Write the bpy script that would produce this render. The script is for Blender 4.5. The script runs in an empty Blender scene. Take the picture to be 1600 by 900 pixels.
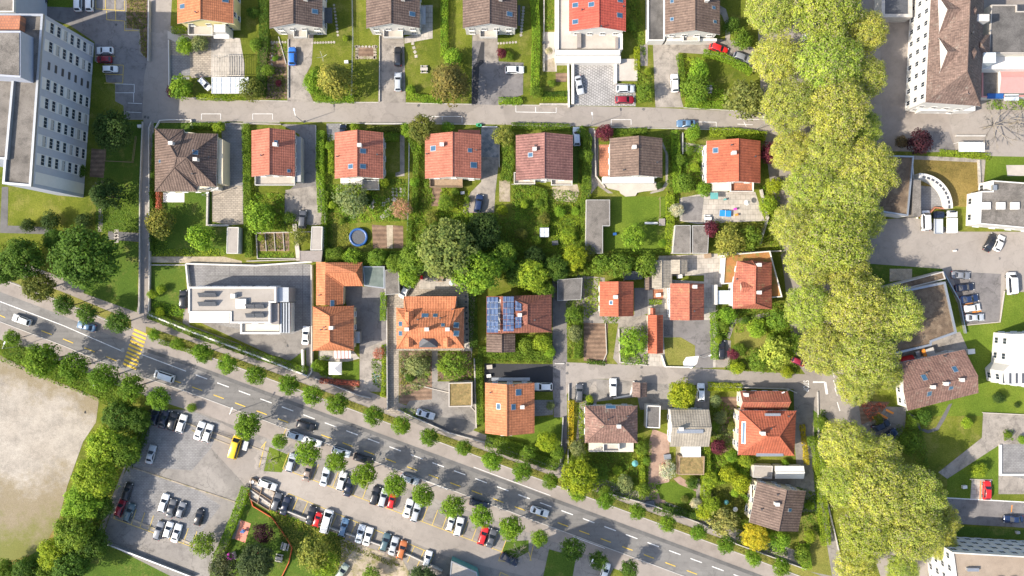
import bpy, bmesh, math, random
import numpy as np
from mathutils import Vector, Matrix
R = math.radians
sc = bpy.context.scene
C = sc.collection
H, S = 189.0, 6.4           # flying height in metres, photo pixels per metre on the ground

# ---------------------------------------------------------------- camera
cd = bpy.data.cameras.new('camera'); cam = bpy.data.objects.new('camera', cd); C.objects.link(cam)
cam.location = (0, 0, H); cam.rotation_euler = (0, 0, 0)
cd.sensor_width = 36; cd.lens = 36 * H / (1600 / S); cd.clip_start = 1; cd.clip_end = 6000
sc.camera = cam
# ---------------------------------------------------------------- sky and sun
EL, AZ = 41.0, 19.0          # sun height; shadows fall to the right and 19 degrees up
w = bpy.data.worlds.new('World'); sc.world = w; w.use_nodes = True
nt = w.node_tree
bg = nt.nodes['Background']; sky = nt.nodes.new('ShaderNodeTexSky'); sky.sky_type = 'NISHITA'
sky.sun_disc = False; sky.sun_elevation = R(EL); sky.sun_rotation = R(270 - AZ)
sky.air_density = 1.0; sky.dust_density = 2.0
nt.links.new(sky.outputs[0], bg.inputs[0]); bg.inputs[1].default_value = 0.15
ld = bpy.data.lights.new('sun', 'SUN'); sun = bpy.data.objects.new('sun', ld); C.objects.link(sun)
ld.energy = 4.2; ld.angle = R(0.5); ld.color = (1.0, 0.905, 0.77)
sun.rotation_euler = Vector((math.cos(R(AZ)) * math.cos(R(EL)), math.sin(R(AZ)) * math.cos(R(EL)), -math.sin(R(EL)))).to_track_quat('-Z', 'Y').to_euler()
sc.view_settings.view_transform = 'Standard'; sc.view_settings.look = 'None'
sc.view_settings.exposure = 0.9; sc.view_settings.gamma = 1; sc.view_settings.use_curve_mapping = False
sc.render.engine = 'CYCLES'; sc.cycles.use_denoising = True
sc.cycles.max_bounces = 6; sc.cycles.transparent_max_bounces = 4

# ---------------------------------------------------------------- helpers
def at(px, py, h=0.0):
    k = (H - h) / H / S
    return Vector(((px - 800) * k, (450 - py) * k, h))

def shade(c, f): return tuple(min(1, x * f) for x in c)

class MB:
    def __init__(s): s.v = []; s.f = []; s.m = []; s.uv = []
    def face(s, pts, m=0, uv=None):
        n = len(s.v); s.v += [tuple(p) for p in pts]; s.f.append(list(range(n, n + len(pts)))); s.m.append(m); s.uv.append(uv)
    def box(s, c, d, rot=0.0, m=0):
        x, y, z = c; a, b, e = d[0] / 2, d[1] / 2, d[2] / 2; ca, sa = math.cos(rot), math.sin(rot)
        P = [(x + i * a * ca - j * b * sa, y + i * a * sa + j * b * ca, z + k * e) for k in (-1, 1) for i, j in ((-1, -1), (1, -1), (1, 1), (-1, 1))]
        for q in ((3, 2, 1, 0), (4, 5, 6, 7), (0, 1, 5, 4), (1, 2, 6, 5), (2, 3, 7, 6), (3, 0, 4, 7)): s.face([P[i] for i in q], m)
        return s
    def prism(s, poly, z0, z1, m=0, bottom=True):
        poly = [(p[0], p[1]) for p in poly]
        if area(poly) < 0: poly = poly[::-1]
        n = len(poly)
        zt = z1 if isinstance(z1, (list, tuple)) else [z1] * n
        s.face([(p[0], p[1], zt[i]) for i, p in enumerate(poly)], m)
        if bottom: s.face([(p[0], p[1], z0) for p in poly[::-1]], m)
        for i in range(n):
            j = (i + 1) % n; a, b = poly[i], poly[j]
            s.face([(a[0], a[1], z0), (b[0], b[1], z0), (b[0], b[1], zt[j]), (a[0], a[1], zt[i])], m)
        return s
    def tube(s, p0, p1, r0, r1=None, n=8, m=0, cap=True):
        p0, p1 = Vector(p0), Vector(p1); r1 = r0 if r1 is None else r1
        d = (p1 - p0).normalized(); u = d.orthogonal().normalized(); v = d.cross(u)
        A = [p0 + (u * math.cos(t) + v * math.sin(t)) * r0 for t in [2 * math.pi * i / n for i in range(n)]]
        B = [p1 + (u * math.cos(t) + v * math.sin(t)) * r1 for t in [2 * math.pi * i / n for i in range(n)]]
        for i in range(n): s.face([A[i], A[(i + 1) % n], B[(i + 1) % n], B[i]], m)
        if cap: s.face(A[::-1], m); s.face(B, m)
        return s
    def beam(s, a, b, wd, z0, z1, m=0):      # straight wall between two ground points
        a, b = Vector(a).xy, Vector(b).xy; d = b - a
        c = (a + b) / 2
        return s.box((c.x, c.y, (z0 + z1) / 2), (d.length, wd, z1 - z0), math.atan2(d.y, d.x), m)
    def mesh(s, name, mats, off=(0, 0, 0), smooth=False):
        me = bpy.data.meshes.new(name)
        ox, oy, oz = off
        me.from_pydata([(x - ox, y - oy, z - oz) for x, y, z in s.v], [], s.f)
        for m in (mats if isinstance(mats, (list, tuple)) else [mats]): me.materials.append(m)
        me.polygons.foreach_set('material_index', s.m)
        if any(u is not None for u in s.uv):
            L = me.uv_layers.new(name='UVMap'); d = []
            for f, u in zip(s.f, s.uv): d += [c for p in (u or [(0, 0)] * len(f)) for c in p]
            L.data.foreach_set('uv', d)
        if smooth: me.polygons.foreach_set('use_smooth', [True] * len(me.polygons))
        me.update(); return me

def area(p): return sum(p[i][0] * p[(i + 1) % len(p)][1] - p[(i + 1) % len(p)][0] * p[i][1] for i in range(len(p))) / 2

def put(name, me, parent=None, loc=(0, 0, 0), rz=0.0, scale=None):
    o = bpy.data.objects.new(name, me); C.objects.link(o); o.location = loc; o.rotation_euler = (0, 0, rz)
    if parent is not None: o.parent = parent
    if scale: o.scale = scale
    return o
def tag(o, label=None, cat=None, group=None, kind=None):
    if label: o['label'] = label
    if cat: o['category'] = cat
    if group: o['group'] = group
    if kind: o['kind'] = kind
    return o
def thing(name, label, cat, loc=(0, 0, 0), rz=0.0, group=None, kind=None):
    return tag(put(name, None, None, loc, rz), label, cat, group, kind)
def part(name, mb, mat, parent, smooth=False, label=None):        # mesh given in world coordinates, parent unrotated
    off = tuple(parent.location); p = parent.parent
    while p is not None: off = tuple(a + b for a, b in zip(off, p.location)); p = p.parent
    o = put(name, mb.mesh(name, mat, off, smooth), parent)
    if label: o['label'] = label
    return o
def single(name, mb, mat, label, cat, loc, group=None, smooth=False, kind=None):
    o = put(name, mb.mesh(name, mat, tuple(loc), smooth), None, loc)
    return tag(o, label, cat, group, kind)
def copy_tree(o, parent=None):
    c = o.copy(); C.objects.link(c); c.parent = parent
    for ch in list(o.children): copy_tree(ch, c)
    return c

# ---------------------------------------------------------------- materials
def new_mat(name):
    m = bpy.data.materials.new(name); m.use_nodes = True; t = m.node_tree
    return m, t, t.nodes['Principled BSDF']
def N(t, kind, **kw):
    n = t.nodes.new(kind)
    for k, v in kw.items():
        if k in n.inputs.keys(): n.inputs[k].default_value = v
        else: setattr(n, k, v)
    return n
def noise(t, vec, scale, detail=4, rough=0.6):
    n = N(t, 'ShaderNodeTexNoise', Scale=scale, Detail=detail, Roughness=rough); t.links.new(vec, n.inputs['Vector']); return n.outputs[0]
def ramp(t, fac, stops):
    r = t.nodes.new('ShaderNodeValToRGB'); e = r.color_ramp.elements
    e[0].position, e[0].color = stops[0][0], (*stops[0][1], 1); e[1].position, e[1].color = stops[1][0], (*stops[1][1], 1)
    for p, c in stops[2:]: x = e.new(p); x.color = (*c, 1)
    t.links.new(fac, r.inputs[0]); return r.outputs[0]
def mixc(t, fac, a, b, mode='MIX'):
    m = N(t, 'ShaderNodeMix', data_type='RGBA', blend_type=mode)
    for s, v in ((0, fac), (6, a), (7, b)):
        if isinstance(v, bpy.types.NodeSocket): t.links.new(v, m.inputs[s])
        elif isinstance(v, (int, float)): m.inputs[s].default_value = v
        else: m.inputs[s].default_value = (*v, 1)
    return m.outputs[2]
def mth(t, op, a, b=0.0, c=None):
    m = N(t, 'ShaderNodeMath', operation=op)
    for i, v in enumerate((a, b, c)):
        if v is None: continue
        if isinstance(v, bpy.types.NodeSocket): t.links.new(v, m.inputs[i])
        else: m.inputs[i].default_value = v
    return m.outputs[0]
def wpos(t): return t.nodes.new('ShaderNodeNewGeometry').outputs['Position']
def opos(t): return t.nodes.new('ShaderNodeTexCoord').outputs['Object']
def bumpit(t, b, h, strength=0.4, dist=0.05):
    n = N(t, 'ShaderNodeBump', Strength=strength, Distance=dist); t.links.new(h, n.inputs['Height']); t.links.new(n.outputs[0], b.inputs['Normal'])

def plain(name, col, rough=0.7, var=0.12, scale=1.5, metal=0.0):
    m, t, b = new_mat(name); p = wpos(t)
    n = noise(t, p, scale, 5)
    t.links.new(ramp(t, n, [(0.3, shade(col, 1 - var)), (0.7, shade(col, 1 + var))]), b.inputs['Base Color'])
    b.inputs['Roughness'].default_value = rough; b.inputs['Metallic'].default_value = metal
    return m
def surface(name, dark, light, big=0.06, stain=0.5, speck=0.12, rough=0.9, warm=None, crack=0.0, tyre=0, rows=0):
    """asphalt, concrete, gravel: large mottling, patches of wear, oil stains, fine grain"""
    m, t, b = new_mat(name); p = wpos(t)
    c = ramp(t, noise(t, p, big, 6, 0.65), [(0.35, dark), (0.65, light)])
    if warm: c = mixc(t, ramp(t, noise(t, p, big * 2.3, 5, 0.7), [(0.48, (0, 0, 0)), (0.66, (1, 1, 1))]), c, warm)
    st = ramp(t, noise(t, p, 0.45, 6, 0.75), [(0.3, (1 - stain,) * 3), (0.52, (1, 1, 1))])
    c = mixc(t, 1.0, c, st, 'MULTIPLY')
    if crack:
        d = N(t, 'ShaderNodeVectorMath', operation='ADD'); t.links.new(p, d.inputs[0]); nn = N(t, 'ShaderNodeTexNoise', Scale=.25, Detail=5); t.links.new(p, nn.inputs[0]); sc_ = N(t, 'ShaderNodeVectorMath', operation='SCALE'); sc_.inputs[3].default_value = 9; t.links.new(nn.outputs[1], sc_.inputs[0]); t.links.new(sc_.outputs[0], d.inputs[1])
        v = N(t, 'ShaderNodeTexVoronoi', feature='DISTANCE_TO_EDGE', Scale=.085); t.links.new(d.outputs[0], v.inputs[0])
        c = mixc(t, 1.0, c, ramp(t, v.outputs[0], [(0.0, (1 - crack,) * 3), (0.012, (1, 1, 1))]), 'MULTIPLY')
        v2 = N(t, 'ShaderNodeTexVoronoi', Scale=.06); t.links.new(d.outputs[0], v2.inputs[0]); sc2 = N(t, 'ShaderNodeSeparateColor'); t.links.new(v2.outputs['Color'], sc2.inputs[0])
        c = mixc(t, 1.0, c, ramp(t, sc2.outputs[0], [(0.0, (.88,) * 3), (1.0, (1.08,) * 3)]), 'MULTIPLY')
    if tyre:                                    # lanes worn along the driving direction
        mp = N(t, 'ShaderNodeMapping'); mp.inputs['Rotation'].default_value = (0, 0, R(20.4)); mp.inputs['Scale'].default_value = (.012, 1, 1); t.links.new(p, mp.inputs[0])
        c = mixc(t, 1.0, c, ramp(t, noise(t, mp.outputs[0], .75, 4, .7), [(.35, (.84,) * 3), (.62, (1.08,) * 3)]), 'MULTIPLY')
    if rows:                                    # furrows
        sy = N(t, 'ShaderNodeSeparateXYZ'); t.links.new(p, sy.inputs[0]); sn = mth(t, 'SINE', mth(t, 'MULTIPLY', sy.outputs[1], 2 * math.pi / rows))
        c = mixc(t, 1.0, c, ramp(t, mth(t, 'MULTIPLY_ADD', sn, .5, .5), [(0, (.72,) * 3), (1, (1.12,) * 3)]), 'MULTIPLY')
    g = noise(t, p, 9.0, 3, 0.8)
    c = mixc(t, 1.0, c, ramp(t, g, [(0.3, (1 - speck,) * 3), (0.7, (1 + speck,) * 3)]), 'MULTIPLY')
    t.links.new(c, b.inputs['Base Color']); b.inputs['Roughness'].default_value = rough
    bumpit(t, b, g, 0.25, 0.02); return m
def grass(name, a, b_, c_, dry=(0.22, 0.2, 0.06), dryness=0.62):
    m, t, b = new_mat(name); p = wpos(t)
    c = ramp(t, noise(t, p, 0.09, 6, 0.7), [(0.32, a), (0.68, c_), (0.5, b_)])
    c = mixc(t, ramp(t, noise(t, p, 0.23, 6, 0.75), [(dryness - 0.12, (0, 0, 0)), (dryness + 0.08, (0.8,) * 3)]), c, dry)
    g = noise(t, p, 3.2, 5, 0.85)
    c = mixc(t, 1.0, c, ramp(t, g, [(0.3, (0.55,) * 3), (0.7, (1.45,) * 3)]), 'MULTIPLY')
    t.links.new(c, b.inputs['Base Color']); b.inputs['Roughness'].default_value = 1.0; b.inputs['Specular IOR Level'].default_value = 0.1
    bumpit(t, b, g, 0.8, 0.12); return m
def pavers(name, a, b_, joint, sx=1.0, sy=1.0, rot=0.0, mortar=0.06):
    m, t, b = new_mat(name)
    mp = N(t, 'ShaderNodeMapping'); mp.inputs['Rotation'].default_value = (0, 0, rot); t.links.new(wpos(t), mp.inputs[0])
    br = N(t, 'ShaderNodeTexBrick', Scale=1.0); br.inputs['Color1'].default_value = (*a, 1); br.inputs['Color2'].default_value = (*b_, 1)
    br.inputs['Mortar'].default_value = (*joint, 1); br.inputs['Mortar Size'].default_value = mortar; br.inputs['Brick Width'].default_value = sx; br.inputs['Row Height'].default_value = sy
    t.links.new(mp.outputs[0], br.inputs[0])
    c = mixc(t, 1.0, br.outputs[0], ramp(t, noise(t, wpos(t), 0.4, 6, 0.7), [(0.3, (0.7,) * 3), (0.6, (1.1,) * 3)]), 'MULTIPLY')
    t.links.new(c, b.inputs['Base Color']); b.inputs['Roughness'].default_value = 0.9; return m
def rooftile(name, a, b_, moss=(0.13, 0.12, 0.07), mossy=0.72, per=0.62, row=0.42, streak=0.16):
    m, t, b = new_mat(name)
    sx = N(t, 'ShaderNodeSeparateXYZ'); uv = N(t, 'ShaderNodeUVMap'); t.links.new(uv.outputs[0], sx.inputs[0])
    u, v = sx.outputs[0], sx.outputs[1]
    wn = N(t, 'ShaderNodeTexWhiteNoise', noise_dimensions='3D'); cb = N(t, 'ShaderNodeCombineXYZ')
    t.links.new(mth(t, 'FLOOR', mth(t, 'DIVIDE', u, per / 2)), cb.inputs[0]); t.links.new(mth(t, 'FLOOR', mth(t, 'DIVIDE', v, row)), cb.inputs[1]); t.links.new(cb.outputs[0], wn.inputs[0])
    c = mixc(t, wn.outputs[0], a, b_)
    p = wpos(t)
    c = mixc(t, 1.0, c, ramp(t, noise(t, p, 0.3, 8, 0.78), [(0.3, (0.66,) * 3), (0.7, (1.24,) * 3)]), 'MULTIPLY')
    su = mth(t, 'SINE', mth(t, 'MULTIPLY', u, 2 * math.pi / per)); sv = mth(t, 'SINE', mth(t, 'MULTIPLY', v, 2 * math.pi / row))
    c = mixc(t, 1.0, c, ramp(t, mth(t, 'MULTIPLY_ADD', su, 0.5, 0.5), [(0.0, (1 - streak,) * 3), (1.0, (1 + streak * 0.6,) * 3)]), 'MULTIPLY')
    c = mixc(t, 1.0, c, ramp(t, mth(t, 'FRACT', mth(t, 'DIVIDE', v, row)), [(0.72, (1.03,) * 3), (1.0, (0.72,) * 3)]), 'MULTIPLY')
    c = mixc(t, ramp(t, noise(t, p, 0.55, 8, 0.8), [(mossy - 0.1, (0, 0, 0)), (mossy, (0.75,) * 3)]), c, moss)
    t.links.new(c, b.inputs['Base Color']); b.inputs['Roughness'].default_value = 0.75; b.inputs['Specular IOR Level'].default_value = 0.25
    bumpit(t, b, mth(t, 'ADD', su, mth(t, 'MULTIPLY', sv, 0.6)), 0.35, 0.06); return m

M = {}
M['grass'] = grass('garden_grass', (0.062, 0.09, 0.012), (0.115, 0.138, 0.018), (0.17, 0.182, 0.03))
M['grass_fresh'] = grass('fresh_lawn', (0.07, 0.115, 0.014), (0.10, 0.15, 0.018), (0.14, 0.185, 0.025), dryness=0.72)
M['grass_dry'] = grass('dry_lawn', (0.12, 0.14, 0.03), (0.17, 0.17, 0.04), (0.2, 0.19, 0.05))
M['grass_park'] = grass('dark_green_lawn', (0.05, 0.09, 0.014), (0.07, 0.12, 0.018), (0.095, 0.13, 0.02), dryness=0.66)  # darker green than the garden grass
M['brown_lawn'] = grass('straw_lawn', (0.13, 0.10, 0.03), (0.22, 0.16, 0.05), (0.25, 0.185, 0.065), dry=(0.13, 0.13, 0.03), dryness=0.66)
M['soil'] = surface('soil', (0.16, 0.10, 0.065), (0.25, 0.165, 0.11), big=0.5, stain=0.35, speck=0.3, rows=1.1)
M['street'] = surface('pale_street_asphalt', (0.25, 0.222, 0.195), (0.295, 0.265, 0.235), big=0.05, stain=0.16, speck=0.1, crack=.16)
M['road'] = surface('road_asphalt', (0.165, 0.158, 0.148), (0.205, 0.196, 0.184), big=0.05, stain=0.2, speck=0.12, crack=.22, tyre=1)
M['walk'] = surface('pavement_asphalt', (0.225, 0.195, 0.17), (0.29, 0.255, 0.225), big=0.15, stain=0.18, speck=0.1)
M['lot'] = surface('lot_asphalt', (0.18, 0.166, 0.15), (0.26, 0.24, 0.216), big=0.07, stain=0.35, speck=0.16, crack=.4)
M['lot_grey'] = surface('grey_lot_asphalt', (0.15, 0.14, 0.138), (0.22, 0.205, 0.195), big=0.09, stain=0.4, speck=0.14, crack=.35)
M['black'] = surface('new_black_asphalt', (0.03, 0.031, 0.034), (0.042, 0.042, 0.046), big=0.1, stain=0.1, speck=0.1)
M['patch'] = surface('patched_asphalt', (0.09, 0.088, 0.086), (0.14, 0.135, 0.13), big=0.3, stain=0.2, speck=0.1)
M['conc'] = surface('worn_concrete', (0.22, 0.197, 0.17), (0.33, 0.295, 0.255), big=0.25, stain=0.48, speck=0.16, crack=.35)
M['concpale'] = surface('pale_concrete', (0.38, 0.345, 0.3), (0.46, 0.42, 0.37), big=0.2, stain=0.15, speck=0.08)
M['sand'] = surface('gravel_field', (0.30, 0.26, 0.215), (0.37, 0.325, 0.275), big=0.035, stain=0.2, speck=0.16, warm=(0.24, 0.195, 0.10))
def field(name):
    m, t, b = new_mat(name); p = wpos(t); sx = N(t, 'ShaderNodeSeparateXYZ'); t.links.new(p, sx.inputs[0])
    c = ramp(t, noise(t, p, .03, 6, .7), [(.35, (.27, .235, .19)), (.65, (.37, .335, .285))])
    c = mixc(t, 1.0, c, ramp(t, noise(t, p, .22, 9, .85), [(.36, (.7,) * 3), (.56, (1.08,) * 3)]), 'MULTIPLY')
    low = mth(t, 'MULTIPLY_ADD', sx.outputs[1], -.024, -1.04)                    # grows towards the overgrown southern end
    edge = mth(t, 'MULTIPLY', mth(t, 'ADD', mth(t, 'ADD', sx.outputs[1], mth(t, 'MULTIPLY', sx.outputs[0], .4)), 74), .04)
    f = mth(t, 'ADD', mth(t, 'MAXIMUM', low, mth(t, 'MINIMUM', edge, .2)), noise(t, p, .13, 7, .78))
    c = mixc(t, ramp(t, f, [(.50, (0, 0, 0)), (.70, (.85,) * 3)]), c, (.21, .17, .10))
    c = mixc(t, ramp(t, f, [(.76, (0, 0, 0)), (.98, (.9,) * 3)]), c, (.14, .15, .03))
    g = noise(t, p, 5.0, 4, .85); c = mixc(t, 1.0, c, ramp(t, g, [(.3, (.68,) * 3), (.7, (1.3,) * 3)]), 'MULTIPLY')
    t.links.new(c, b.inputs['Base Color']); b.inputs['Roughness'].default_value = 1.0; bumpit(t, b, g, .4, .04); return m
M['field'] = field('gravel_field_overgrown')
M['gravel'] = surface('pebble_gravel', (0.3, 0.25, 0.18), (0.42, 0.36, 0.27), big=0.5, stain=0.4, speck=0.4)
M['dirt'] = surface('dry_dirt', (0.28, 0.23, 0.17), (0.4, 0.34, 0.26), big=0.2, stain=0.4, speck=0.25, warm=(0.16, 0.15, 0.05))
M['pav'] = pavers('beige_pavers', (0.38, 0.33, 0.265), (0.30, 0.26, 0.21), (0.2, 0.17, 0.14), 0.9, 0.45)
M['pavgrey'] = pavers('grey_pavers', (0.235, 0.23, 0.225), (0.205, 0.2, 0.2), (0.16, 0.155, 0.15), 0.8, 0.4)
M['pavpat'] = pavers('light_pavers_with_dark_joints', (0.36, 0.35, 0.335), (0.31, 0.3, 0.29), (0.17, 0.165, 0.16), 0.62, 0.62, R(30), 0.07)
M['pavchk'] = pavers('diamond_pavers', (0.34, 0.33, 0.32), (0.15, 0.17, 0.19), (0.26, 0.26, 0.25), 0.9, 0.9, R(45), 0.05)
M['pavslab'] = pavers('large_slabs', (0.42, 0.38, 0.33), (0.36, 0.33, 0.29), (0.26, 0.24, 0.21), 1.2, 1.2, 0, 0.05)
M['terracotta'] = pavers('terracotta_tiles', (0.42, 0.17, 0.09), (0.36, 0.14, 0.075), (0.25, 0.12, 0.08), 0.6, 0.6)
M['white'] = plain('white_paint', (0.66, 0.65, 0.62), 0.6, 0.04)
M['marking'] = surface('worn_white_marking', (0.6, 0.6, 0.58), (0.76, 0.75, 0.73), big=0.8, stain=0.25, speck=0.1)
M['yellow'] = surface('worn_yellow_marking', (0.62, 0.42, 0.05), (0.72, 0.5, 0.07), big=0.8, stain=0.2, speck=0.12)
M['yellowfaint'] = surface('faded_yellow_marking', (0.5, 0.37, 0.09), (0.58, 0.43, 0.11), big=0.8, stain=0.2, speck=0.12)
M['wallwhite'] = plain('white_render', (0.6, 0.58, 0.54), 0.85, 0.05, 0.6)
M['wallcream'] = plain('cream_render', (0.62, 0.54, 0.38), 0.85, 0.06, 0.6)
M['wallyellow'] = plain('pale_yellow_render', (0.66, 0.58, 0.28), 0.85, 0.05, 0.6)
M['wallgrey'] = plain('grey_render', (0.36, 0.36, 0.35), 0.85, 0.06, 0.6)
M['wallbeige'] = plain('beige_render', (0.55, 0.5, 0.42), 0.85, 0.06, 0.6)
M['blockwall'] = plain('grey_facade_render', (0.36, 0.385, 0.45), 0.85, 0.05, 0.6)
M['strip'] = plain('pale_facade_panel', (0.58, 0.575, 0.57), 0.8, 0.04)
M['brickpath'] = surface('brick_path', (0.27, 0.175, 0.13), (0.36, 0.25, 0.19), big=.5, stain=.3, speck=.2)
M['brownroof'] = surface('brown_gravel_roof', (0.25, 0.195, 0.145), (0.31, 0.25, 0.19), big=.1, stain=.2, speck=.3)
M['greenroof'] = surface('aged_green_glass', (0.10, 0.13, 0.115), (0.17, 0.2, 0.18), big=.4, stain=.3, speck=.1)
M['conc_wall'] = plain('concrete', (0.42, 0.40, 0.37), 0.9, 0.14, 1.2)
M['stonewall'] = surface('rough_stone', (0.3, 0.28, 0.24), (0.5, 0.46, 0.4), big=1.2, stain=0.4, speck=0.35)
M['glass'] = plain('window_glass', (0.03, 0.04, 0.055), 0.12, 0.2, 0.3)
M['skyglass'] = plain('skylight_glass', (0.04, 0.10, 0.17), 0.08, 0.2, 0.8)
M['paleglass'] = plain('pale_roof_glass', (0.55, 0.6, 0.62), 0.15, 0.1)
M['frame'] = plain('window_frame', (0.6, 0.6, 0.58), 0.5, 0.05)
M['metal'] = plain('grey_metal', (0.38, 0.4, 0.42), 0.4, 0.08, 3, 0.6)
M['darkmetal'] = plain('dark_metal', (0.06, 0.06, 0.065), 0.5, 0.1)
M['slate'] = plain('dark_slate', (0.07, 0.075, 0.085), 0.6, 0.25, 2.5)
M['wood'] = plain('weathered_wood', (0.28, 0.2, 0.13), 0.8, 0.2, 3)
M['woodgrey'] = plain('grey_wood', (0.25, 0.22, 0.2), 0.85, 0.15, 3)
M['red'] = plain('red_paint', (0.55, 0.02, 0.02), 0.4, 0.08)
M['orangenet'] = plain('orange_netting', (0.55, 0.1, 0.03), 0.7, 0.12)
M['blue'] = plain('blue_plastic', (0.02, 0.09, 0.28), 0.45, 0.08)
M['brightblue'] = plain('bright_blue_board', (0.02, 0.22, 0.55), 0.5, 0.05)
M['teal'] = plain('teal_fabric', (0.1, 0.3, 0.29), 0.8, 0.1)
M['green'] = plain('green_paint', (0.04, 0.3, 0.14), 0.6, 0.1)
M['magenta'] = plain('magenta_cover', (0.5, 0.04, 0.4), 0.6, 0.1)
M['coral'] = plain('coral_rubber', (0.62, 0.24, 0.17), 0.85, 0.08)
M['yellowpaint'] = plain('yellow_paint', (0.75, 0.5, 0.03), 0.5, 0.06)
M['orangepaint'] = plain('orange_paint', (0.75, 0.26, 0.03), 0.5, 0.06)
M['pink'] = plain('faded_red_awning', (0.55, 0.25, 0.23), 0.7, 0.05)
M['chimney'] = plain('chimney_render', (0.5, 0.48, 0.45), 0.85, 0.1)
M['bark'] = plain('bark', (0.16, 0.12, 0.085), 0.95, 0.3, 4)
M['palebark'] = plain('pale_bark', (0.24, 0.21, 0.17), 0.95, 0.25, 3)
M['gravelroof'] = surface('gravel_roof', (0.125, 0.112, 0.097), (0.205, 0.185, 0.162), big=0.2, stain=0.5, speck=0.6)
M['gravelroof_pale'] = surface('pale_gravel_roof', (0.29, 0.262, 0.23), (0.35, 0.318, 0.28), big=0.15, stain=0.14, speck=0.25)
M['gravelroof_dark'] = surface('dark_gravel_roof', (0.085, 0.08, 0.075), (0.16, 0.15, 0.14), big=0.15, stain=0.4, speck=0.45)
M['sedum'] = surface('sedum_roof', (0.13, 0.10, 0.035), (0.24, 0.18, 0.07), big=0.8, stain=0.45, speck=0.4, warm=(0.3, 0.2, 0.08))
M['sedumred'] = surface('red_sedum_roof', (0.3, 0.12, 0.04), (0.34, 0.17, 0.05), big=0.3, stain=0.25, speck=0.35, warm=(0.15, 0.17, 0.035))
M['sedumdark'] = surface('dry_dark_sedum_roof', (0.09, 0.062, 0.04), (0.16, 0.112, 0.072), big=0.3, stain=0.4, speck=0.4, warm=(0.2, 0.15, 0.10))
M['panel'] = pavers('solar_cells', (0.035, 0.065, 0.15), (0.05, 0.085, 0.17), (0.22, 0.26, 0.34), 1.0, 1.6, 0, 0.03); 
M['r_orange'] = rooftile('orange_tiles', (0.50, 0.19, 0.09), (0.39, 0.145, 0.068), mossy=0.9, streak=0.15)
M['r_salmon'] = rooftile('salmon_tiles', (0.41, 0.15, 0.098), (0.32, 0.115, 0.076), mossy=0.92, streak=0.18)
M['r_red'] = rooftile('red_tiles', (0.50, 0.10, 0.065), (0.43, 0.08, 0.055), mossy=0.95, streak=0.14)
M['r_oldred'] = rooftile('old_red_tiles', (0.37, 0.125, 0.075), (0.27, 0.09, 0.06), moss=(0.3, 0.27, 0.13), mossy=0.66)
M['r_vermil'] = rooftile('vermilion_tiles', (0.40, 0.115, 0.06), (0.31, 0.09, 0.05), moss=(0.25, 0.12, 0.07), mossy=0.68)
M['r_brown'] = rooftile('brown_tiles', (0.17, 0.122, 0.098), (0.115, 0.08, 0.066), mossy=0.86, streak=0.32)
M['r_brownpale'] = rooftile('weathered_brown_tiles', (0.185, 0.13, 0.10), (0.13, 0.09, 0.072), moss=(0.22, 0.21, 0.12), mossy=0.72, streak=.25)
M['r_purple'] = rooftile('red_brown_tiles', (0.25, 0.125, 0.105), (0.18, 0.085, 0.075), mossy=0.95, streak=0.3)
M['r_grey'] = rooftile('beige_shingles', (0.32, 0.285, 0.23), (0.27, 0.24, 0.195), mossy=0.8, streak=0.08)
M['r_farm'] = rooftile('weathered_farm_tiles', (0.26, 0.155, 0.122), (0.16, 0.095, 0.078), moss=(0.3, 0.26, 0.2), mossy=0.66, streak=0.15)
M['r_solar'] = rooftile('dark_red_tiles', (0.27, 0.105, 0.07), (0.18, 0.075, 0.055), moss=(0.2, 0.15, 0.1), mossy=0.72)
M['r_old'] = rooftile('old_brown_tiles', (0.195, 0.135, 0.112), (0.12, 0.083, 0.07), moss=(0.28, 0.25, 0.21), mossy=0.66, streak=0.12)

# car paint takes each copy's own colour
m, t, b = new_mat('car_paint'); oi = t.nodes.new('ShaderNodeObjectInfo')
c = mixc(t, 1.0, oi.outputs['Color'], ramp(t, noise(t, opos(t), 2.5, 5), [(0.3, (0.93,) * 3), (0.7, (1.0,) * 3)]), 'MULTIPLY')
t.links.new(c, b.inputs['Base Color']); b.inputs['Roughness'].default_value = 0.32; b.inputs['Coat Weight'].default_value = 0.35; b.inputs['Coat Roughness'].default_value = 0.12
M['paint'] = m
M['tyre'] = plain('rubber', (0.025, 0.025, 0.026), 0.9, 0.1)
M['carglass'] = plain('car_glass', (0.022, 0.028, 0.038), 0.1, 0.15)
M['lamp'] = plain('lamp_glass', (0.7, 0.7, 0.68), 0.2, 0.03)
M['tail'] = plain('tail_lamp', (0.4, 0.01, 0.01), 0.25, 0.05)
M['plastic'] = plain('black_plastic', (0.03, 0.03, 0.032), 0.6, 0.1)

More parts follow.
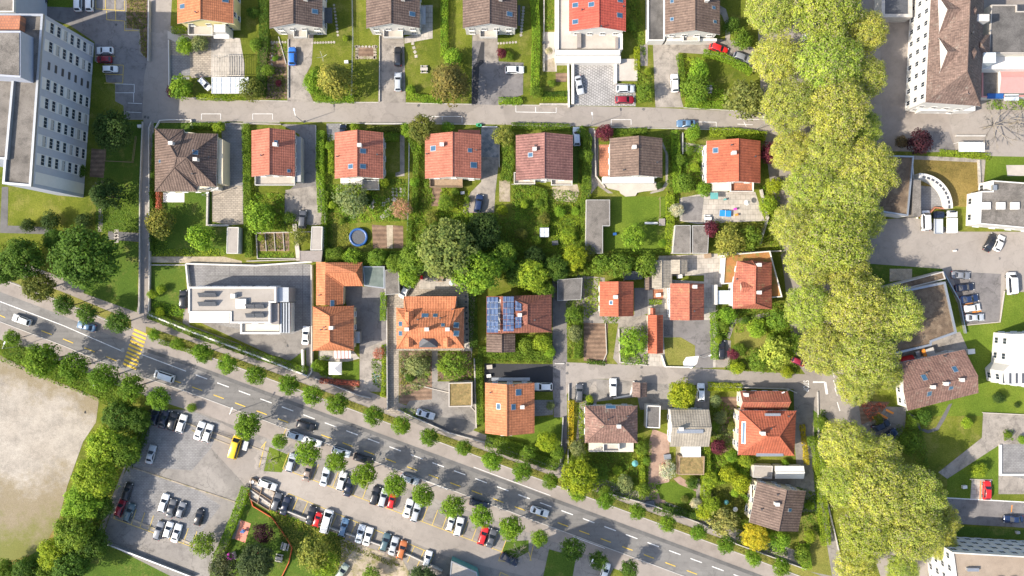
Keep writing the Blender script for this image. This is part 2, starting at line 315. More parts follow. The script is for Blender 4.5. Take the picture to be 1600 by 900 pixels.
# foliage takes each plant's own colour and varies per leaf and per clump
def foliage(name, lo, hi, transl=0.35, tip=(0.0, 0.0, 0.0), tipamt=0.0):
    m, t, b = new_mat(name); oi = t.nodes.new('ShaderNodeObjectInfo'); g = t.nodes.new('ShaderNodeNewGeometry')
    r = ramp(t, g.outputs['Random Per Island'], [(0.0, (lo,) * 3), (1.0, (hi, hi, hi * 0.9))])
    c = mixc(t, 1.0, oi.outputs['Color'], r, 'MULTIPLY')
    c = mixc(t, 1.0, c, ramp(t, noise(t, g.outputs['Position'], 0.55, 4, 0.7), [(0.32, (0.58, 0.70, 0.72)), (0.68, (1.38, 1.2, 1.05))]), 'MULTIPLY')
    if tipamt:
        wn = N(t, 'ShaderNodeMath', operation='FRACT'); t.links.new(mth(t, 'MULTIPLY', g.outputs['Random Per Island'], 37.0), wn.inputs[0])
        c = mixc(t, mth(t, 'MULTIPLY', mth(t, 'GREATER_THAN', wn.outputs[0], 1 - tipamt), 0.85), c, tip)
    t.links.new(c, b.inputs['Base Color']); b.inputs['Roughness'].default_value = 0.75; b.inputs['Specular IOR Level'].default_value = 0.2
    tr = t.nodes.new('ShaderNodeBsdfTranslucent'); t.links.new(mixc(t, 1.0, c, (1.25, 1.3, 0.6), 'MULTIPLY'), tr.inputs[0])
    mx = t.nodes.new('ShaderNodeMixShader'); mx.inputs[0].default_value = transl
    t.links.new(b.outputs[0], mx.inputs[1]); t.links.new(tr.outputs[0], mx.inputs[2])
    t.links.new(mx.outputs[0], t.nodes['Material Output'].inputs[0]); return m
M['leaf'] = foliage('leaves', 0.6, 1.4)
M['planeleaf'] = foliage('plane_leaves', 0.65, 1.35, 0.4, (0.36, 0.31, 0.2), 0.2)
M['blossom'] = foliage('blossom', 0.75, 1.3, 0.3, (0.16, 0.2, 0.06), 0.2)

# ---------------------------------------------------------------- ground sheets
LV = {}
def zof(lvl):
    LV[lvl] = LV.get(lvl, 0) + 1; return lvl * 0.012 + LV[lvl] * 0.00012
def sheet(name, pts, mat, lvl=1, world=False):
    P = [Vector((*p, 0)) if world else at(*p) for p in pts]
    if area([(p.x, p.y) for p in P]) < 0: P = P[::-1]
    c = sum(P, Vector()) / len(P); c.z = zof(lvl)
    mb = MB(); mb.face([(p.x, p.y, c.z) for p in P])
    o = put(name, mb.mesh(name, M[mat], c), None, c); o['kind'] = 'structure'; return o
def rect(x0, y0, x1, y1): return [(x0, y0), (x1, y0), (x1, y1), (x0, y1)]
# ================================================================ THE GROUND
g = MB(); g.face([(-2500, -2500, 0), (2500, -2500, 0), (2500, 2500, 0), (-2500, 2500, 0)])
tag(put('ground', g.mesh('ground', M['grass'])), kind='structure')

def cy(x):                                   # centre line of the main road, in photo rows
    pts = [(-200, 392), (0, 471), (100, 509), (192, 547), (291, 580), (1110, 884), (1300, 955), (1500, 1030)]
    for (a, b), (c_, d) in zip(pts, pts[1:]):
        if x <= c_: return b + (d - b) * (x - a) / (c_ - a)
    return pts[-1][1]
XS = [-200, -100, 0, 50, 100, 150, 192, 240, 291, 400, 600, 800, 1000, 1110, 1300, 1500]
def band(a, b, x0=-200, x1=1500):
    xs = [x0] + [x for x in XS if x0 < x < x1] + [x1]
    fa = a if callable(a) else (lambda x: a); fb = b if callable(b) else (lambda x: b)
    return [(x, cy(x) + fa(x)) for x in xs] + [(x, cy(x) + fb(x)) for x in xs[::-1]]

# main road and what runs along it
sheet('pavement', band(-74, -10), 'walk', 1)
sheet('pavement', band(26, 60), 'walk', 1)
sheet('road', band(lambda x: -34 if x < 0 else -15, 31), 'road', 2)
sheet('road_patch', band(-15, -9, 225, 1300), 'patch', 3)
for a, b in ((-200, 205), (228, 640), (665, 1500)):     # planted verge
    sheet('verge', band(-49 if a > 0 else -52, -37 if a > 0 else -38, a, b), 'grass_dry', 3)
# upper street, west yard and lanes
sheet('street', [(40, -60), (272, -60), (264, 80), (264, 148), (300, 153), (400, 157), (600, 160), (735, 163), (880, 165), (1020, 168), (1200, 176), (1250, 185), (1250, 214), (1195, 203), (1000, 199), (800, 195), (640, 192), (400, 190), (241, 190), (236, 300), (235, 492), (215, 488), (221, 300), (224, 187), (194, 187), (193, 165), (180, 158), (180, 132), (166, 128), (163, 98), (148, 96), (148, 66), (110, 40), (60, 22)], 'street', 1)
sheet('parking_yard', [(40, -55), (195, -55), (196, 48), (217, 49), (218, 84), (231, 93), (225, 120), (222, 185), (196, 186), (194, 165), (181, 157), (181, 132), (167, 128), (164, 98), (150, 96), (148, 66), (110, 40), (60, 22)], 'lot_grey', 2)
sheet('lawn', [(66, -50), (66, 10), (114, 12), (116, -50)], 'grass_fresh', 3)
sheet('garden_bed', [(198, -50), (230, -50), (230, 92), (220, 82), (219, 46), (198, 44)], 'soil', 3)
# driveways and yards north of the street
def sheets(txt):
    for line in txt.strip().splitlines():
        nm, mat, lvl, co = line.split('|'); v = [float(x) for x in co.replace(',', ' ').split()]
        sheet(nm, list(zip(v[::2], v[1::2])) if len(v) > 4 else rect(*v), mat, int(lvl))
sheets('''
paved_yard|pav|2|264 40 300 50 300 56 330 58 335 120 300 122 297 118 263 120
paved_yard|pavgrey|3|264 86 297 88 297 118 263 119
garden_path|concpale|3|262 48 280 56 300 57 300 64 275 66 262 60
terrace|pavslab|2|330 55 375 60 382 100 382 147 330 147
vegetable_bed|soil|2|405 62 418 56 428 66 448 76 448 154 408 155
driveway|conc|2|450 54 490 54 487 100 478 117 482 140 490 160 449 158
driveway|conc|2|593 54 631 54 634 161 591 160
garden_path|pavslab|2|655 8 676 8 676 60 632 68 632 58 655 52
driveway|lot_grey|2|738 54 777 54 779 96 818 98 817 148 800 154 780 160 779 164 737 163
driveway_patch|black|3|752 66 757 66 756 98 749 104 746 162 737 162 739 104 744 98
driveway|conc|2|740 54 777 54 778 96 765 100 758 97 757 64 738 64
vegetable_bed|soil|2|558 72 586 73 585 90 557 89
driveway|pavpat|2|896 96 964 96 964 130 993 132 993 166 896 165
terrace|concpale|2|848 50 870 50 870 112 848 112
sandpit|dirt|2|851 95 866 90 868 112 848 112
garden_bed|soil|2|868 114 887 114 885 128 869 128
garden_path|woodgrey|3|1000 70 1012 70 1012 103 1001 103
driveway|conc|2|1020 66 1110 60 1150 64 1185 78 1180 108 1120 86 1060 82 1063 150 1068 168 1024 168
garden_path|conc|2|1124 8 1134 14 1142 40 1140 64 1133 64 1134 40 1128 24 1120 18
street_patch|pavpat|2|263 152 264 120 296 120 296 124 268 124 268 152
driveway|pavgrey|2|352 192 380 193 380 350 358 352 332 346 331 298 352 290 346 204
driveway|pav|3|331 290 379 290 379 350 358 352 332 346
driveway|lot_grey|2|438 194 494 195 494 280 506 308 508 350 490 352 470 330 445 350 445 304 470 280 468 210
driveway|conc|3|446 297 494 290 506 308 508 350 486 352 450 345
driveway|pavgrey|2|510 193 534 193 534 214 512 222
garden_path|conc|2|625 210 632 210 632 275 618 276 618 270 625 268
driveway|pavchk|2|752 198 780 199 780 246 752 245
driveway|conc|2|752 245 780 246 774 300 772 332 724 333 724 320 736 300 752 284
garden_bed|dirt|2|780 282 797 282 797 315 780 315
garden_bed|soil|2|676 285 692 285 688 322 674 322
driveway|grass_park|2|892 199 905 200 903 292 892 292
garden_path|patch|2|929 204 935 204 935 275 930 275
garden_path|conc|2|920 200 929 200 930 275 940 290 958 302 950 302 934 290 918 310 922 270
gravel_bed|gravel|2|863 292 902 288 905 300 900 316 870 314 862 305
terrace|terracotta|2|936 226 956 226 956 276 936 276
garden_path|conc|2|1036 222 1044 240 1044 288 1036 298 1016 303 1016 300 1034 294 1040 284 1040 240 1034 226
garden_path|conc|2|1064 210 1067 210 1067 222 1105 228 1100 278 1094 276 1096 240 1064 236
terrace|pavslab|2|1062 310 1108 300 1180 300 1195 345 1090 350 1062 345
terrace|lot_grey|3|1066 308 1100 306 1096 345 1066 345
garden_bed|soil|2|581 351 604 353 605 388 583 389
garden_bed|gravel|3|604 352 614 352 614 388 605 388
garden_bed|soil|2|614 352 630 353 630 388 615 388
vegetable_bed|soil|2|401 364 452 364 452 392 401 392
lawn|grass_fresh|1|955 307 1040 307 1043 390 945 392 943 352 954 352
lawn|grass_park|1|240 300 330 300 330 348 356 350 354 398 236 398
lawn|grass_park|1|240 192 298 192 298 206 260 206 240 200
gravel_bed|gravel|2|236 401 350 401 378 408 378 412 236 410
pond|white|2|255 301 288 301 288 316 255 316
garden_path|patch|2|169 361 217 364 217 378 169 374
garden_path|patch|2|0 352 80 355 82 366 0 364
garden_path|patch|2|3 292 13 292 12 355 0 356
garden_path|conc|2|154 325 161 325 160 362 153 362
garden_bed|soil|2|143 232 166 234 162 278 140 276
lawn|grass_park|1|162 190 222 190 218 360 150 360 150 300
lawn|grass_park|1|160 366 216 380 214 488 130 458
''')
# between the rows and the main road
sheets('''
yard|pavgrey|2|290 412 486 412 486 578 470 576 296 496
parking_line|street|3|290 452 284 520 296 520 296 452
yard|lot|3|296 496 330 505 420 524 456 522 486 510 486 578 470 576
lawn|grass_fresh|4|450 566 478 546 479 578 474 578
lawn|grass_park|1|238 414 290 414 290 495 232 488
driveway|lot_grey|2|537 446 604 450 604 612 562 612 562 530 553 520 540 470
driveway|pav|3|604 458 623 460 623 648 604 644
driveway|conc|3|562 548 604 530 604 612 562 612
terrace|pavslab|2|498 548 552 548 562 560 540 566 498 562
lawn|grass_fresh|2|500 565 561 565 561 594 530 592 500 585
garden_bed|soil|2|530 592 561 594 552 612 505 592
forecourt|pav|2|620 420 745 428 738 548 728 640 722 548 622 548
terrace|pavslab|3|655 434 702 436 702 452 655 452
terrace|concpale|3|730 455 735 455 735 548 726 548
vegetable_bed|soil|2|624 548 675 548 675 638 624 630
driveway|lot|2|675 548 684 548 684 596 745 596 745 668 725 682 664 668 624 650 640 626 675 624
driveway_patch|patch|3|668 650 728 655 742 664 738 674 704 684 684 672
garden_bed|soil|2|684 552 736 548 738 594 684 594
asphalt_yard|black|3|757 568 864 569 864 612 757 612
driveway|lot_grey|2|863 430 886 430 886 700 878 724 868 724 864 612
terrace|pavgrey|2|826 625 864 625 864 648 838 650 826 652
lawn|grass_fresh|2|826 652 880 652 878 724 830 720 806 700 760 680 758 668
street|street|3|884 566 960 569 1100 576 1262 585 1285 560 1335 560 1345 640 1300 662 1280 640 1240 608 1100 602 1000 598 960 592 925 592 896 604 884 618
driveway|lot|2|890 604 925 592 1050 596 1050 640 1000 640 996 620 910 630 890 622
driveway|conc|2|905 430 945 434 945 492 1010 492 1012 545 1010 572 968 572 958 560 966 505 905 505 884 495 884 440
driveway|lot_grey|3|991 450 1012 450 1012 490 991 496
vegetable_bed|soil|3|912 504 950 506 948 566 912 564
driveway|pavslab|2|1012 435 1100 440 1122 450 1122 470 1118 574 1036 574 1012 572
driveway|lot_grey|3|1037 500 1114 500 1114 575 1086 575 1086 540 1060 527 1037 526
lawn|grass_dry|4|1037 527 1064 527 1086 540 1086 573 1040 573
planter_gravel|white|4|1067 566 1072 558 1092 556 1089 568 1080 576 1068 572
terrace|pavslab|2|1028 400 1128 396 1128 448 1100 448 1100 430 1028 432
terrace|terracotta|4|1020 452 1036 452 1036 468 1020 468
driveway|conc|3|1118 530 1142 532 1140 574 1118 574
lawn|grass_dry|2|1144 505 1196 500 1200 562 1150 560
garden_path|conc|3|1142 500 1200 488 1204 494 1148 506 1140 530 1136 528
driveway|lot|2|1240 608 1285 612 1290 700 1284 780 1310 860 1322 940 1255 940 1250 880 1246 740 1242 700
lawn|grass_park|3|1270 640 1297 662 1292 740 1276 760
lawn|grass_dry|2|1246 800 1284 800 1300 900 1250 890
terrace|brickpath|2|1020 670 1046 680 1046 750 1036 800 1012 770 1014 690
terrace|brickpath|2|1052 748 1076 770 1090 768 1088 762 1062 744
terrace|dirt|2|1056 690 1100 690 1100 740 1056 740
terrace|conc|3|1208 724 1270 726 1272 768 1200 764 1176 748 1190 730
lawn|grass_fresh|2|1024 758 1050 752 1088 768 1086 786 1064 788 1032 780
garden_path|conc|3|1086 748 1100 748 1100 800 1090 800
garden_path|conc|2|928 596 932 596 932 640 926 690 900 690 905 630
terrace|conc|2|1090 600 1110 602 1108 640 1084 640
garden_bed|soil|2|1126 620 1152 620 1150 700 1130 708
''')
# parking lots south of the main road
sheets('''
parking_lot|lot|2|237 640 300 640 430 690 640 765 880 852 960 885 900 1000 560 1000 290 912 158 846 196 740
parking_lot_patch|street|3|345 660 420 700 408 740 385 760 330 700
parking_lot_patch|street|3|400 735 455 734 620 795 770 852 860 880 840 905 700 870 560 812 420 765
lawn|grass_fresh|4|421 698 454 712 440 738 412 736
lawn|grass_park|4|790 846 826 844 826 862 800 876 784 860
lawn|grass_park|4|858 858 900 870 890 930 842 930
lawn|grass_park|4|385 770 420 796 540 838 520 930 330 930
dirt_patch|dirt|5|532 842 552 846 630 876 640 896 620 930 524 930 534 870
parking_lot_patch|pavgrey|2|238 641 300 642 330 655 355 665 330 700 300 735 200 728
parking_lot_patch|pavgrey|2|165 795 200 730 300 760 345 790 300 850
parking_lot_patch|conc|3|228 648 234 640 202 716 160 838 150 838 190 740
play_surface|coral|5|376 812 392 818 383 848 367 842
garden_path|conc|5|374 810 377 812 367 842 361 842
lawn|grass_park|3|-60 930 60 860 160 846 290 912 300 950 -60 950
gravel_field|field|2|-80 520 0 555 60 585 155 622 150 660 130 690 105 760 92 812 66 860 20 876 -80 890
dry_grass|brown_lawn|1|-60 880 66 850 100 800 70 920 -60 940
''')
# east of the plane trees
sheets('''
avenue|street|1|1180 -60 1420 -60 1400 230 1360 240 1330 430 1330 560 1345 640 1400 700 1460 940 1390 940 1340 800 1300 662 1262 590 1240 560 1225 430 1205 300 1190 180
forecourt|walk|2|1372 -60 1660 -60 1660 245 1550 242 1500 238 1380 236
forecourt|street|3|1480 176 1660 180 1660 246 1552 244 1494 236
forecourt|lot_grey|4|1436 205 1482 206 1494 237 1444 238
lawn|grass_fresh|2|1540 243 1660 243 1660 282 1560 280 1540 290
garden_path|concpale|3|1572 258 1660 258 1660 274 1574 275
lawn|brown_lawn|2|1425 246 1532 250 1534 282 1520 324 1486 322 1480 292 1425 290
garden_path|conc|3|1426 243 1540 248 1536 296 1530 296 1532 254 1426 249
parking_lot|street|3|1320 346 1430 340 1500 362 1660 362 1660 458 1590 456 1570 452 1562 503 1511 508 1472 420 1330 410
lawn|grass_park|2|1335 412 1385 410 1476 416 1480 425 1335 470
parking_lot_patch|lot_grey|4|1486 424 1564 428 1562 503 1511 508
terrace|gravel|3|1390 420 1425 420 1425 436 1390 440
lawn|grass_fresh|2|1510 510 1562 505 1570 455 1660 460 1660 650 1400 650 1420 560
garden_path|patch|3|1418 644 1434 652 1438 668 1450 672 1462 668 1472 650 1482 632 1488 630 1476 656 1466 672 1450 677 1436 672 1430 656
yard|conc|3|1340 564 1500 518 1514 550 1415 592 1395 606
parking_lot|lot|2|1330 634 1416 636 1414 668 1396 696 1360 680
dirt_patch|soil|3|1341 626 1390 628 1372 652 1346 664
plaza|conc|2|1536 645 1660 650 1660 772 1560 772 1560 696 1480 748 1466 738 1534 684
plaza|pavgrey|3|1568 694 1660 694 1660 760 1560 740 1562 700
lawn|grass_fresh|3|1480 748 1560 696 1560 768 1548 780 1480 778
parking_bay|pavslab|4|1518 749 1549 750 1549 782 1516 780
road|lot_grey|4|1478 778 1660 788 1660 828 1490 818
kerb|marking|5|1478 777 1660 787 1660 788.5 1478 778.6
lawn|grass_park|3|1480 821 1660 831 1660 846 1480 836
garden_path|conc|3|1436 840 1446 840 1462 920 1450 920
''')
# ---------------------------------------------------------------- painted markings
def stripes(name, mat, segs, lvl, wd=0.15):
    mb = MB()
    for a in segs:
        p, q = at(a[0], a[1]), at(a[2], a[3]); d = (q - p).normalized(); n = Vector((-d.y, d.x, 0)) * (a[4] if len(a) > 4 else wd) / 2
        z = Vector((0, 0, lvl * 0.012 + 0.0105 + len(mb.f) * 0.00001)); mb.face([p - n + z, q - n + z, q + n + z, p + n + z])
    o = put(name, mb.mesh(name, M[mat])); o['kind'] = 'structure'; return o
L = [(0, 471, 100, 509, .2), (100, 509, 192, 549, .2), (222, 554, 291, 580, .2), (-200, 392, 0, 471, .2)]
x = 306
while x < 1480: L.append((x, cy(x), x + 18, cy(x + 18), .22)); x += 33.6
stripes('centre_line', 'marking', L, 4)
L = []
x = 65
while x < 1480:
    if not 180 < x < 235: L.append((x, cy(x) + 21, x + 16, cy(x + 16) + 21, .2))
    x += 33.6
L += [(-30, 480, 8, 496, .2)]
stripes('bicycle_lane_line', 'yellow', L, 4)
stripes('edge_line', 'marking', [(660, cy(660) + 33, 700, cy(700) + 33), (740, cy(740) - 17, 860, cy(860) - 17), (895, cy(895) + 34, 945, cy(945) + 34), (490, cy(490) + 31, 515, cy(515) + 31)], 4, .14)
L = []
for i in range(10):
    t_ = i / 9.0; cx_, cy_ = 219 - 17 * t_, 519 + 53 * t_; L.append((cx_ - 9.5, cy_ - 4.2, cx_ + 11, cy_ + 4.6, .5))
stripes('pedestrian_crossing', 'yellow', L, 5)
def bays(x0, x1, y0, y1): return [(x0, y0, x1, y0), (x0, y0, x0, y1), (x1, y0, x1, y1)]
L = []
for a in (((315, 178), (345, 178)), ((395, 178), (426, 178)), ):
    (p, q), (r_, s_) = a; L += [(p, q, r_, s_), (p, q, p, q + 9), (r_, s_, r_, s_ + 9)]
L += [(660, 182, 722, 182), (722, 182, 722, 192), (691, 182, 691, 187), (955, 187, 986, 187), (955, 187, 955, 195), (986, 187, 986, 195),
      (1057, 190, 1119, 191), (1057, 190, 1057, 198), (1088, 190, 1088, 194), (1119, 191, 1119, 199), (1152, 194, 1176, 195), (1152, 186, 1196, 187), (1162, 190, 1166, 198),
      (806, 165, 806, 175), (806, 175, 869, 176), (837, 167, 837, 175), (869, 168, 869, 176)]
L += [(180, 131, 210, 132), (210, 132, 210, 145), (180, 145, 210, 145), (209, 145, 209, 160), (200, 161, 222, 162), (197, 175, 221, 176), (1270, 597, 1289, 597, .35), (1289, 597, 1292, 616, .6)]
for a, b in ((570, 590), (594, 606), (606, 618), (628, 642)): L.append((1298 + (a - 570) * .17, a, 1300 + (b - 570) * .17, b, .2))
stripes('street_marking', 'marking', L, 5, .13)
def comb(x0, y0, x1, y1, n, dx, dy, rail=True):
    out = [(x0, y0, x1, y1)] if rail else []
    for i in range(n + 1):
        t_ = i / n; a, b = x0 + (x1 - x0) * t_, y0 + (y1 - y0) * t_; out.append((a, b, a + dx, b + dy))
    return out
L = comb(442, 732, 784, 862, 22, 9, -24) + comb(451, 771, 678, 866, 15, -11, 25) + comb(178, 810, 300, 854, 9, 8, -24)
L += comb(150, 14, 195, 17, 3, 0, -16) + [(167, 17, 167, 31), (167, 31, 195, 33), (181, 17, 181, 33), (195, 33, 195, 48), (195, 48, 217, 48), (208, 33, 208, 48), (148, 88, 180, 88), (163, 101, 193, 102), (193, 102, 192, 130), (163, 116, 193, 117), (163, 130, 192, 130)]
L += [(784, 862, 779, 876), (779, 876, 800, 878), (826, 862, 830, 876), (834, 848, 828, 876), (408, 700, 416, 690, .2), (414, 694, 405, 730, .2), (448, 668, 442, 682), (782, 894, 800, 902), (782, 894, 779, 905)]
stripes('parking_line', 'yellowfaint', L, 6, .15)
stripes('parking_line', 'patch', [(336, 413, 336, 431), (359, 413, 359, 431), (322, 431, 436, 431), (397, 413, 397, 431), (436, 413, 436, 431), (473, 413, 473, 510)], 4, .1)
stripes('parking_line', 'orangepaint', [(1362, 651, 1376, 660, .5), (1371, 645, 1387, 654, .5), (1384, 640, 1396, 646, .5), (1532, 751, 1531, 781, .2), (1581, 789, 1580, 800, .2), (1507, 476, 1520, 474, .3), (1519, 488, 1533, 486, .3)], 6)
# traffic island discs at the crossing
mb = MB()
for px_, py_ in ((192.5, 547), (221, 557)): mb.tube(at(px_, py_, 0.0), at(px_, py_, 0.14), 0.55, 0.5, 16)
tag(put('traffic_island', mb.mesh('traffic_island', M['concpale'])), kind='structure')
# STOP lettering, read by drivers heading right
fc = bpy.data.curves.new('stop_lettering', 'FONT'); fc.body = 'STOP'; fc.size = 2.0; fc.align_x = 'CENTER'; fc.align_y = 'CENTER'
fo = bpy.data.objects.new('stop_lettering', fc); C.objects.link(fo)
me = bpy.data.meshes.new_from_object(fo.evaluated_get(bpy.context.evaluated_depsgraph_get())); bpy.data.objects.remove(fo)
me.materials.clear(); me.materials.append(M['marking'])
o = put('stop_lettering', me, None, at(1259, 603) + Vector((0, 0, 0.06)), R(-90), (0.58, 0.95, 1)); o['kind'] = 'structure'
# manhole covers
mb = MB()
for px_, py_ in ((654, 165), (784, 168), (1005, 171), (886, 583), (1001, 588), (1100, 700), (450, 540), (803, 750), (1561, 404), (134, 644), (232, 184), (227, 183), (182, 39), (887, 570), (1002, 574), (476, 190)):
    mb.tube(at(px_, py_, 0.04), at(px_, py_, 0.075), 0.34, 0.34, 14)
tag(put('manhole_cover', mb.mesh('manhole_cover', M['patch'])), kind='structure')
# kerbs along the main road
def kerb(off, x0, x1, wd=0.18, h=0.12, name='kerb', mat='conc_wall'):
    mb = MB(); xs = [x0] + [x for x in XS if x0 < x < x1] + [x1]
    for a, b in zip(xs, xs[1:]): mb.beam(at(a, cy(a) + off), at(b, cy(b) + off), wd, 0, h)
    o = put(name, mb.mesh(name, M[mat])); o['kind'] = 'structure'
kerb(31.5, -200, 185); kerb(31.5, 210, 1480); kerb(-36, -200, 205); kerb(-36, 228, 640); kerb(-36, 665, 1480)
mb = MB()
for a in ((300, 153, 400, 157), (400, 157, 450, 158), (490, 160, 592, 160), (634, 161, 737, 163), (780, 164, 896, 165), (1068, 168.5, 1200, 176), (241, 191, 352, 191), (380, 191, 437, 191), (535, 192.5, 640, 193), (640, 193, 752, 194.5), (800, 196, 892, 197.5), (935, 199, 1000, 200), (1000, 200, 1195, 204)):
    mb.beam(at(a[0], a[1]), at(a[2], a[3]), .16, 0, .12)
tag(put('kerb', mb.mesh('kerb', M['conc_wall'])), kind='structure')
mb = MB()
for a in ((200, 728, 385, 790, .3), (165, 795, 300, 850, .5), (385, 705, 300, 672, .3), (235, 641, 420, 707, .3)): mb.beam(at(a[0], a[1]), at(a[2], a[3]), a[4], 0, .15)
tag(put('kerb', mb.mesh('kerb', M['dirt'])), kind='structure')
# ================================================================ BUILDINGS
def offset_poly(P, d):                          # shrink a convex-ish polygon by d metres
    P = [Vector((p[0], p[1])) for p in P]
    if area([(p.x, p.y) for p in P]) < 0: P = P[::-1]
    out = []; n = len(P)
    for i in range(n):
        a, b, c = P[i - 1], P[i], P[(i + 1) % n]
        e1, e2 = (b - a).normalized(), (c - b).normalized()
        n1, n2 = Vector((-e1.y, e1.x)), Vector((-e2.y, e2.x))
        k = 1 + n1.dot(n2); out.append(b + (n1 + n2) * (d / max(k, 0.3)))
    return out

def roof_mb(V, F, t=0.22):
    """tiled roof skin: V world vertices, F faces; lowered copy and edge boards close it"""
    mb = MB(); cnt = {}
    for f in F:
        P = [Vector(V[i]) for i in f]; n = (P[1] - P[0]).cross(P[2] - P[0])
        if n.z < 0: f = f[::-1]; P = P[::-1]; n = -n
        n.normalize()
        h = Vector((n.x, n.y, 0)); h = h.normalized() if h.length > 1e-3 else Vector((1, 0, 0))
        u = Vector((-h.y, h.x, 0)); dn = n.cross(u).normalized()
        mb.face(P, 0, [(p.dot(u), p.dot(dn)) for p in P])
        mb.face([p - Vector((0, 0, t)) for p in P[::-1]], 1)
        for i in range(len(f)):
            a, b = f[i], f[(i + 1) % len(f)]; cnt.setdefault((min(a, b), max(a, b)), []).append((a, b))
    ridges = []
    for k, l in cnt.items():
        if len(l) == 1:
            a, b = Vector(V[l[0][0]]), Vector(V[l[0][1]]); d = Vector((0, 0, t)); mb.face([a - d, b - d, b, a], 1)
        else: ridges.append((Vector(V[k[0]]), Vector(V[k[1]])))
    return mb, ridges

def window(parent, p, ang, w_, h_, mat='frame', n=1, shutter=None):
    """one window, its outward normal at angle ang; the pane is a sub-part"""
    key = (round(w_, 2), round(h_, 2), mat, n)
    if key not in WCACHE:
        f = MB(); g_ = MB()
        for s_ in (-1, 1): f.box((0, s_ * (w_ / 2), 0), (0.1, 0.09, h_ + 0.09)); f.box((0, 0, s_ * (h_ / 2)), (0.1, w_ - 0.09, 0.09))
        for i in range(1, n + 1): f.box((0, -w_ / 2 + w_ * i / (n + 1), 0), (0.08, 0.06, h_ - 0.09))
        f.box((0.08, 0, -h_ / 2 - 0.07), (0.26, w_ + 0.2, 0.05))
        g_.face([(0.02, -w_ / 2, -h_ / 2), (0.02, w_ / 2, -h_ / 2), (0.02, w_ / 2, h_ / 2), (0.02, -w_ / 2, h_ / 2)])
        WCACHE[key] = (f.mesh('window', M[mat]), g_.mesh('pane', M['glass']))
    a, b = WCACHE[key]; o = put('window', a, parent, Vector(p) - parent.location, ang); put('pane', b, o); return o
WCACHE = {}
def windows(parent, a, b, z0, floors, cols, fh=2.7, w_=1.2, h_=1.3, n=1, skip=()):
    a, b = Vector(a).xy, Vector(b).xy; d = b - a; ang = math.atan2(-d.x, d.y) + math.pi  # outward is right of a->b for ccw loops
    ang = math.atan2(-d.x, d.y); nrm = Vector((d.y, -d.x)).normalized(); ang = math.atan2(nrm.y, nrm.x)
    for f in range(floors):
        for c_ in range(cols):
            if (f, c_) in skip: continue
            q = a + d * ((c_ + 0.5) / cols) + nrm * 0.045
            window(parent, (q.x, q.y, z0 + 1.5 + f * fh), ang, w_, h_, n=n)

def roofz(V, F, x, y):
    best = None
    for f in F:
        P = [Vector(V[i]) for i in f]; ok = True; s_ = 0
        for i in range(len(P)):
            a, b = P[i], P[(i + 1) % len(P)]; cr = (b.x - a.x) * (y - a.y) - (b.y - a.y) * (x - a.x)
            if s_ == 0 and abs(cr) > 1e-6: s_ = 1 if cr > 0 else -1
            if cr * s_ < -1e-3: ok = False; break
        if ok:
            n = (P[1] - P[0]).cross(P[2] - P[0])
            if abs(n.z) < 1e-6: continue
            z = P[0].z - (n.x * (x - P[0].x) + n.y * (y - P[0].y)) / n.z
            if best is None or z > best[0]: best = (z, n if n.z > 0 else -n)
    return best
def on_roof(V, F, px, py):
    z = 6.0
    for _ in range(8):
        p = at(px, py, z); r_ = roofz(V, F, p.x, p.y)
        if r_ is None: return None
        z = r_[0]
    p = at(px, py, z); return p, r_[1].normalized()

def roof_things(roof, V, F, chim=(), sky_=(), vents=()):
    for c_ in chim:
        r_ = on_roof(V, F, c_[0], c_[1])
        if not r_: continue
        p, n = r_; hh = c_[2] if len(c_) > 2 else 1.3; mb = MB(); mb.box((p.x, p.y, p.z + hh / 2 - .4), (0.85, 0.7, hh + .8)); mb.box((p.x, p.y, p.z + hh + 0.05), (1.0, 0.85, 0.1))
        ch = part('chimney', mb, M['chimney'], roof)
        mb = MB(); mb.tube((p.x, p.y, p.z + hh + .1), (p.x, p.y, p.z + hh + .45), .16); part('chimney_pot', mb, M['darkmetal'], ch) if False else None
    for s_ in sky_:
        r_ = on_roof(V, F, s_[0], s_[1])
        if not r_: continue
        p, n = r_; sw, sh = (s_[2], s_[3]) if len(s_) > 3 else (0.95, 1.3)
        hz = Vector((n.x, n.y, 0)); hz = hz.normalized() if hz.length > .01 else Vector((1, 0, 0)); u = Vector((-hz.y, hz.x, 0)); v = n.cross(u)
        for nm, k, up, mt in (('skylight', 1.0, .09, 'frame' if len(s_) < 5 else s_[4]),):
            mb = MB(); a, b = sw / 2 + .09, sh / 2 + .09
            Q = [p + u * i * a + v * j * b for i, j in ((-1, -1), (1, -1), (1, 1), (-1, 1))]
            if (Q[1] - Q[0]).cross(Q[2] - Q[0]).z < 0: Q = Q[::-1]
            T = [q + n * up for q in Q]; mb.face(T)
            for i in range(4): mb.face([Q[i] - n * .1, Q[(i + 1) % 4] - n * .1, T[(i + 1) % 4], T[i]])
            so = part('skylight', mb, M['metal'], roof)
            mb = MB(); Q = [p + n * (up + .012) + u * i * (sw / 2) + v * j * (sh / 2) for i, j in ((-1, -1), (1, -1), (1, 1), (-1, 1))]
            if (Q[1] - Q[0]).cross(Q[2] - Q[0]).z < 0: Q = Q[::-1]
            mb.face(Q)
            o = put('skylight_pane', mb.mesh('skylight_pane', M['skyglass'], tuple(roof.parent.location)), roof)
    for s_ in vents:
        r_ = on_roof(V, F, s_[0], s_[1])
        if not r_: continue
        p, n = r_; mb = MB(); mb.tube((p.x, p.y, p.z - .2), (p.x, p.y, p.z + 0.7), .12); mb.tube((p.x, p.y, p.z + 0.7), (p.x, p.y, p.z + 0.8), .2)
        part('vent_pipe', mb, M['darkmetal'], roof)

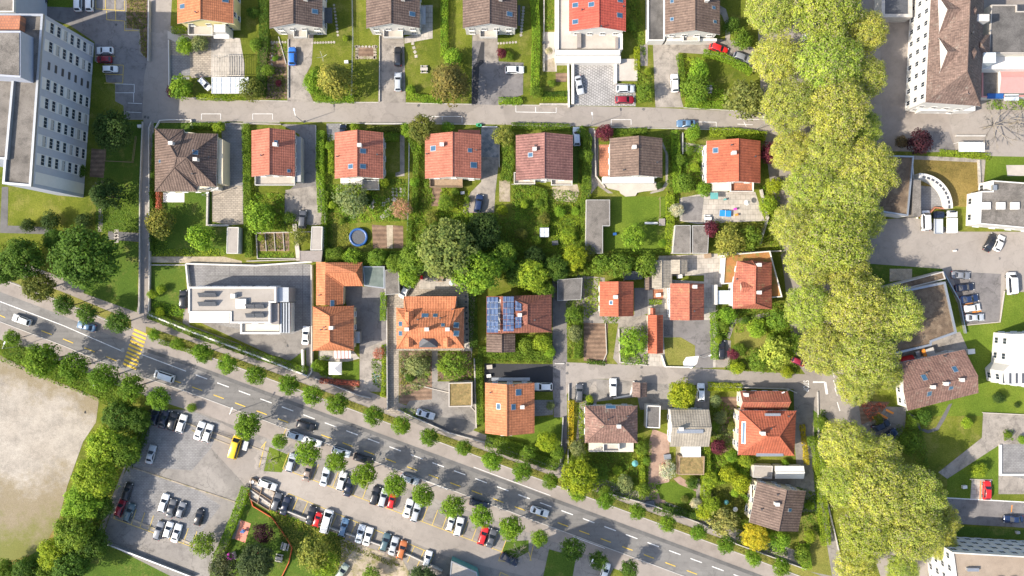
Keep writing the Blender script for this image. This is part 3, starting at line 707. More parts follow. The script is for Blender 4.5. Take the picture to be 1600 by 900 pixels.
def house(label, box, he, hr, ridge, rmat, wmat, ax='v', hip=(0, 0), rot=0.0, chim=(), sky_=(), vents=(), ov=0.5, cat='house', win=(2, 3), name='house', group=None, fh=2.7, bars=True):
    """rectangular house: box = eaves rectangle in photo pixels, ridge = pixel column (ax v) or row (ax h), hip = inset of each ridge end in metres"""
    x0, y0, x1, y1 = box; A, B = at(x0, y1, he), at(x1, y0, he)     # lower-left, upper-right in world
    cx, cyy = (A.x + B.x) / 2, (A.y + B.y) / 2
    if ax == 'v':
        rx = at(ridge, (y0 + y1) / 2, hr).x
        V = [(A.x, A.y, he), (B.x, A.y, he), (B.x, B.y, he), (A.x, B.y, he), (rx, A.y + hip[0], hr), (rx, B.y - hip[1], hr)]
        F = [(0, 4, 5, 3), (1, 2, 5, 4)] + ([(0, 1, 4)] if hip[0] else []) + ([(2, 3, 5)] if hip[1] else [])
        gab = [(0, 1, 4)] * (not hip[0]) + [(2, 3, 5)] * (not hip[1])
    else:
        ry = at((x0 + x1) / 2, ridge, hr).y
        V = [(A.x, A.y, he), (B.x, A.y, he), (B.x, B.y, he), (A.x, B.y, he), (A.x + hip[0], ry, hr), (B.x - hip[1], ry, hr)]
        F = [(0, 1, 5, 4), (2, 3, 4, 5)] + ([(3, 0, 4)] if hip[0] else []) + ([(1, 2, 5)] if hip[1] else [])
        gab = [(3, 0, 4)] * (not hip[0]) + [(1, 2, 5)] * (not hip[1])
    ca, sa = math.cos(R(rot)), math.sin(R(rot))
    def ro(v): return (cx + (v[0] - cx) * ca - (v[1] - cyy) * sa, cyy + (v[0] - cx) * sa + (v[1] - cyy) * ca, v[2])
    V0 = V; V = [ro(v) for v in V]
    t = thing(name, label, cat, (cx, cyy, 0), group=group)
    mb = MB(); w4 = [(A.x + ov, A.y + ov), (B.x - ov, A.y + ov), (B.x - ov, B.y - ov), (A.x + ov, B.y - ov)]
    # walls meet the underside of the roof
    pl = lambda x, y: roofz(V0, F, x, y)[0] - 0.24
    if ax == 'v': P8 = [w4[0], (V0[4][0], w4[0][1]), w4[1], w4[2], (V0[5][0], w4[2][1]), w4[3]]
    else: P8 = [w4[0], w4[1], (w4[1][0], V0[5][1]), w4[2], w4[3], (w4[3][0], V0[4][1])]
    P8 = [(p[0], p[1]) for p in P8]; zt = [pl(x, y) for x, y in P8]
    n = len(P8)
    R8 = [ro((p[0], p[1], 0)) for p in P8]
    for i in range(n):
        a, b = R8[i], R8[(i + 1) % n]
        mb.face([(a[0], a[1], 0), (b[0], b[1], 0), (b[0], b[1], zt[(i + 1) % n]), (a[0], a[1], zt[i])])
    part('wall', mb, M[wmat], t)
    rm, ridges = roof_mb(V, F)
    rf = part('roof', rm, [M[rmat], M['frame'] if ov else M[wmat]], t)
    mb = MB()
    for a, b in ridges: mb.tube(a + Vector((0, 0, .02)), b + Vector((0, 0, .02)), .13, .13, 6)
    if ridges: part('ridge_tiles', mb, M[rmat + '_ridge'] if rmat + '_ridge' in M else M[rmat], rf)
    roof_things(rf, V, F, chim, sky_, vents)
    if win:
        W = [ro((p[0], p[1], 0)) for p in w4]; fl, co = win
        for i in range(4):
            a, b = Vector(W[i]), Vector(W[(i + 1) % 4])
            windows(t, a, b, 0.0, fl, max(1, min(co, int((b - a).length / 2.2))), fh)
        # front door on the lower wall
        a, b = Vector(W[0]), Vector(W[1]); q = a + (b - a) * .5 if co % 2 == 0 else a + (b - a) * (1.0 / co)
        d = (b - a).normalized(); nn = Vector((d.y, -d.x, 0)); mb = MB(); c_ = q + nn * .03
        mb.box((c_.x, c_.y, 1.05), (1.0, .08, 2.1), math.atan2(d.y, d.x)); part('door', mb, M['wood'], t)
    return t, V, F, rf

def flat(label, poly, h, roofmat, wmat, par=0.35, parw=0.25, name='shed', cat='shed', over=0.0, win=None, group=None, parmat='wallwhite', loc=None):
    """flat-roofed building; poly in photo pixels at roof height"""
    P = [at(x, y, h) for x, y in poly]; P = [(p.x, p.y) for p in P]
    if area(P) < 0: P = P[::-1]
    c_ = (sum(p[0] for p in P) / len(P), sum(p[1] for p in P) / len(P), 0)
    t = thing(name, label, cat, c_, group=group)
    W = offset_poly(P, over + .001) if over else [Vector(p) for p in P]
    mb = MB(); mb.prism(W, 0, h - 0.2, bottom=False); part('wall', mb, M[wmat], t)
    I = offset_poly(P, parw)
    mb = MB(); mb.prism(P, h - 0.2, h - .15, m=1); mb.face([(p.x, p.y, h) for p in I], 0)
    rf = part('roof', mb, [M[roofmat], M[parmat]], t)
    mb = MB(); n = len(P)
    for i in range(n):
        j = (i + 1) % n; a, b, c2, d = P[i], P[j], I[j], I[i]
        mb.face([(a[0], a[1], h - .15), (b[0], b[1], h - .15), (b[0], b[1], h + par), (a[0], a[1], h + par)])
        mb.face([(a[0], a[1], h + par), (b[0], b[1], h + par), (c2[0], c2[1], h + par), (d[0], d[1], h + par)])
        mb.face([(c2[0], c2[1], h - .1), (d[0], d[1], h - .1), (d[0], d[1], h + par), (c2[0], c2[1], h + par)])
    part('parapet' if par > .2 else 'roof_edge', mb, M[parmat], t)
    if win:
        fl, co, fh = win
        for i in range(len(W)):
            a, b = W[i], W[(i + 1) % len(W)]; l = (b - a).length
            if l > 2.2: windows(t, a, b, 0, fl, max(1, min(co, int(l / 2.6))), fh, 1.4, 1.4)
    return t, rf, P
def add_box(name, parent, px, py, z, d, mat, rot=0.0):
    p = at(px, py, z); mb = MB(); mb.box((p.x, p.y, z + d[2] / 2), d, R(rot)); return part(name, mb, M[mat], parent)

def custom(label, verts, faces, walls, rmat, wmat, he, name='house', cat='house', chim=(), sky_=(), vents=(), win=None, ov=0.5):
    V = [tuple(at(x, y, h)) for x, y, h in verts]
    c_ = sum((Vector(v) for v in V), Vector()) / len(V); c_.z = 0
    t = thing(name, label, cat, c_)
    W = offset_poly([at(verts[i][0], verts[i][1], verts[i][2]) for i in walls], ov)
    mb = MB(); mb.prism(W, 0, he - .26, bottom=False); part('wall', mb, M[wmat], t)
    rm, ridges = roof_mb(V, faces); rf = part('roof', rm, [M[rmat], M['frame']], t)
    mb = MB()
    for a, b in ridges: mb.tube(a + Vector((0, 0, .02)), b + Vector((0, 0, .02)), .13, .13, 6)
    if ridges: part('ridge_tiles', mb, M[rmat], rf)
    roof_things(rf, V, faces, chim, sky_, vents)
    if win:
        fl, co = win
        for i in range(len(W)):
            a, b = W[i], W[(i + 1) % len(W)]; l = (b - a).length
            if l > 2.2: windows(t, a, b, 0, fl, max(1, min(co, int(l / 2.4))), 2.7)
    return t, V, rf

def balcony(t, x0, y0, x1, y1, z, mat='wallwhite', floor='concpale', things=True, rail=0.9):
    """balcony with solid parapet; rectangle in photo pixels at its floor height"""
    A, B = at(x0, y1, z), at(x1, y0, z); mb = MB()
    mb.box(((A.x + B.x) / 2, (A.y + B.y) / 2, z - .1), (B.x - A.x, B.y - A.y, .2), m=1)
    for c_, d in ((((A.x + B.x) / 2, A.y + .07), (B.x - A.x, .12)), (((A.x + B.x) / 2, B.y - .07), (B.x - A.x, .12)), ((A.x + .07, (A.y + B.y) / 2), (.12, B.y - A.y - .28)), ((B.x - .07, (A.y + B.y) / 2), (.12, B.y - A.y - .28))):
        mb.box((c_[0], c_[1], z + rail / 2), (d[0], d[1], rail))
    return part('balcony', mb, [M[mat], M[floor]], t)
def solid(t, name, x0, y0, x1, y1, z0, z1, mat, rot=0):
    A, B = at(x0, y1, z1), at(x1, y0, z1); mb = MB(); mb.box(((A.x + B.x) / 2, (A.y + B.y) / 2, (z0 + z1) / 2), (B.x - A.x, B.y - A.y, z1 - z0), R(rot)); return part(name, mb, M[mat], t)

# ---- north row (cut by the top of the picture)
t, V, F, rf = house('orange house with a pale yellow side wall at the west end of the north row', (277, -62, 365, 37), 6.2, 9.3, 313, 'r_orange', 'wallyellow', sky_=[(352, 0), (285, 10)], vents=[(307, 20)])
balcony(t, 296, 40, 334, 56, 3.0); solid(t, 'balcony_canopy', 334, 52, 358, 60, 3.0, 3.15, 'white'); solid(t, 'bay', 334, 38, 352, 50, 0, 5.2, 'wallwhite')
t, V, F, rf = house('first brown house from the west in the north row, beside the blue car', (421, -50, 504, 44), 6.2, 9.4, 458, 'r_brown', 'wallwhite', chim=[(478, 0)], sky_=[(492, 18)], win=(2, 4))
balcony(t, 460, 44, 481, 60, 2.8); solid(t, 'side_canopy', 506, 12, 519, 36, 2.3, 2.5, 'slate')
t, V, F, rf = house('second brown house from the west in the north row, with a paved side terrace', (572, -50, 656, 44), 6.2, 9.4, 611, 'r_brown', 'wallwhite', chim=[(630, 0)], sky_=[(644, 22)], win=(2, 4))
balcony(t, 600, 44, 630, 60, 2.8); solid(t, 'side_canopy', 657, 10, 665, 38, 2.3, 2.5, 'metal')
t, V, F, rf = house('third brown house from the west in the north row, behind the patched driveway', (723, -50, 808, 44), 6.2, 9.4, 765, 'r_brown', 'wallwhite', chim=[(782, 0)], sky_=[(796, 22)], win=(2, 4))
balcony(t, 750, 43, 777, 60, 2.8); solid(t, 'side_canopy', 809, 8, 813, 40, 2.3, 2.5, 'darkmetal')
t, V, F, rf = house('white house with bright red roof and stepped terraces', (889, -60, 978, 49), 7.2, 10.2, 936, 'r_red', 'wallwhite', sky_=[(899, 8), (899, 34), (968, 24), (969, 0), (924, 7)], vents=[(909, 16), (974, 11), (939, 42)], win=(2, 4))
solid(t, 'terrace', 873, 0, 972, 76, 0, 3.4, 'concpale'); solid(t, 'parapet', 868, 78, 969, 85, 0, 4.0, 'wallwhite'); solid(t, 'parapet', 868, -10, 873, 77, 0, 3.98, 'wallwhite'); solid(t, 'parapet', 966, 52, 973, 77, 0, 3.98, 'wallwhite')
solid(t, 'terrace', 868, 86, 970, 98, 0, 2.2, 'wallwhite'); solid(t, 'garage_wall', 893, 96, 897, 162, 0, 1.2, 'wallwhite'); solid(t, 'garage_wall', 960, 96, 964, 130, 0, 1.2, 'wallwhite'); solid(t, 'terrace_deck', 964, 92, 996, 126, 0, .6, 'concpale')
solid(t, 'partition', 902, 50, 908, 74, 3.4, 4.5, 'woodgrey'); solid(t, 'partition', 962, 58, 966, 76, 3.4, 4.5, 'woodgrey')
t, V, F, rf = house('brown house with mossy chimneys beside the red parked car', (1039, -60, 1125, 54), 6.2, 9.2, 1086, 'r_brownpale', 'wallwhite', chim=[(1103, 2)], sky_=[(1050, 2, .7, .7), (1050, 30, .7, .7), (1115, 12, .6, .8), (1117, 34, .6, .8)], win=(2, 4))
balcony(t, 1066, 52, 1092, 66, 3.0); solid(t, 'wall_strip', 1042, 60, 1120, 64, 0, 2.9, 'wallwhite')
flat('grey flat-roofed garage attached to the brown house at the top', [(1012, -60), (1038, -60), (1038, 64), (1012, 64)], 3.0, 'gravelroof_dark', 'wallwhite', name='garage', cat='garage')
# ---- middle row
t, V, rf = custom('large brown house with a many-sided hipped roof at the west end of the middle row',
    [(242, 201, 5.6), (287, 202, 5.6), (289, 208, 5.6), (340, 209, 5.6), (338, 292, 5.6), (310, 291, 5.6), (308, 299, 5.6), (242, 299, 5.6), (291, 246, 10.0), (276, 246, 10.0), (262, 220, 8.2), (272, 262, 9.0)],
    [(0, 7, 11, 9, 10), (0, 10, 1), (1, 10, 9, 2), (2, 9, 8, 3), (3, 8, 4), (4, 8, 5), (8, 11, 5), (8, 9, 11), (5, 11, 6), (6, 11, 7)], [0, 1, 3, 4, 6, 7], 'r_brown', 'wallcream', 5.6,
    chim=[(308, 250), (270, 225)], sky_=[(250, 252, .6, .6), (263, 253, .6, .6), (305, 238, .9, 1.1)], vents=[(328, 246), (302, 272)], win=(2, 3))
solid(t, 'balcony', 329, 288, 341, 296, 0, 2.8, 'wallwhite'); solid(t, 'bay', 340, 218, 348, 287, 0, 4.8, 'wallcream')
t, V, F, rf = house('salmon-roofed house with a grey side wall, first of three in the middle row', (393, 204, 461, 276), 6.0, 9.0, 421, 'r_salmon', 'wallgrey', chim=[(432, 227)], sky_=[(431, 223, .9, .7), (451, 267, .6, .6)], vents=[(409, 243)])
solid(t, 'bay', 462, 214, 470, 284, 0, 3.2, 'wallgrey'); balcony(t, 400, 274, 462, 290, 2.8)
t, V, F, rf = house('salmon-roofed house above the round blue trampoline', (523, 207, 599, 279), 6.0, 9.2, 558, 'r_salmon', 'wallwhite', chim=[(563, 228)], sky_=[(567, 236), (548, 260), (567, 260)], vents=[(527, 245), (590, 242)])
balcony(t, 566, 282, 593, 297, 1.2); solid(t, 'bay', 532, 277, 566, 286, 0, 3.0, 'wallwhite')
t, V, F, rf = house('wide salmon-roofed house above the small blue car', (664, 210, 752, 279), 6.0, 9.2, 707, 'r_salmon', 'wallwhite', chim=[(691, 227)], sky_=[(677, 232, 1.1, 1.3), (734, 235, .8, .9), (740, 258, 1.2, 1.5)], vents=[(667, 241), (744, 235)])
solid(t, 'porch_roof', 716, 203, 750, 210, 4.2, 4.4, 'r_salmon'); balcony(t, 672, 279, 723, 293, 1.2, 'wood', 'wood')
t, V, F, rf = house('red-brown roofed house in the middle row with white rounded balconies', (806, 211, 895, 282), 6.0, 9.2, 851, 'r_purple', 'wallwhite', chim=[(835, 234)], sky_=[(829, 242, .9, 1.1)], vents=[(836, 228)])
balcony(t, 803, 270, 836, 288, 2.6); balcony(t, 861, 274, 894, 290, 2.6)
t, V, F, rf = house('brown house with terracotta side terrace and curved white patio', (953, 216, 1035, 277), 6.0, 9.2, 998, 'r_brownpale', 'wallwhite', chim=[(990, 231)], vents=[(1026, 254), (974, 266)])
solid(t, 'bay', 942, 276, 1022, 286, 0, 2.4, 'wallwhite')
mb = MB(); mb.prism([at(x, y, .5) for x, y in ((942, 286), (1025, 284), (1027, 297), (1006, 299), (996, 301), (993, 306), (978, 307), (970, 302), (968, 298), (950, 294))], 0, .5); part('patio', mb, M['concpale'], t)
t, V, F, rf = house('vermilion-roofed house at the east end of the middle row', (1104, 220, 1188, 286), 6.0, 9.0, 1154, 'r_vermil', 'wallwhite', chim=[(1145, 240)], sky_=[(1118, 235, 1.1, 1.1)], vents=[(1142, 227), (1179, 245)])
balcony(t, 1140, 284, 1176, 300, 2.8, 'wallwhite', 'terracotta'); solid(t, 'terrace', 1113, 284, 1140, 298, 0, 2.6, 'wallbeige'); solid(t, 'awning', 1110, 301, 1122, 311, 2.2, 2.3, 'teal')
# ---- sheds of the middle row
t, rf, P = flat('long L-shaped flat gravel-roofed shed beside a square lawn', [(916, 312), (953, 312), (953, 353), (942, 353), (942, 396), (915, 396)], 3.0, 'gravelroof', 'wallbeige', par=.06, parw=.12, parmat='wallgrey')
t, rf, P = flat('wide flat grey double shed left of the purple tree', [(1055, 352), (1079, 352), (1079, 396), (1051, 396)], 3.0, 'gravelroof', 'wallbeige', par=.06, parw=.12, parmat='wallgrey')
t, rf, P = flat('flat grey shed with a dark seam under the purple tree', [(1082, 352), (1108, 352), (1106, 396), (1082, 396)], 2.8, 'gravelroof', 'wallbeige', par=.06, parw=.12, parmat='wallgrey')
t, rf, P = flat('small white-walled shed with pale flat roof beside vegetable beds', [(487, 354), (504, 354), (503, 391), (485, 391)], 2.8, 'gravelroof_pale', 'wallwhite', par=.08, parw=.14)
t, rf, P = flat('low brown boarded shed below the white-walled shed', [(468, 392), (504, 392), (502, 409), (468, 408)], 2.2, 'woodgrey', 'woodgrey', par=.08, parmat='woodgrey')
t, rf, P = flat('narrow grey flat-roofed garden shed at the corner of the mown lawn', [(355, 355), (373, 355), (372, 396), (354, 396)], 2.8, 'gravelroof_pale', 'wallwhite', par=.08, parw=.14)
# ---- lower rows
t, rf, P = flat('modern white flat-roofed house with grey roof and raised solar panels', [(295, 448), (432, 448), (432, 473), (423, 473), (423, 505), (360, 505), (360, 489), (295, 489)], 7.0, 'gravelroof_pale', 'wallwhite', par=.35, name='modern_house', cat='house', win=(2, 6, 3.2), parw=.4)
solid(t, 'terrace', 296, 489, 358, 504, 0, 5.6, 'white'); solid(t, 'terrace', 376, 506, 436, 521, 0, 4.0, 'wallbeige'); solid(t, 'stair_wing', 433, 449, 451, 472, 0, 6.2, 'metal')
solid(t, 'parapet', 375, 519, 438, 522, 4.0, 4.7, 'wallwhite'); solid(t, 'parapet', 375, 506, 378, 522, 4.0, 4.6, 'wallwhite'); solid(t, 'balcony', 437, 473, 452, 520, 0, 4.6, 'paleglass')
for i in range(4): solid(t, 'louvre', 438 + i * 4.2, 473, 440 + i * 4.2, 520, 4.6, 5.6, 'metal')
solid(t, 'roof_curb', 368, 467, 384, 482, 7, 7.9, 'wallwhite'); solid(t, 'roof_box', 360, 459, 367, 466, 7, 8.2, 'wallwhite'); solid(t, 'roof_deck', 424, 474, 436, 507, 0, 6.1, 'woodgrey')
for x, y in ((317, 461), (331, 461), (317, 475), (331, 475), (391, 479), (406, 479), (391, 493), (406, 493)):
    p = at(x, y, 7.6); mb = MB(); a, b, dz = 1.05, .85, .5
    Q = [(p.x - a, p.y - b * .6, 7.3), (p.x + a, p.y - b * .6, 7.3), (p.x + a, p.y + b * .6, 8.3), (p.x - a, p.y + b * .6, 8.3)]
    mb.face(Q); mb.face([(q[0], q[1] + .05, q[2] - .06) for q in Q[::-1]]); 
    for s_ in (-.8, .8): mb.tube((p.x + s_, p.y + b * .55, 7.0), (p.x + s_, p.y + b * .55, 8.25), .04, .04, 5)
    for s_ in (-.8, .8): mb.tube((p.x + s_, p.y - b * .55, 7.0), (p.x + s_, p.y - b * .55, 7.35), .04, .04, 5)
    part('solar_panel', mb, M['slate'], t)
t, V, rf = custom('orange hipped-roof house with the striped awning, joined to a long wing', [(489, 479, 5.2), (553, 478, 5.2), (553, 547, 5.2), (489, 548, 5.2), (515, 494, 8.6), (515, 534, 8.6)],
    [(0, 3, 5, 4), (0, 4, 1), (1, 4, 5, 2), (2, 5, 3)], [0, 1, 2, 3], 'r_orange', 'wallcream', 5.2, chim=[(519, 512)], vents=[(502, 515), (509, 515), (507, 511)], win=(2, 3))
solid(t, 'balcony', 554, 518, 562, 536, 0, 2.6, 'metal')
mb = MB()
for i in range(9):
    A, B = at(521.5 + i * 2.9, 548, 2.9), at(523 + i * 2.9, 560, 2.4); mb.face([(A.x, B.y, 2.4), (B.x, B.y, 2.4), (B.x, A.y, 2.9), (A.x, A.y, 2.9)], i % 2); A2 = at(521.5 + (i + .5) * 2.9, 548, 2.9)
    mb.face([(B.x, B.y, 2.41), (A.x + .45, B.y, 2.41), (A.x + .45, A.y, 2.91), (B.x, A.y, 2.91)], 1 - i % 2)
part('awning', mb, [M['pink'], M['white']], t)
t, V, rf = custom('long orange-tiled wing with an L-shaped roof beside the grey yard', [(494, 409, 3.6), (566, 410, 3.6), (567, 447, 3.6), (537, 447, 3.6), (536, 477, 3.6), (494, 477, 3.6), (508, 410, 5.8), (508, 477, 5.8), (508, 426, 5.8), (556, 426, 5.6)],
    [(0, 5, 7, 6), (6, 8, 9, 1), (1, 9, 2), (2, 9, 8, 3), (3, 8, 7, 4)], [0, 1, 2, 3, 4, 5], 'r_orange', 'wallcream', 3.6, chim=[], vents=[(500, 461)], sky_=[(519, 475, 1.6, .8)], ov=.3)
t, V, rf = custom('large orange villa with hipped roof, dormers and a slate bay', [(619, 481, 6.4), (631, 481, 6.4), (631, 463, 6.4), (713, 463, 6.4), (713, 481, 6.4), (725, 481, 6.4), (725, 544, 6.4), (620, 545, 6.4), (640, 512, 10.2), (702, 512, 10.2), (634, 484, 6.9), (710, 484, 6.9)],
    [(0, 7, 8, 10), (1, 0, 10), (2, 3, 11, 10), (1, 2, 10), (3, 4, 11), (4, 5, 11), (10, 8, 9, 11), (5, 11, 9, 6), (6, 9, 8, 7)], [0, 1, 2, 3, 4, 5, 6, 7], 'r_orange', 'wallcream', 6.4,
    chim=[(637, 514, 1.7), (668, 514, 1.8), (700, 514, 1.7)], sky_=[(626, 506), (626, 521), (713, 508, 1.1, 1.3), (713, 521, 1.1, 1.3), (664, 493, 1.4, .9), (680, 493, .9, .8), (692, 508, .7, .7)], vents=[(653, 499), (688, 497), (707, 483)], win=(2, 5))
def dormer(t, px, py, z, wd, dp, hh, mat, wmat='wallcream', ang=-90):
    """small pitched dormer facing ang"""
    p = at(px, py, z); a = R(ang); d = Vector((math.cos(a), math.sin(a), 0)); u = Vector((-d.y, d.x, 0)); f = Vector((p.x, p.y, z))
    B = [f + u * (wd / 2), f - u * (wd / 2)]; mb = MB(); top = Vector((0, 0, hh)); apex = Vector((0, 0, hh + wd * .45)); back = -d * dp
    mb.face([B[1], B[0], B[0] + top, f + apex, B[1] + top]); mb.face([B[0], B[0] + back, B[0] + back + top, B[0] + top]); mb.face([B[1] + back, B[1], B[1] + top, B[1] + back + top])
    w_ = part('dormer', mb, M[wmat], t); V_ = [B[0] + top + u * .2 + d * .2, B[1] + top - u * .2 + d * .2, B[1] + top + back - u * .2, B[0] + top + back + u * .2, f + apex + d * .25, f + apex + back]
    rm, _ = roof_mb([tuple(v) for v in V_], [(0, 4, 5, 3), (1, 2, 5, 4)], .1); o = put('dormer_roof', rm.mesh('dormer_roof', [M[mat], M['frame']], tuple(t.location)), w_)
dormer(t, 640, 540, 7.2, 1.6, 2.0, .9, 'r_orange'); dormer(t, 700, 540, 7.2, 1.6, 2.0, .9, 'r_orange')
dormer(t, 640, 489, 7.6, 1.6, 2.4, 1.1, 'r_orange', ang=90)
V_ = [tuple(at(*v)) for v in ((655, 526, 7.6), (684, 526, 7.6), (684, 543, 7.6), (655, 543, 7.6), (669.5, 533, 9.4))]
rm, _ = roof_mb(V_, [(0, 3, 4), (3, 2, 4), (2, 1, 4), (1, 0, 4)]); part('bay_roof', rm, M['slate'], t)
solid(t, 'bay', 657, 528, 682, 541, 5, 7.5, 'wallcream')
t, V, rf = custom('old red house whose roof carries large blue solar panels', [(760, 463, 5.6), (842, 461, 5.6), (862, 460, 5.6), (862, 519, 5.6), (783, 521, 5.6), (760, 522, 5.6), (784, 521, 5.6), (824, 476, 9.2), (824, 506, 9.2), (784, 463, 8.4)],
    [(0, 5, 4, 9), (9, 4, 8, 7), (9, 7, 2, 1), (2, 7, 8, 3), (3, 8, 4)], [0, 2, 3, 5], 'r_solar', 'wallbeige', 5.6, vents=[(835, 500)], chim=[(812, 492)], win=(2, 3))
def panels(t, quad, nx, ny):
    """grid of solar panels on a quad given as four (px, py, h) corners"""
    Q = [at(*q) for q in quad]; n = (Q[1] - Q[0]).cross(Q[3] - Q[0]).normalized(); n = n if n.z > 0 else -n
    for i in range(nx):
        for j in range(ny):
            mb = MB(); c_ = []
            for a, b in ((i + .04, j + .04), (i + .96, j + .04), (i + .96, j + .96), (i + .04, j + .96)):
                u, v = a / nx, b / ny; c_.append((Q[0] * (1 - u) + Q[1] * u) * (1 - v) + (Q[3] * (1 - u) + Q[2] * u) * v + n * .14)
            if (c_[1] - c_[0]).cross(c_[2] - c_[0]).z < 0: c_ = c_[::-1]
            mb.face(c_); mb.face([q - n * .06 for q in c_[::-1]])
            for k in range(4): mb.face([c_[k] - n * .06, c_[(k + 1) % 4] - n * .06, c_[(k + 1) % 4], c_[k]])
            part('solar_panel', mb, M['panel'], t)
panels(t, [(761, 464, 5.9), (779, 464, 8.1), (779, 520, 8.1), (761, 520, 5.9)], 3, 6)
panels(t, [(786, 463, 8.7), (803, 463, 9.0), (803, 518, 9.0), (786, 518, 8.7)], 3, 6)
panels(t, [(805, 469, 9.0), (815, 475, 9.2), (815, 486, 9.2), (805, 486, 9.0)], 2, 2); panels(t, [(805, 495, 9.0), (815, 495, 9.2), (815, 512, 9.2), (805, 513, 9.0)], 2, 3)
t, V, F, rf = house('low brown-tiled annex below the solar roof', (760, 522, 805, 550), 3.2, 4.8, 784, 'r_brown', 'wallbeige', win=(1, 2), name='annex', cat='annex')
t, V, F, rf = house('small orange house with round skylight beside a ploughed vegetable patch', (937, 440, 990, 494), 5.4, 8.2, 966, 'r_vermil', 'wallcream', chim=[(961, 464)], sky_=[(955, 473, .8, .8)])
t, V, F, rf = house('small weathered red house above the paved court with oval lawn', (1047, 443, 1100, 500), 5.4, 8.0, 1077, 'r_oldred', 'wallwhite', chim=[(1084, 448)], vents=[(1084, 486)])
t, V, F, rf = house('long narrow red-tiled garage beside the oval lawn', (1012, 492, 1036, 552), 2.8, 4.2, 1026, 'r_vermil', 'wallbeige', win=None, ov=.25, name='garage', cat='garage')
t, V, F, rf = house('tiny red-roofed lean-to above the long narrow garage', (1016, 481, 1024, 492), 2.4, 3.0, 1020, 'r_oldred', 'wallbeige', win=None, ov=.1, name='shed', cat='shed')
t, rf, P = flat('flat-roofed wing covered with rust red sedum around a red house', [(1132, 398), (1203, 392), (1222, 464), (1198, 466), (1192, 440), (1129, 444)], 3.4, 'sedumred', 'wallwhite', par=.3, name='sedum_wing', cat='building')
t, V, rf = custom('red hipped house standing inside a sedum-covered flat roof', [(1152, 408, 5.4), (1175, 407, 5.4), (1206, 410, 5.4), (1206, 483, 5.4), (1145, 482, 5.4), (1145, 445, 5.4), (1181, 416, 8.0), (1180, 474, 8.0)],
    [(0, 5, 4, 7, 6), (0, 6, 1), (1, 6, 2), (2, 6, 7, 3), (3, 7, 4)], [0, 2, 3, 4, 5], 'r_oldred', 'wallwhite', 5.4, chim=[(1184, 457), (1184, 414)], sky_=[(1162, 425, 1.2, 1.1)], vents=[(1150, 436)], win=(2, 3))
dormer(t, 1157, 449, 6.2, 2.0, 2.5, .7, 'r_oldred', ang=180); solid(t, 'conservatory', 1122, 454, 1144, 475, 0, 2.4, 'paleglass'); solid(t, 'wall_strip', 1117, 445, 1121, 476, 0, 3, 'wallwhite')
t, rf, P = flat('old concrete flat-roofed shed right of the solar-panel house', [(871, 437), (910, 434), (908, 468), (871, 470)], 2.8, 'gravelroof_dark', 'conc_wall', par=.05, parw=.1, parmat='wallgrey')
t, V, F, rf = house('small grey-roofed shed left of the weathered red house', (1018, 407, 1050, 450), 2.6, 3.6, 1034, 'r_grey', 'wallgrey', win=None, ov=.2, name='shed', cat='shed')
t, V, F, rf = house('small grey-roofed workshop on the paved court', (1049, 406, 1074, 428), 2.8, 3.6, 1062, 'r_grey', 'wallgrey', win=None, ov=.2, name='shed', cat='shed')
t, V, F, rf = house('narrow brown-roofed shed right of the small orange house', (1008, 432, 1020, 453), 2.4, 3.2, 1014, 'r_brown', 'wallgrey', win=None, ov=.2, name='shed', cat='shed')
t, rf, P = flat('dark flat-roofed shed behind the small orange house', [(976, 424), (1004, 424), (1004, 436), (976, 438)], 2.4, 'slate', 'woodgrey', par=.06, parmat='slate')
t, rf, P = flat('narrow grey flat-roofed garage beside the green-glazed carport', [(602, 422), (623, 420), (624, 459), (602, 461)], 2.8, 'gravelroof', 'conc_wall', par=.05, parw=.1, parmat='wallgrey', name='garage', cat='garage')
t, rf, P = flat('grey-green glass carport between the orange wing and a garage', [(567, 416), (601, 416), (601, 451), (569, 447)], 2.6, 'greenroof' if 'greenroof' in M else 'slate', 'metal', par=.06, parmat='metal', name='carport', cat='carport')
# ---- bottom rows
t, V, F, rf = house('bright orange house beside the black asphalt yard and white pickup', (758, 598, 835, 677), 6.0, 9.4, 792, 'r_orange', 'wallcream', chim=[(816, 635)], sky_=[(779, 635, 1.2, 1.0), (802, 636, 1.2, 1.0), (810, 613, 1.3, 1.3)], vents=[(802, 602), (766, 613)])
solid(t, 'awning', 768, 590, 828, 595, 2.8, 2.9, 'metal'); solid(t, 'terrace', 782, 676, 800, 681, 0, 3, 'wallwhite')
t, rf, P = flat('square carport with straw-coloured sedum roof', [(701, 598), (738, 597), (738, 635), (701, 636)], 3.0, 'sedum', 'conc_wall', par=.2, name='carport', cat='carport', parmat='concpale')
t, V, F, rf = house('old brown mossy house with hipped roof south of the lane', (914, 634, 996, 692), 5.6, 9.0, 664, 'r_farm', 'wallcream', ax='h', hip=(4.2, 4.2), chim=[(966, 665)], sky_=[(954, 636, 2.2, .8)], vents=[(980, 650), (950, 655)])
solid(t, 'terrace', 920, 692, 990, 706, 0, 2.4, 'wallbeige'); balcony(t, 942, 692, 967, 704, 3.2)
t, V, F, rf = house('beige-shingled house with a long flat dormer behind the round lime tree', (1047, 640, 1108, 698), 5.4, 7.8, 668, 'r_grey', 'wallwhite', ax='h', chim=[(1063, 669)], win=(2, 2))
solid(t, 'dormer', 1058, 671, 1099, 677, 6.5, 7.9, 'metal'); solid(t, 'conservatory', 1067, 697, 1095, 714, 0, 2.8, 'paleglass')
t, rf, P = flat('small flat-roofed garage with white rim left of the beige house', [(1010, 633), (1032, 634), (1031, 669), (1009, 668)], 2.8, 'gravelroof_dark', 'wallwhite', par=.25, name='garage', cat='garage')
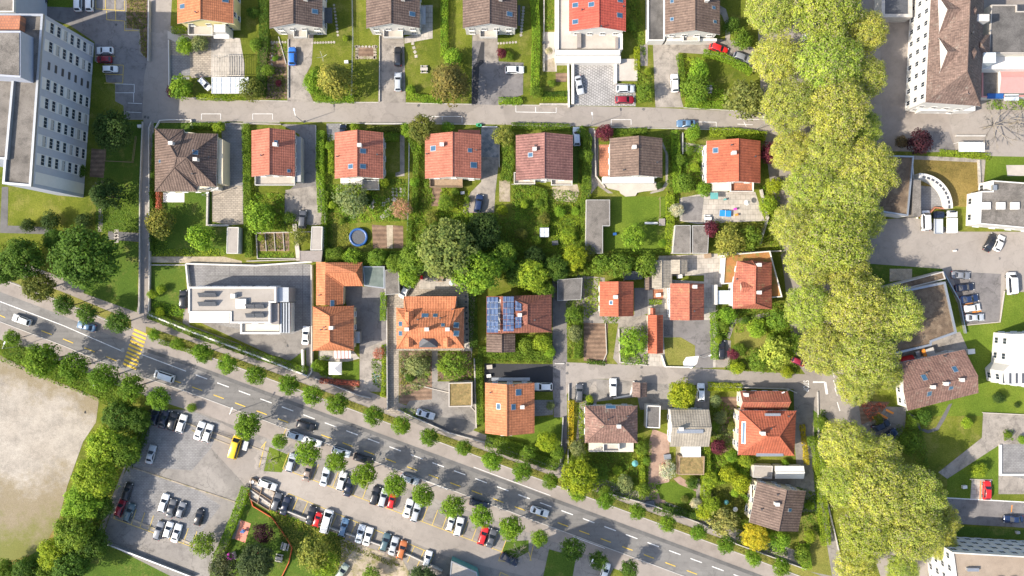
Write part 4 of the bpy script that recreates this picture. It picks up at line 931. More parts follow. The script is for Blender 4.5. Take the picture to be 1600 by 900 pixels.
t, V, F, rf = house('small brown mossy lean-to between two driveways on the lane', (988, 597, 1011, 620), 2.8, 4.0, 1000, 'r_old', 'wallbeige', win=None, name='shed', cat='shed')
t, V, rf = custom('big vermilion hipped house beside the lane at the plane tree avenue', [(1155, 641, 6.2), (1244, 642, 6.2), (1241, 712, 6.2), (1153, 711, 6.2), (1199, 682, 10.0), (1218, 682, 10.0)],
    [(0, 3, 4), (3, 2, 5, 4), (2, 1, 5), (1, 0, 4, 5)], [0, 1, 2, 3], 'r_vermil', 'wallcream', 6.2, chim=[(1190, 676)], sky_=[(1162, 676, 5.0, .7)], vents=[(1204, 669), (1231, 650)], win=(2, 4))
solid(t, 'dormer', 1196, 646, 1220, 650, 7, 7.6, 'metal'); solid(t, 'dormer', 1182, 708, 1224, 713, 5.6, 6.6, 'metal')
t, V, F, rf = house('red-tiled annex on the lane, joined to the big vermilion house', (1156, 611, 1231, 640), 4.2, 6.4, 628, 'r_oldred', 'wallcream', ax='h', chim=[(1164, 616)], win=(1, 4), name='annex', cat='annex')
t, V, F, rf = house('brown house turned askew near the bottom, with red parasols beside', (1176, 759, 1254, 824), 6.0, 9.2, 1223, 'r_brown', 'wallcream', rot=-11, chim=[(1212, 786)], sky_=[(1234, 797, .7, .9)], vents=[(1214, 772), (1189, 795)])
balcony(t, 1172, 756, 1182, 776, 3.0); solid(t, 'awning', 1180, 762, 1188, 774, 4.2, 4.3, 'paleglass', -11)
t, V, F, rf = house('long low white corrugated metal shed roof beside the driveway', (1211, 728, 1256, 748), 2.6, 3.2, 738, 'white', 'wallwhite', ax='h', win=None, ov=.15, name='shed', cat='shed')
t, rf, P = flat('low pale flat roof left of the white corrugated shed', [(1178, 727), (1208, 728), (1206, 748), (1176, 746)], 2.4, 'gravelroof_pale', 'wallbeige', par=.06, parmat='conc_wall')
t, rf, P = flat('flat sedum-roofed garden pavilion south of the beige house', [(1061, 713), (1101, 713), (1100, 742), (1060, 742)], 2.6, 'sedum', 'wood', par=.08, parmat='wood', name='pavilion', cat='pavilion')
t, rf, P = flat('white and grey flat-roofed kiosk at the bottom edge of the car park', [(705, 876), (745, 894), (752, 930), (700, 930)], 3.2, 'gravelroof_pale', 'teal', par=.12, parmat='metal', name='kiosk', cat='kiosk')
# ---- tower block on the west edge
P_ = [(-60, 22), (70, 23), (51, 292), (6, 288), (9, 250), (-60, 246)]
hT = 20.0
W = [at(x, y, hT) for x, y in P_]; c_ = at(20, 160, hT); c_.z = 0
t = thing('apartment_block', 'tall grey and white apartment block with gravel roof at the left edge', 'building', c_)
poly = [(p.x, p.y) for p in W][::-1]
mb = MB(); mb.prism(poly, 0, hT - .1, bottom=False); part('wall', mb, M['blockwall'] if 'blockwall' in M else M['wallwhite'], t)
I = offset_poly(poly, .5); mb = MB(); mb.face([(p.x, p.y, hT) for p in I]); rf = part('roof', mb, M['gravelroof'], t)
mb = MB()
Pq = [Vector(p) for p in poly]; Pq = Pq if area(poly) > 0 else Pq[::-1]
for i in range(len(Pq)):
    a, b, c2, d = Pq[i], Pq[(i + 1) % 6], I[(i + 1) % 6], I[i]
    mb.face([(a.x, a.y, hT - .1), (b.x, b.y, hT - .1), (b.x, b.y, hT + .6), (a.x, a.y, hT + .6)]); mb.face([(a.x, a.y, hT + .6), (b.x, b.y, hT + .6), (c2.x, c2.y, hT + .6), (d.x, d.y, hT + .6)]); mb.face([(c2.x, c2.y, hT), (d.x, d.y, hT), (d.x, d.y, hT + .6), (c2.x, c2.y, hT + .6)])
part('parapet', mb, M['metal'], t)
mb = MB(); mb.beam(at(24, 126, hT), at(13, 250, hT), .5, hT, hT + .9); part('roof_wall', mb, M['metal'], t)
mb = MB(); Q = [at(*q, 24.5) for q in ((-30, 48), (32, 48), (32, 121), (-30, 117))]; mb.prism(Q, hT, 24.5, bottom=False); part('lift_house', mb, M['blockwall'] if 'blockwall' in M else M['wallwhite'], t)
mb = MB(); Q = [at(*q, 24.62) for q in ((-30, 51), (30, 51), (30, 118), (-30, 114))]; mb.prism(Q, 24.4, 24.62); part('lift_house_roof', mb, M['gravelroof'], t)
mb = MB(); Q = [at(*q, 22) for q in ((-20, 24), (32, 24), (30, 46), (-20, 46))]; mb.prism(Q, hT, 22, bottom=False); part('roof_hatch', mb, M['terracotta'], t)
# east facade: pale panels, windows
a, b = W[1].xy, W[2].xy; d = b - a; Lf = d.length; d.normalize(); nn = Vector((-d.y, d.x)); nn = nn if nn.x > 0 else -nn; ang = math.atan2(nn.y, nn.x)
cols, fh = 9, 2.62
for c_i in range(cols):
    q = a + d * (Lf * (c_i + .5) / cols) + nn * .04
    if c_i != 2: mb = MB(); mb.box((q.x, q.y, hT / 2 - .2), (.08, 2.6, hT - .6), ang); part('facade_strip', mb, M['strip'], t)
    for f in range(7):
        if c_i == 2: mb = MB(); mb.box((q.x, q.y, 1.6 + f * fh), (.12, 1.7, .8), ang); part('vent_opening', mb, M['darkmetal'], t)
        elif c_i < 8:
            window(t, (q.x + nn.x * .06, q.y + nn.y * .06, 1.6 + f * fh), ang, 2.3, 1.3, n=2)
            if (c_i * 3 + f * 5) % 4 == 0: mb = MB(); mb.box((q.x + nn.x * .12, q.y + nn.y * .12, 1.75 + f * fh), (.05, 2.1, .9), ang); part('roller_blind', mb, M['wallgrey'], t)
flat('neighbouring block with gravel roof in the top left corner', [(-60, -60), (25, -60), (24, 20), (-60, 20)], 12, 'gravelroof', 'blockwall', par=.6, name='apartment_block', cat='building')
flat('tall narrow tower block just below the bottom edge of the picture', [(x, y) for x, y in ((660, 1040), (740, 1040), (740, 1120), (640, 1120))], 10, 'gravelroof', 'wallbeige', name='apartment_block', cat='building') if False else None
hb = 40.0; t = thing('apartment_block', 'beige tower block standing south of the car park, its shadow crossing the road', 'building', at(640, 960))
Q = [at(*q) for q in ((654, 908), (703, 937), (650, 1040), (580, 1010))]; mb = MB(); mb.prism(Q, 0, hb, bottom=False); part('wall', mb, M['wallbeige'], t); mb = MB(); mb.prism(offset_poly(Q, -.2), hb, hb + .5); part('roof', mb, M['gravelroof'], t)
for i in range(4):
    Qp = [Vector((q.x, q.y)) for q in Q]; Qp = Qp if area([(q.x, q.y) for q in Q]) > 0 else Qp[::-1]
    windows(t, Qp[i], Qp[(i + 1) % 4], 0, 12, 2 if i % 2 else 3, 3.1, 1.4, 1.4)
# ---- institution with steep brown roof, north-east
t, V, rf = custom('long institutional building with steep brown roof, white gables and plastered west front', [(1457, -60, 10.5), (1446, 160, 10.5), (1532, 166, 10.5), (1540, -60, 10.5), (1518, -60, 17.5), (1511, 111, 17.5), (1511, 111, 17.5)],
    [(0, 1, 5, 4), (3, 4, 5, 2), (1, 2, 5)], [0, 1, 2, 3], 'r_old', 'wallwhite', 10.5, vents=[(1519, 38), (1518, 52)], win=None)
W_ = offset_poly([at(*q) for q in ((1457, -60, 10.5), (1446, 160, 10.5), (1532, 166, 10.5), (1540, -60, 10.5))], .5)
for i in range(4):
    a, b = W_[i], W_[(i + 1) % 4]
    if (b - a).length > 20: windows(t, a, b, 0.2, 3, 11, 3.2, 1.1, 1.6)
    elif b.y < 60: windows(t, a, b, 0.2, 2, 4, 3.2, 1.1, 1.6)
for yy in (28, 92): dormer(t, 1461, yy, 10.6, 8.0, 6.4, 1.9, 'r_old', 'wallwhite', ang=180)
dormer(t, 1504, 148, 11.6, 3.5, 4.0, .5, 'r_old', 'r_old', ang=-90)
solid(t, 'bay', 1440, 166, 1524, 173, 0, 3.2, 'wallwhite')
V_ = [tuple(at(*v)) for v in ((1521, 66, 10), (1546, 67, 10), (1534, 92, 10), (1529, 54, 12), (1540, 54, 12))]
solid(t, 'turret', 1524, 56, 1544, 86, 0, 9.8, 'wallbeige'); V_ = [tuple(at(*v)) for v in ((1521, 54, 9.8), (1547, 54, 9.8), (1547, 88, 9.8), (1521, 88, 9.8), (1535, 70, 13))]
rm, _ = roof_mb(V_, [(0, 3, 4), (3, 2, 4), (2, 1, 4), (1, 0, 4)]); part('turret_roof', rm, M['r_old'], t)
solid(t, 'stair_tower', 1526, 22, 1546, 33, 0, 13.5, 'chimney'); solid(t, 'roof_light', 1537, 82, 1556, 98, 0, 11, 'paleglass')
flat('dark gravel-roofed wing in the top right corner', [(1548, 8), (1588, 8), (1588, 18), (1660, 18), (1660, 84), (1544, 84)], 8.5, 'gravelroof_dark', 'wallbeige', par=.3, name='school_wing', cat='building', parmat='concpale')
t, V, F, rf = house('faded red striped canopy roof at the right edge, in front of the wing', (1562, 109, 1660, 145), 4.0, 4.6, 120, 'pink', 'wallwhite', ax='h', win=None, ov=.1, name='canopy', cat='canopy')
t, rf, P = flat('red and white terrace building below the dark gravel wing', [(1534, 84), (1660, 84), (1660, 150), (1534, 152)], 3.2, 'gravelroof', 'wallwhite', par=.2, name='terrace_building', cat='building', parmat='pink')
solid(t, 'roof_terrace', 1534, 86, 1660, 108, 0, 6.2, 'wallwhite'); solid(t, 'glass_roof', 1543, 146, 1568, 154, 3.2, 3.5, 'blue'); solid(t, 'glass_roof', 1570, 147, 1592, 157, 3.2, 3.4, 'paleglass')
flat('dark square sunken roof in the north-east beside the plane trees', [(1376, -60), (1424, -60), (1424, 28), (1376, 28)], 3.2, 'slate', 'conc_wall', par=.5, parw=.8, name='pavilion', cat='pavilion', parmat='conc_wall')
# ---- round school building and neighbours
t, rf, P = flat('low building with dark dry sedum roof half hidden by plane trees', [(1362, 242), (1427, 244), (1418, 338), (1380, 332), (1360, 318)], 5.0, 'sedumdark', 'wallwhite', par=.4, parw=.35, name='round_building', cat='building', parmat='metal')
solid(t, 'roof_strip', 1426, 281, 1439, 338, 0, 4.6, 'gravelroof'); 
mb = MB(); c0 = at(1437, 323, 3); r0, r1 = 6.9, 8.1
for i in range(14):
    a0, a1 = R(90 - i * 6.6), R(90 - (i + 1) * 6.6)
    q = [(c0.x + r_ * math.cos(a_), c0.y + r_ * math.sin(a_)) for r_, a_ in ((r0, a0), (r1, a0), (r1, a1), (r0, a1))]; mb.prism(q, 0, 2.8)
part('curved_wall', mb, M['wallwhite'], t)
mb = MB(); mb.prism([at(*q, .2) for q in ((1439, 290), (1460, 292), (1474, 306), (1474, 322), (1462, 324), (1450, 336), (1438, 336))], 0, .2); part('court_floor', mb, M['pavgrey'], t)
mb = MB()
for a_ in range(0, 90, 9): mb.beam((c0.x + 6.98 * math.cos(R(a_)), c0.y + 6.98 * math.sin(R(a_))), (c0.x + 7.5 * math.cos(R(a_)), c0.y + 7.5 * math.sin(R(a_))), .8, 2.8, 2.85)
part('curved_glazing', mb, M['slate'], t)
flat('white school building with grey flat roof and three white rooflights', [(1532, 299), (1550, 299), (1550, 282), (1660, 290), (1660, 362), (1530, 350)], 5.5, 'gravelroof', 'wallwhite', par=.3, name='school_building', cat='building', win=(1, 5, 2.8))
t = bpy.data.objects['school_building']
for x in (1542, 1565, 1587): solid(t, 'rooflight', x - 6, 316, x + 6, 327, 5.5, 6.2, 'white')
solid(t, 'roof_unit', 1552, 289, 1558, 297, 5.5, 6.3, 'metal')
t, rf, P = flat('long building with brown dried sedum roof under the plane trees', [(1330, 470), (1476, 440), (1494, 520), (1455, 534), (1454, 540), (1345, 566)], 5.5, 'sedumdark', 'conc_wall', par=.4, parw=.5, name='long_building', cat='building', parmat='metal', win=(1, 8, 2.8))
flat('lower dark strip roof along the north side of the long building', [(1330, 462), (1473, 424), (1477, 436), (1332, 472)], 3.4, 'sedumdark', 'conc_wall', par=.25, name='side_wing', cat='building', parmat='conc_wall')
t, V, rf = custom('old farmhouse with large weathered brown roof south of the long building', [(1410, 566, 5.6), (1507, 546, 5.6), (1529, 588, 5.6), (1529, 614, 5.6), (1418, 642, 5.6), (1412, 613, 9.6), (1528, 587, 9.6)],
    [(0, 5, 6, 1), (5, 4, 3, 6)], [0, 1, 3, 4], 'r_farm', 'wallwhite', 5.6, chim=[(1475, 599, 1.0), (1500, 593, 1.0), (1455, 604, 1.0)], sky_=[(1444, 590), (1492, 577, .9, 1.3), (1452, 615), (1486, 605)], vents=[(1446, 582), (1475, 556)], win=(2, 4))
solid(t, 'dormer', 1478, 597, 1485, 600, 8.5, 9.8, 'white')
t, rf, P = flat('bright white modern building with slotted south front at the right edge', [(1581, 522), (1660, 520), (1660, 612), (1570, 600), (1567, 580), (1577, 570)], 7.0, 'white', 'wallwhite', par=.25, name='modern_building', cat='building', win=(2, 5, 3.2))
for i in range(5): solid(t, 'light_slot', 1567 + i * 10, 583, 1570.5 + i * 10, 599, 7.0, 7.08, 'slate')
t, rf, P = flat('office block with brown gravel roof and white window fronts at the lower right corner', [(1487, 862), (1660, 872), (1660, 960), (1500, 960)], 12.0, 'brownroof', 'wallwhite', par=.4, name='office_block', cat='building', win=(4, 10, 2.9))
solid(t, 'roof_unit', 1512, 888, 1530, 893, 12, 12.8, 'metal')
for t_, x in ((t, 1560), (t, 1580)): solid(t, 'rooflight', x, 902, x + 8, 910, 12, 12.6, 'paleglass')
# ================================================================ VEGETATION
rng = np.random.default_rng(7); random.seed(7)
def leaf_mesh(name, P, Nn, size, mat):
    """many small rhombic leaf clumps: P points, Nn normals, size array"""
    n = len(P); Nn = Nn / np.maximum(np.linalg.norm(Nn, axis=1, keepdims=True), 1e-6)
    r = rng.normal(size=(n, 3)); U = np.cross(Nn, r); U /= np.maximum(np.linalg.norm(U, axis=1, keepdims=True), 1e-6); W = np.cross(Nn, U)
    s = size[:, None] / 2; k = rng.uniform(0.5, 0.9, (n, 1))
    V = np.stack([P + U * s, P + W * s * k, P - U * s, P - W * s * k], axis=1).reshape(-1, 3)
    me = bpy.data.meshes.new(name); me.vertices.add(4 * n); me.vertices.foreach_set('co', V.astype(np.float32).ravel())
    me.loops.add(4 * n); me.loops.foreach_set('vertex_index', np.arange(4 * n, dtype=np.int32))
    me.polygons.add(n); me.polygons.foreach_set('loop_start', np.arange(0, 4 * n, 4, dtype=np.int32)); me.polygons.foreach_set('loop_total', np.full(n, 4, dtype=np.int32))
    me.materials.append(M[mat]); me.update(calc_edges=True); me.validate(); return me

def crown_mesh(name, Rr, zc, Hh, blobs, br, per, leaf, mat='leaf', up=0.5, gap=0.0, squash=1.0, cone=0.0):
    """foliage of one crown: leaf clumps on the skins of many lobes spread through the crown"""
    Ps, Ns, Ss = [], [], []
    cs = []
    for i in range(blobs):
        th = i * 2.39996 + rng.uniform(-.3, .3); f = (i + .5) / blobs
        zz = 1 - 1.35 * f                                   # from top down to slightly below the middle
        rr = math.sqrt(max(0, 1 - zz * zz)) if zz > 0 else 1.0 - 0.25 * (-zz)
        q = rng.uniform(.62, .95)
        if cone: rr = (1 - (zz + .35) / 1.35) * 0.95 + .05; q = rng.uniform(.7, 1.0)
        c_ = np.array([math.cos(th) * rr * Rr * q, math.sin(th) * rr * Rr * q, zc + zz * Hh * (q if not cone else 1)])
        cs.append((c_, br * rng.uniform(.7, 1.3)))
    for c_, b in cs:
        n = int(per * (b / br) ** 2); d = rng.normal(size=(n, 3)); d[:, 2] += up * .6; d /= np.linalg.norm(d, axis=1, keepdims=True)
        rad = b * (1 - np.abs(rng.normal(0, .16, (n, 1)))); rad[:, 0] *= (1 + .22 * np.sin(d[:, 0] * 7 + c_[0]) * np.cos(d[:, 1] * 8 + c_[1]))
        P = c_ + d * rad * np.array([1, 1, squash])
        out = P - np.array([0, 0, zc - Hh * .5]); out /= np.maximum(np.linalg.norm(out, axis=1, keepdims=True), .1)
        Nn = d * .7 + out * .45 + rng.normal(0, .36, (n, 3)) + [0, 0, .25]
        if gap:
            keep = (np.sin(P[:, 0] * 1.7 + 1) * np.sin(P[:, 1] * 1.9 + 2) + .4 * np.sin(P[:, 0] * 4.1) * np.sin(P[:, 1] * 3.7 + P[:, 2])) > -1 + gap * 1.1; keep |= rng.random(n) < .25
            P, Nn = P[keep], Nn[keep]; n = len(P)
        Ps.append(P); Ns.append(Nn); Ss.append(leaf * rng.uniform(.6, 1.35, n))
    n = int(per * blobs * .10); d = rng.normal(size=(n, 3)); d /= np.linalg.norm(d, axis=1, keepdims=True)
    if not cone: Ps.append(np.array([0, 0, zc]) + d * np.array([Rr, Rr, Hh]) * rng.uniform(.2, .8, (n, 1))); Ns.append(rng.normal(size=(n, 3)) + [0, 0, .8]); Ss.append(leaf * rng.uniform(.8, 1.4, n))
    return leaf_mesh(name, np.concatenate(Ps), np.concatenate(Ns), np.concatenate(Ss), mat), [c_ for c_, _ in cs]
def trunk_mesh(cs, r0, zb, zc, nl=9, mat='bark', far=.85):
    mb = MB(); mb.tube((0, 0, -.1), (0, 0, zb), r0, r0 * .75, 8); top = Vector((rng.uniform(-.2, .2), rng.uniform(-.2, .2), zc)); mb.tube((0, 0, zb), top, r0 * .75, r0 * .3, 7)
    for c_ in [cs[int(i * len(cs) / nl)] for i in range(nl)]:
        s_ = Vector((0, 0, zb + (zc - zb) * rng.uniform(0, .8))); e = Vector(c_) * far + Vector((0, 0, s_.z)) * (1 - far); m_ = (s_ + e) / 2 + Vector((0, 0, .2))
        mb.tube(s_, m_, r0 * .42, r0 * .27, 5, cap=False); mb.tube(m_, e, r0 * .27, r0 * .1, 5, cap=False)
    return mb.mesh('trunk', M[mat])
PROTO = {}
def proto(kind, n, **k):
    PROTO[kind] = []
    for i in range(n):
        a = dict(k); r0 = a.pop('r0'); zb = a.pop('zb'); bark = a.pop('bark', 'bark'); nl = a.pop('nl', 9)
        me, cs = crown_mesh('crown', **a); PROTO[kind].append((me, trunk_mesh(cs, r0, zb, a['zc'] + a['Hh'] * .2, nl, bark)))
GB = 1
# base radius = metres at scale 1
proto("street", 5, Rr=2.35, zc=5.4, Hh=2.3, blobs=44, br=.72, per=64, leaf=.3, gap=.25, r0=.14, zb=3.2, nl=10)
proto('broad', 4, Rr=4.0, zc=6.2, Hh=3.6, blobs=76, br=.95, per=95, leaf=.36, r0=.25, zb=2.6, nl=14, gap=.3)
proto('plane', 4, Rr=8.6, zc=14.5, Hh=5.2, blobs=200, br=1.35, per=125, leaf=.38, mat='planeleaf', r0=.55, zb=6, bark='palebark', nl=34, gap=.5)
proto('round', 2, Rr=1.7, zc=1.9, Hh=1.6, blobs=34, br=.62, per=46, leaf=.27, r0=.07, zb=.7, nl=6)
proto('loose', 3, Rr=2.6, zc=3.6, Hh=2.2, blobs=60, br=.72, per=34, leaf=.33, r0=.11, zb=1.5, nl=14, gap=.42)
proto('conifer', 2, Rr=3.3, zc=5.0, Hh=4.4, blobs=90, br=.85, per=50, leaf=.36, r0=.2, zb=1.0, nl=12, cone=1, squash=.6, gap=.2)
proto('blossom', 1, Rr=2.5, zc=3.4, Hh=1.9, blobs=60, br=.55, per=34, leaf=.25, mat='blossom', r0=.11, zb=1.4, nl=16, gap=.35)
# a leafless tree
def bare_mesh(seed, n=14, h=5.0, r=3.4):
    rr = random.Random(seed); mb = MB(); mb.tube((0, 0, -.1), (0, 0, h * .4), .16, .12, 7)
    def grow(p, d, l, r0, k):
        e = p + d * l; mb.tube(p, e, r0, r0 * .6, 5, cap=False)
        if k:
            for _ in range(3): grow(e, (d + Vector((rr.uniform(-.6, .6), rr.uniform(-.6, .6), rr.uniform(-.25, .4)))).normalized(), l * .72, r0 * .6, k - 1)
    for i in range(n):
        a = 2 * math.pi * i / n + rr.uniform(-.2, .2); grow(Vector((0, 0, h * .35)), Vector((math.cos(a), math.sin(a), rr.uniform(.3, .9))).normalized(), r * .42, .07, 2)
    return mb.mesh('trunk', M['palebark'])
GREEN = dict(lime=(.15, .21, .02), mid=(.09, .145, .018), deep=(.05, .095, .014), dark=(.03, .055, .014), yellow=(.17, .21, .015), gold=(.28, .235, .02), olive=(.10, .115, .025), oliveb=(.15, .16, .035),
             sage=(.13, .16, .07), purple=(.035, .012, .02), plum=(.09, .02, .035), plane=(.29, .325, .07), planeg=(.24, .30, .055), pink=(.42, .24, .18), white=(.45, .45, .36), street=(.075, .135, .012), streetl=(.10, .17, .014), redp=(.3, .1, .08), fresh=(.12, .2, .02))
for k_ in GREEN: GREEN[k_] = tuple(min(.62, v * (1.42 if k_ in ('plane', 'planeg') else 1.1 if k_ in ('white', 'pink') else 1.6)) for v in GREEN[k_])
TN = 0
def tree(kind, px, py, dia, label, col='mid', cat='tree', name=None, h=None, zs=1.0, group=None):
    """a tree or shrub; px,py is the photo centre of its crown, dia its crown diameter in photo pixels"""
    global TN
    TN += 1; base = dict(street=2.55, broad=4.9, plane=10.0, round=2.1, loose=3.15, conifer=3.9, blossom=2.9)[kind]; zc = dict(street=5.4, broad=6.2, plane=14.5, round=1.9, loose=3.6, conifer=5, blossom=3.4)[kind]
    s_ = dia / S / 2 / base; z = zc * s_ * zs * (h or 1)
    s_ *= (H - z) / H; p = at(px, py, z)
    t = thing(name or (kind_names[kind]), label, cat, (p.x, p.y, 0), rng.uniform(0, 6.28), group)
    t.scale = (s_ * rng.uniform(.93, 1.08), s_ * rng.uniform(.93, 1.08), s_ * zs * (h or 1) * rng.uniform(.95, 1.05)); i = TN % len(PROTO[kind]); cm, tm = PROTO[kind][i]
    c_ = put('crown', cm, t); c = GREEN[col] if isinstance(col, str) else col; j = rng.uniform(.9, 1.12); k = rng.uniform(.94, 1.06); c_.color = (c[0] * j * k, c[1] * j, c[2] * j, 1)
    put('trunk' if kind not in ('round',) else 'stem', tm, t); return t
kind_names = dict(street='street_tree', broad='broadleaf_tree', plane='plane_tree', round='shrub', loose='garden_tree', conifer='conifer', blossom='blossoming_tree')
ORD = 'first second third fourth fifth sixth seventh eighth ninth tenth eleventh twelfth thirteenth fourteenth fifteenth sixteenth seventeenth eighteenth nineteenth twentieth'.split() + ['twenty-first', 'twenty-second', 'twenty-third', 'twenty-fourth']
# ---- row on the north verge, east of the crossing, and before it
xs = [(241, 523, 20), (279, 537, 22), (317, 551, 33), (355, 569, 33), (400, 585, 34), (452, 601, 34), (488, 618, 34), (527, 631, 36), (584, 649, 34), (628, 665, 31), (671, 683, 33), (725, 700, 27), (769, 720, 33), (816, 737, 31), (861, 752, 27), (904, 770, 29), (947, 783, 28), (996, 799, 26), (1043, 818, 29), (1091, 831, 27), (1134, 851, 28), (1177, 871, 27), (1221, 886, 30)]
for i, (x, y, d) in enumerate(xs):
    tree('street', x, y, d, 'round-crowned street tree, %s east of the yellow crossing on the north verge' % ORD[i], 'street' if i % 3 else 'streetl', group='round street trees on the north verge')
for i, (x, y, d) in enumerate([(184, 503, 36), (137, 489, 35), (100, 476, 34)]):
    tree('street', x, y, d, 'dark round street tree, %s west of the yellow crossing on the north side' % ORD[i], 'deep', group='round street trees on the north verge')
for i, (x, y, d) in enumerate([(20, 528, 26), (67, 562, 52), (115, 573, 44), (160, 590, 46), (206, 605, 42), (249, 622, 36), (387, 665, 42)]):
    tree('street', x, y, d, 'round street tree, %s from the left along the south pavement' % ORD[i], 'street', group='round street trees on the south pavement')
tree('round', 300, 637, 18, 'small sapling on the south pavement above the three dark cars', 'streetl', name='sapling')
for i, (x, y, d) in enumerate([(436, 690, 26), (480, 708, 42), (526, 721, 36), (569, 742, 39), (617, 758, 36), (660, 774, 36), (708, 792, 37), (752, 807, 37), (798, 825, 38), (843, 841, 28), (893, 857, 38), (935, 876, 30), (983, 890, 32)]):
    tree('street', x, y, d, 'round street tree, %s from the left between road and car park' % ORD[i], 'streetl' if i < 10 else 'deep', group='round street trees by the car park')
# ---- plane trees of the avenue
PL = [(1205, 15, 100), (1290, 10, 125), (1350, 50, 90), (1215, 90, 95), (1295, 95, 120), (1350, 120, 85), (1235, 165, 105), (1310, 170, 125), (1350, 200, 70), (1238, 235, 80), (1300, 235, 100), (1360, 265, 110), (1270, 290, 95), (1330, 315, 110),
      (1245, 350, 90), (1310, 372, 120), (1350, 345, 80), (1265, 410, 95), (1325, 420, 90), (1265, 480, 95), (1345, 478, 125), (1400, 490, 110), (1290, 545, 100), (1355, 555, 115), (1385, 620 - 35, 60), (1340, 600, 80),
      (1320, 695, 100), (1372, 712, 85), (1320, 755, 90), (1380, 770, 125), (1430, 775, 110), (1360, 830, 110), (1430, 830, 120), (1470, 815, 70), (1340, 885, 80), (1410, 905 - 15, 60), (1470, 850, 60)]
PL.sort(key=lambda a: a[1])
ROWN = {}
for i, (x, y, d) in enumerate(PL):
    land = 'level with the upper houses' if y < 140 else 'level with the upper street' if y < 220 else 'level with the middle row of houses' if y < 340 else 'level with the garden sheds' if y < 440 else 'beside the long dark-roofed building' if y < 610 else 'in the group south of the lane junction' if y < 790 else 'in the lowest group by the office block'
    nn_ = ROWN[land] = ROWN.get(land, 0) + 1
    tree('plane', x, y, d, 'yellow-green plane tree %s, %s from the top' % (land, ORD[nn_ - 1]), 'plane' if i % 4 else 'planeg', group='plane trees along the avenue')
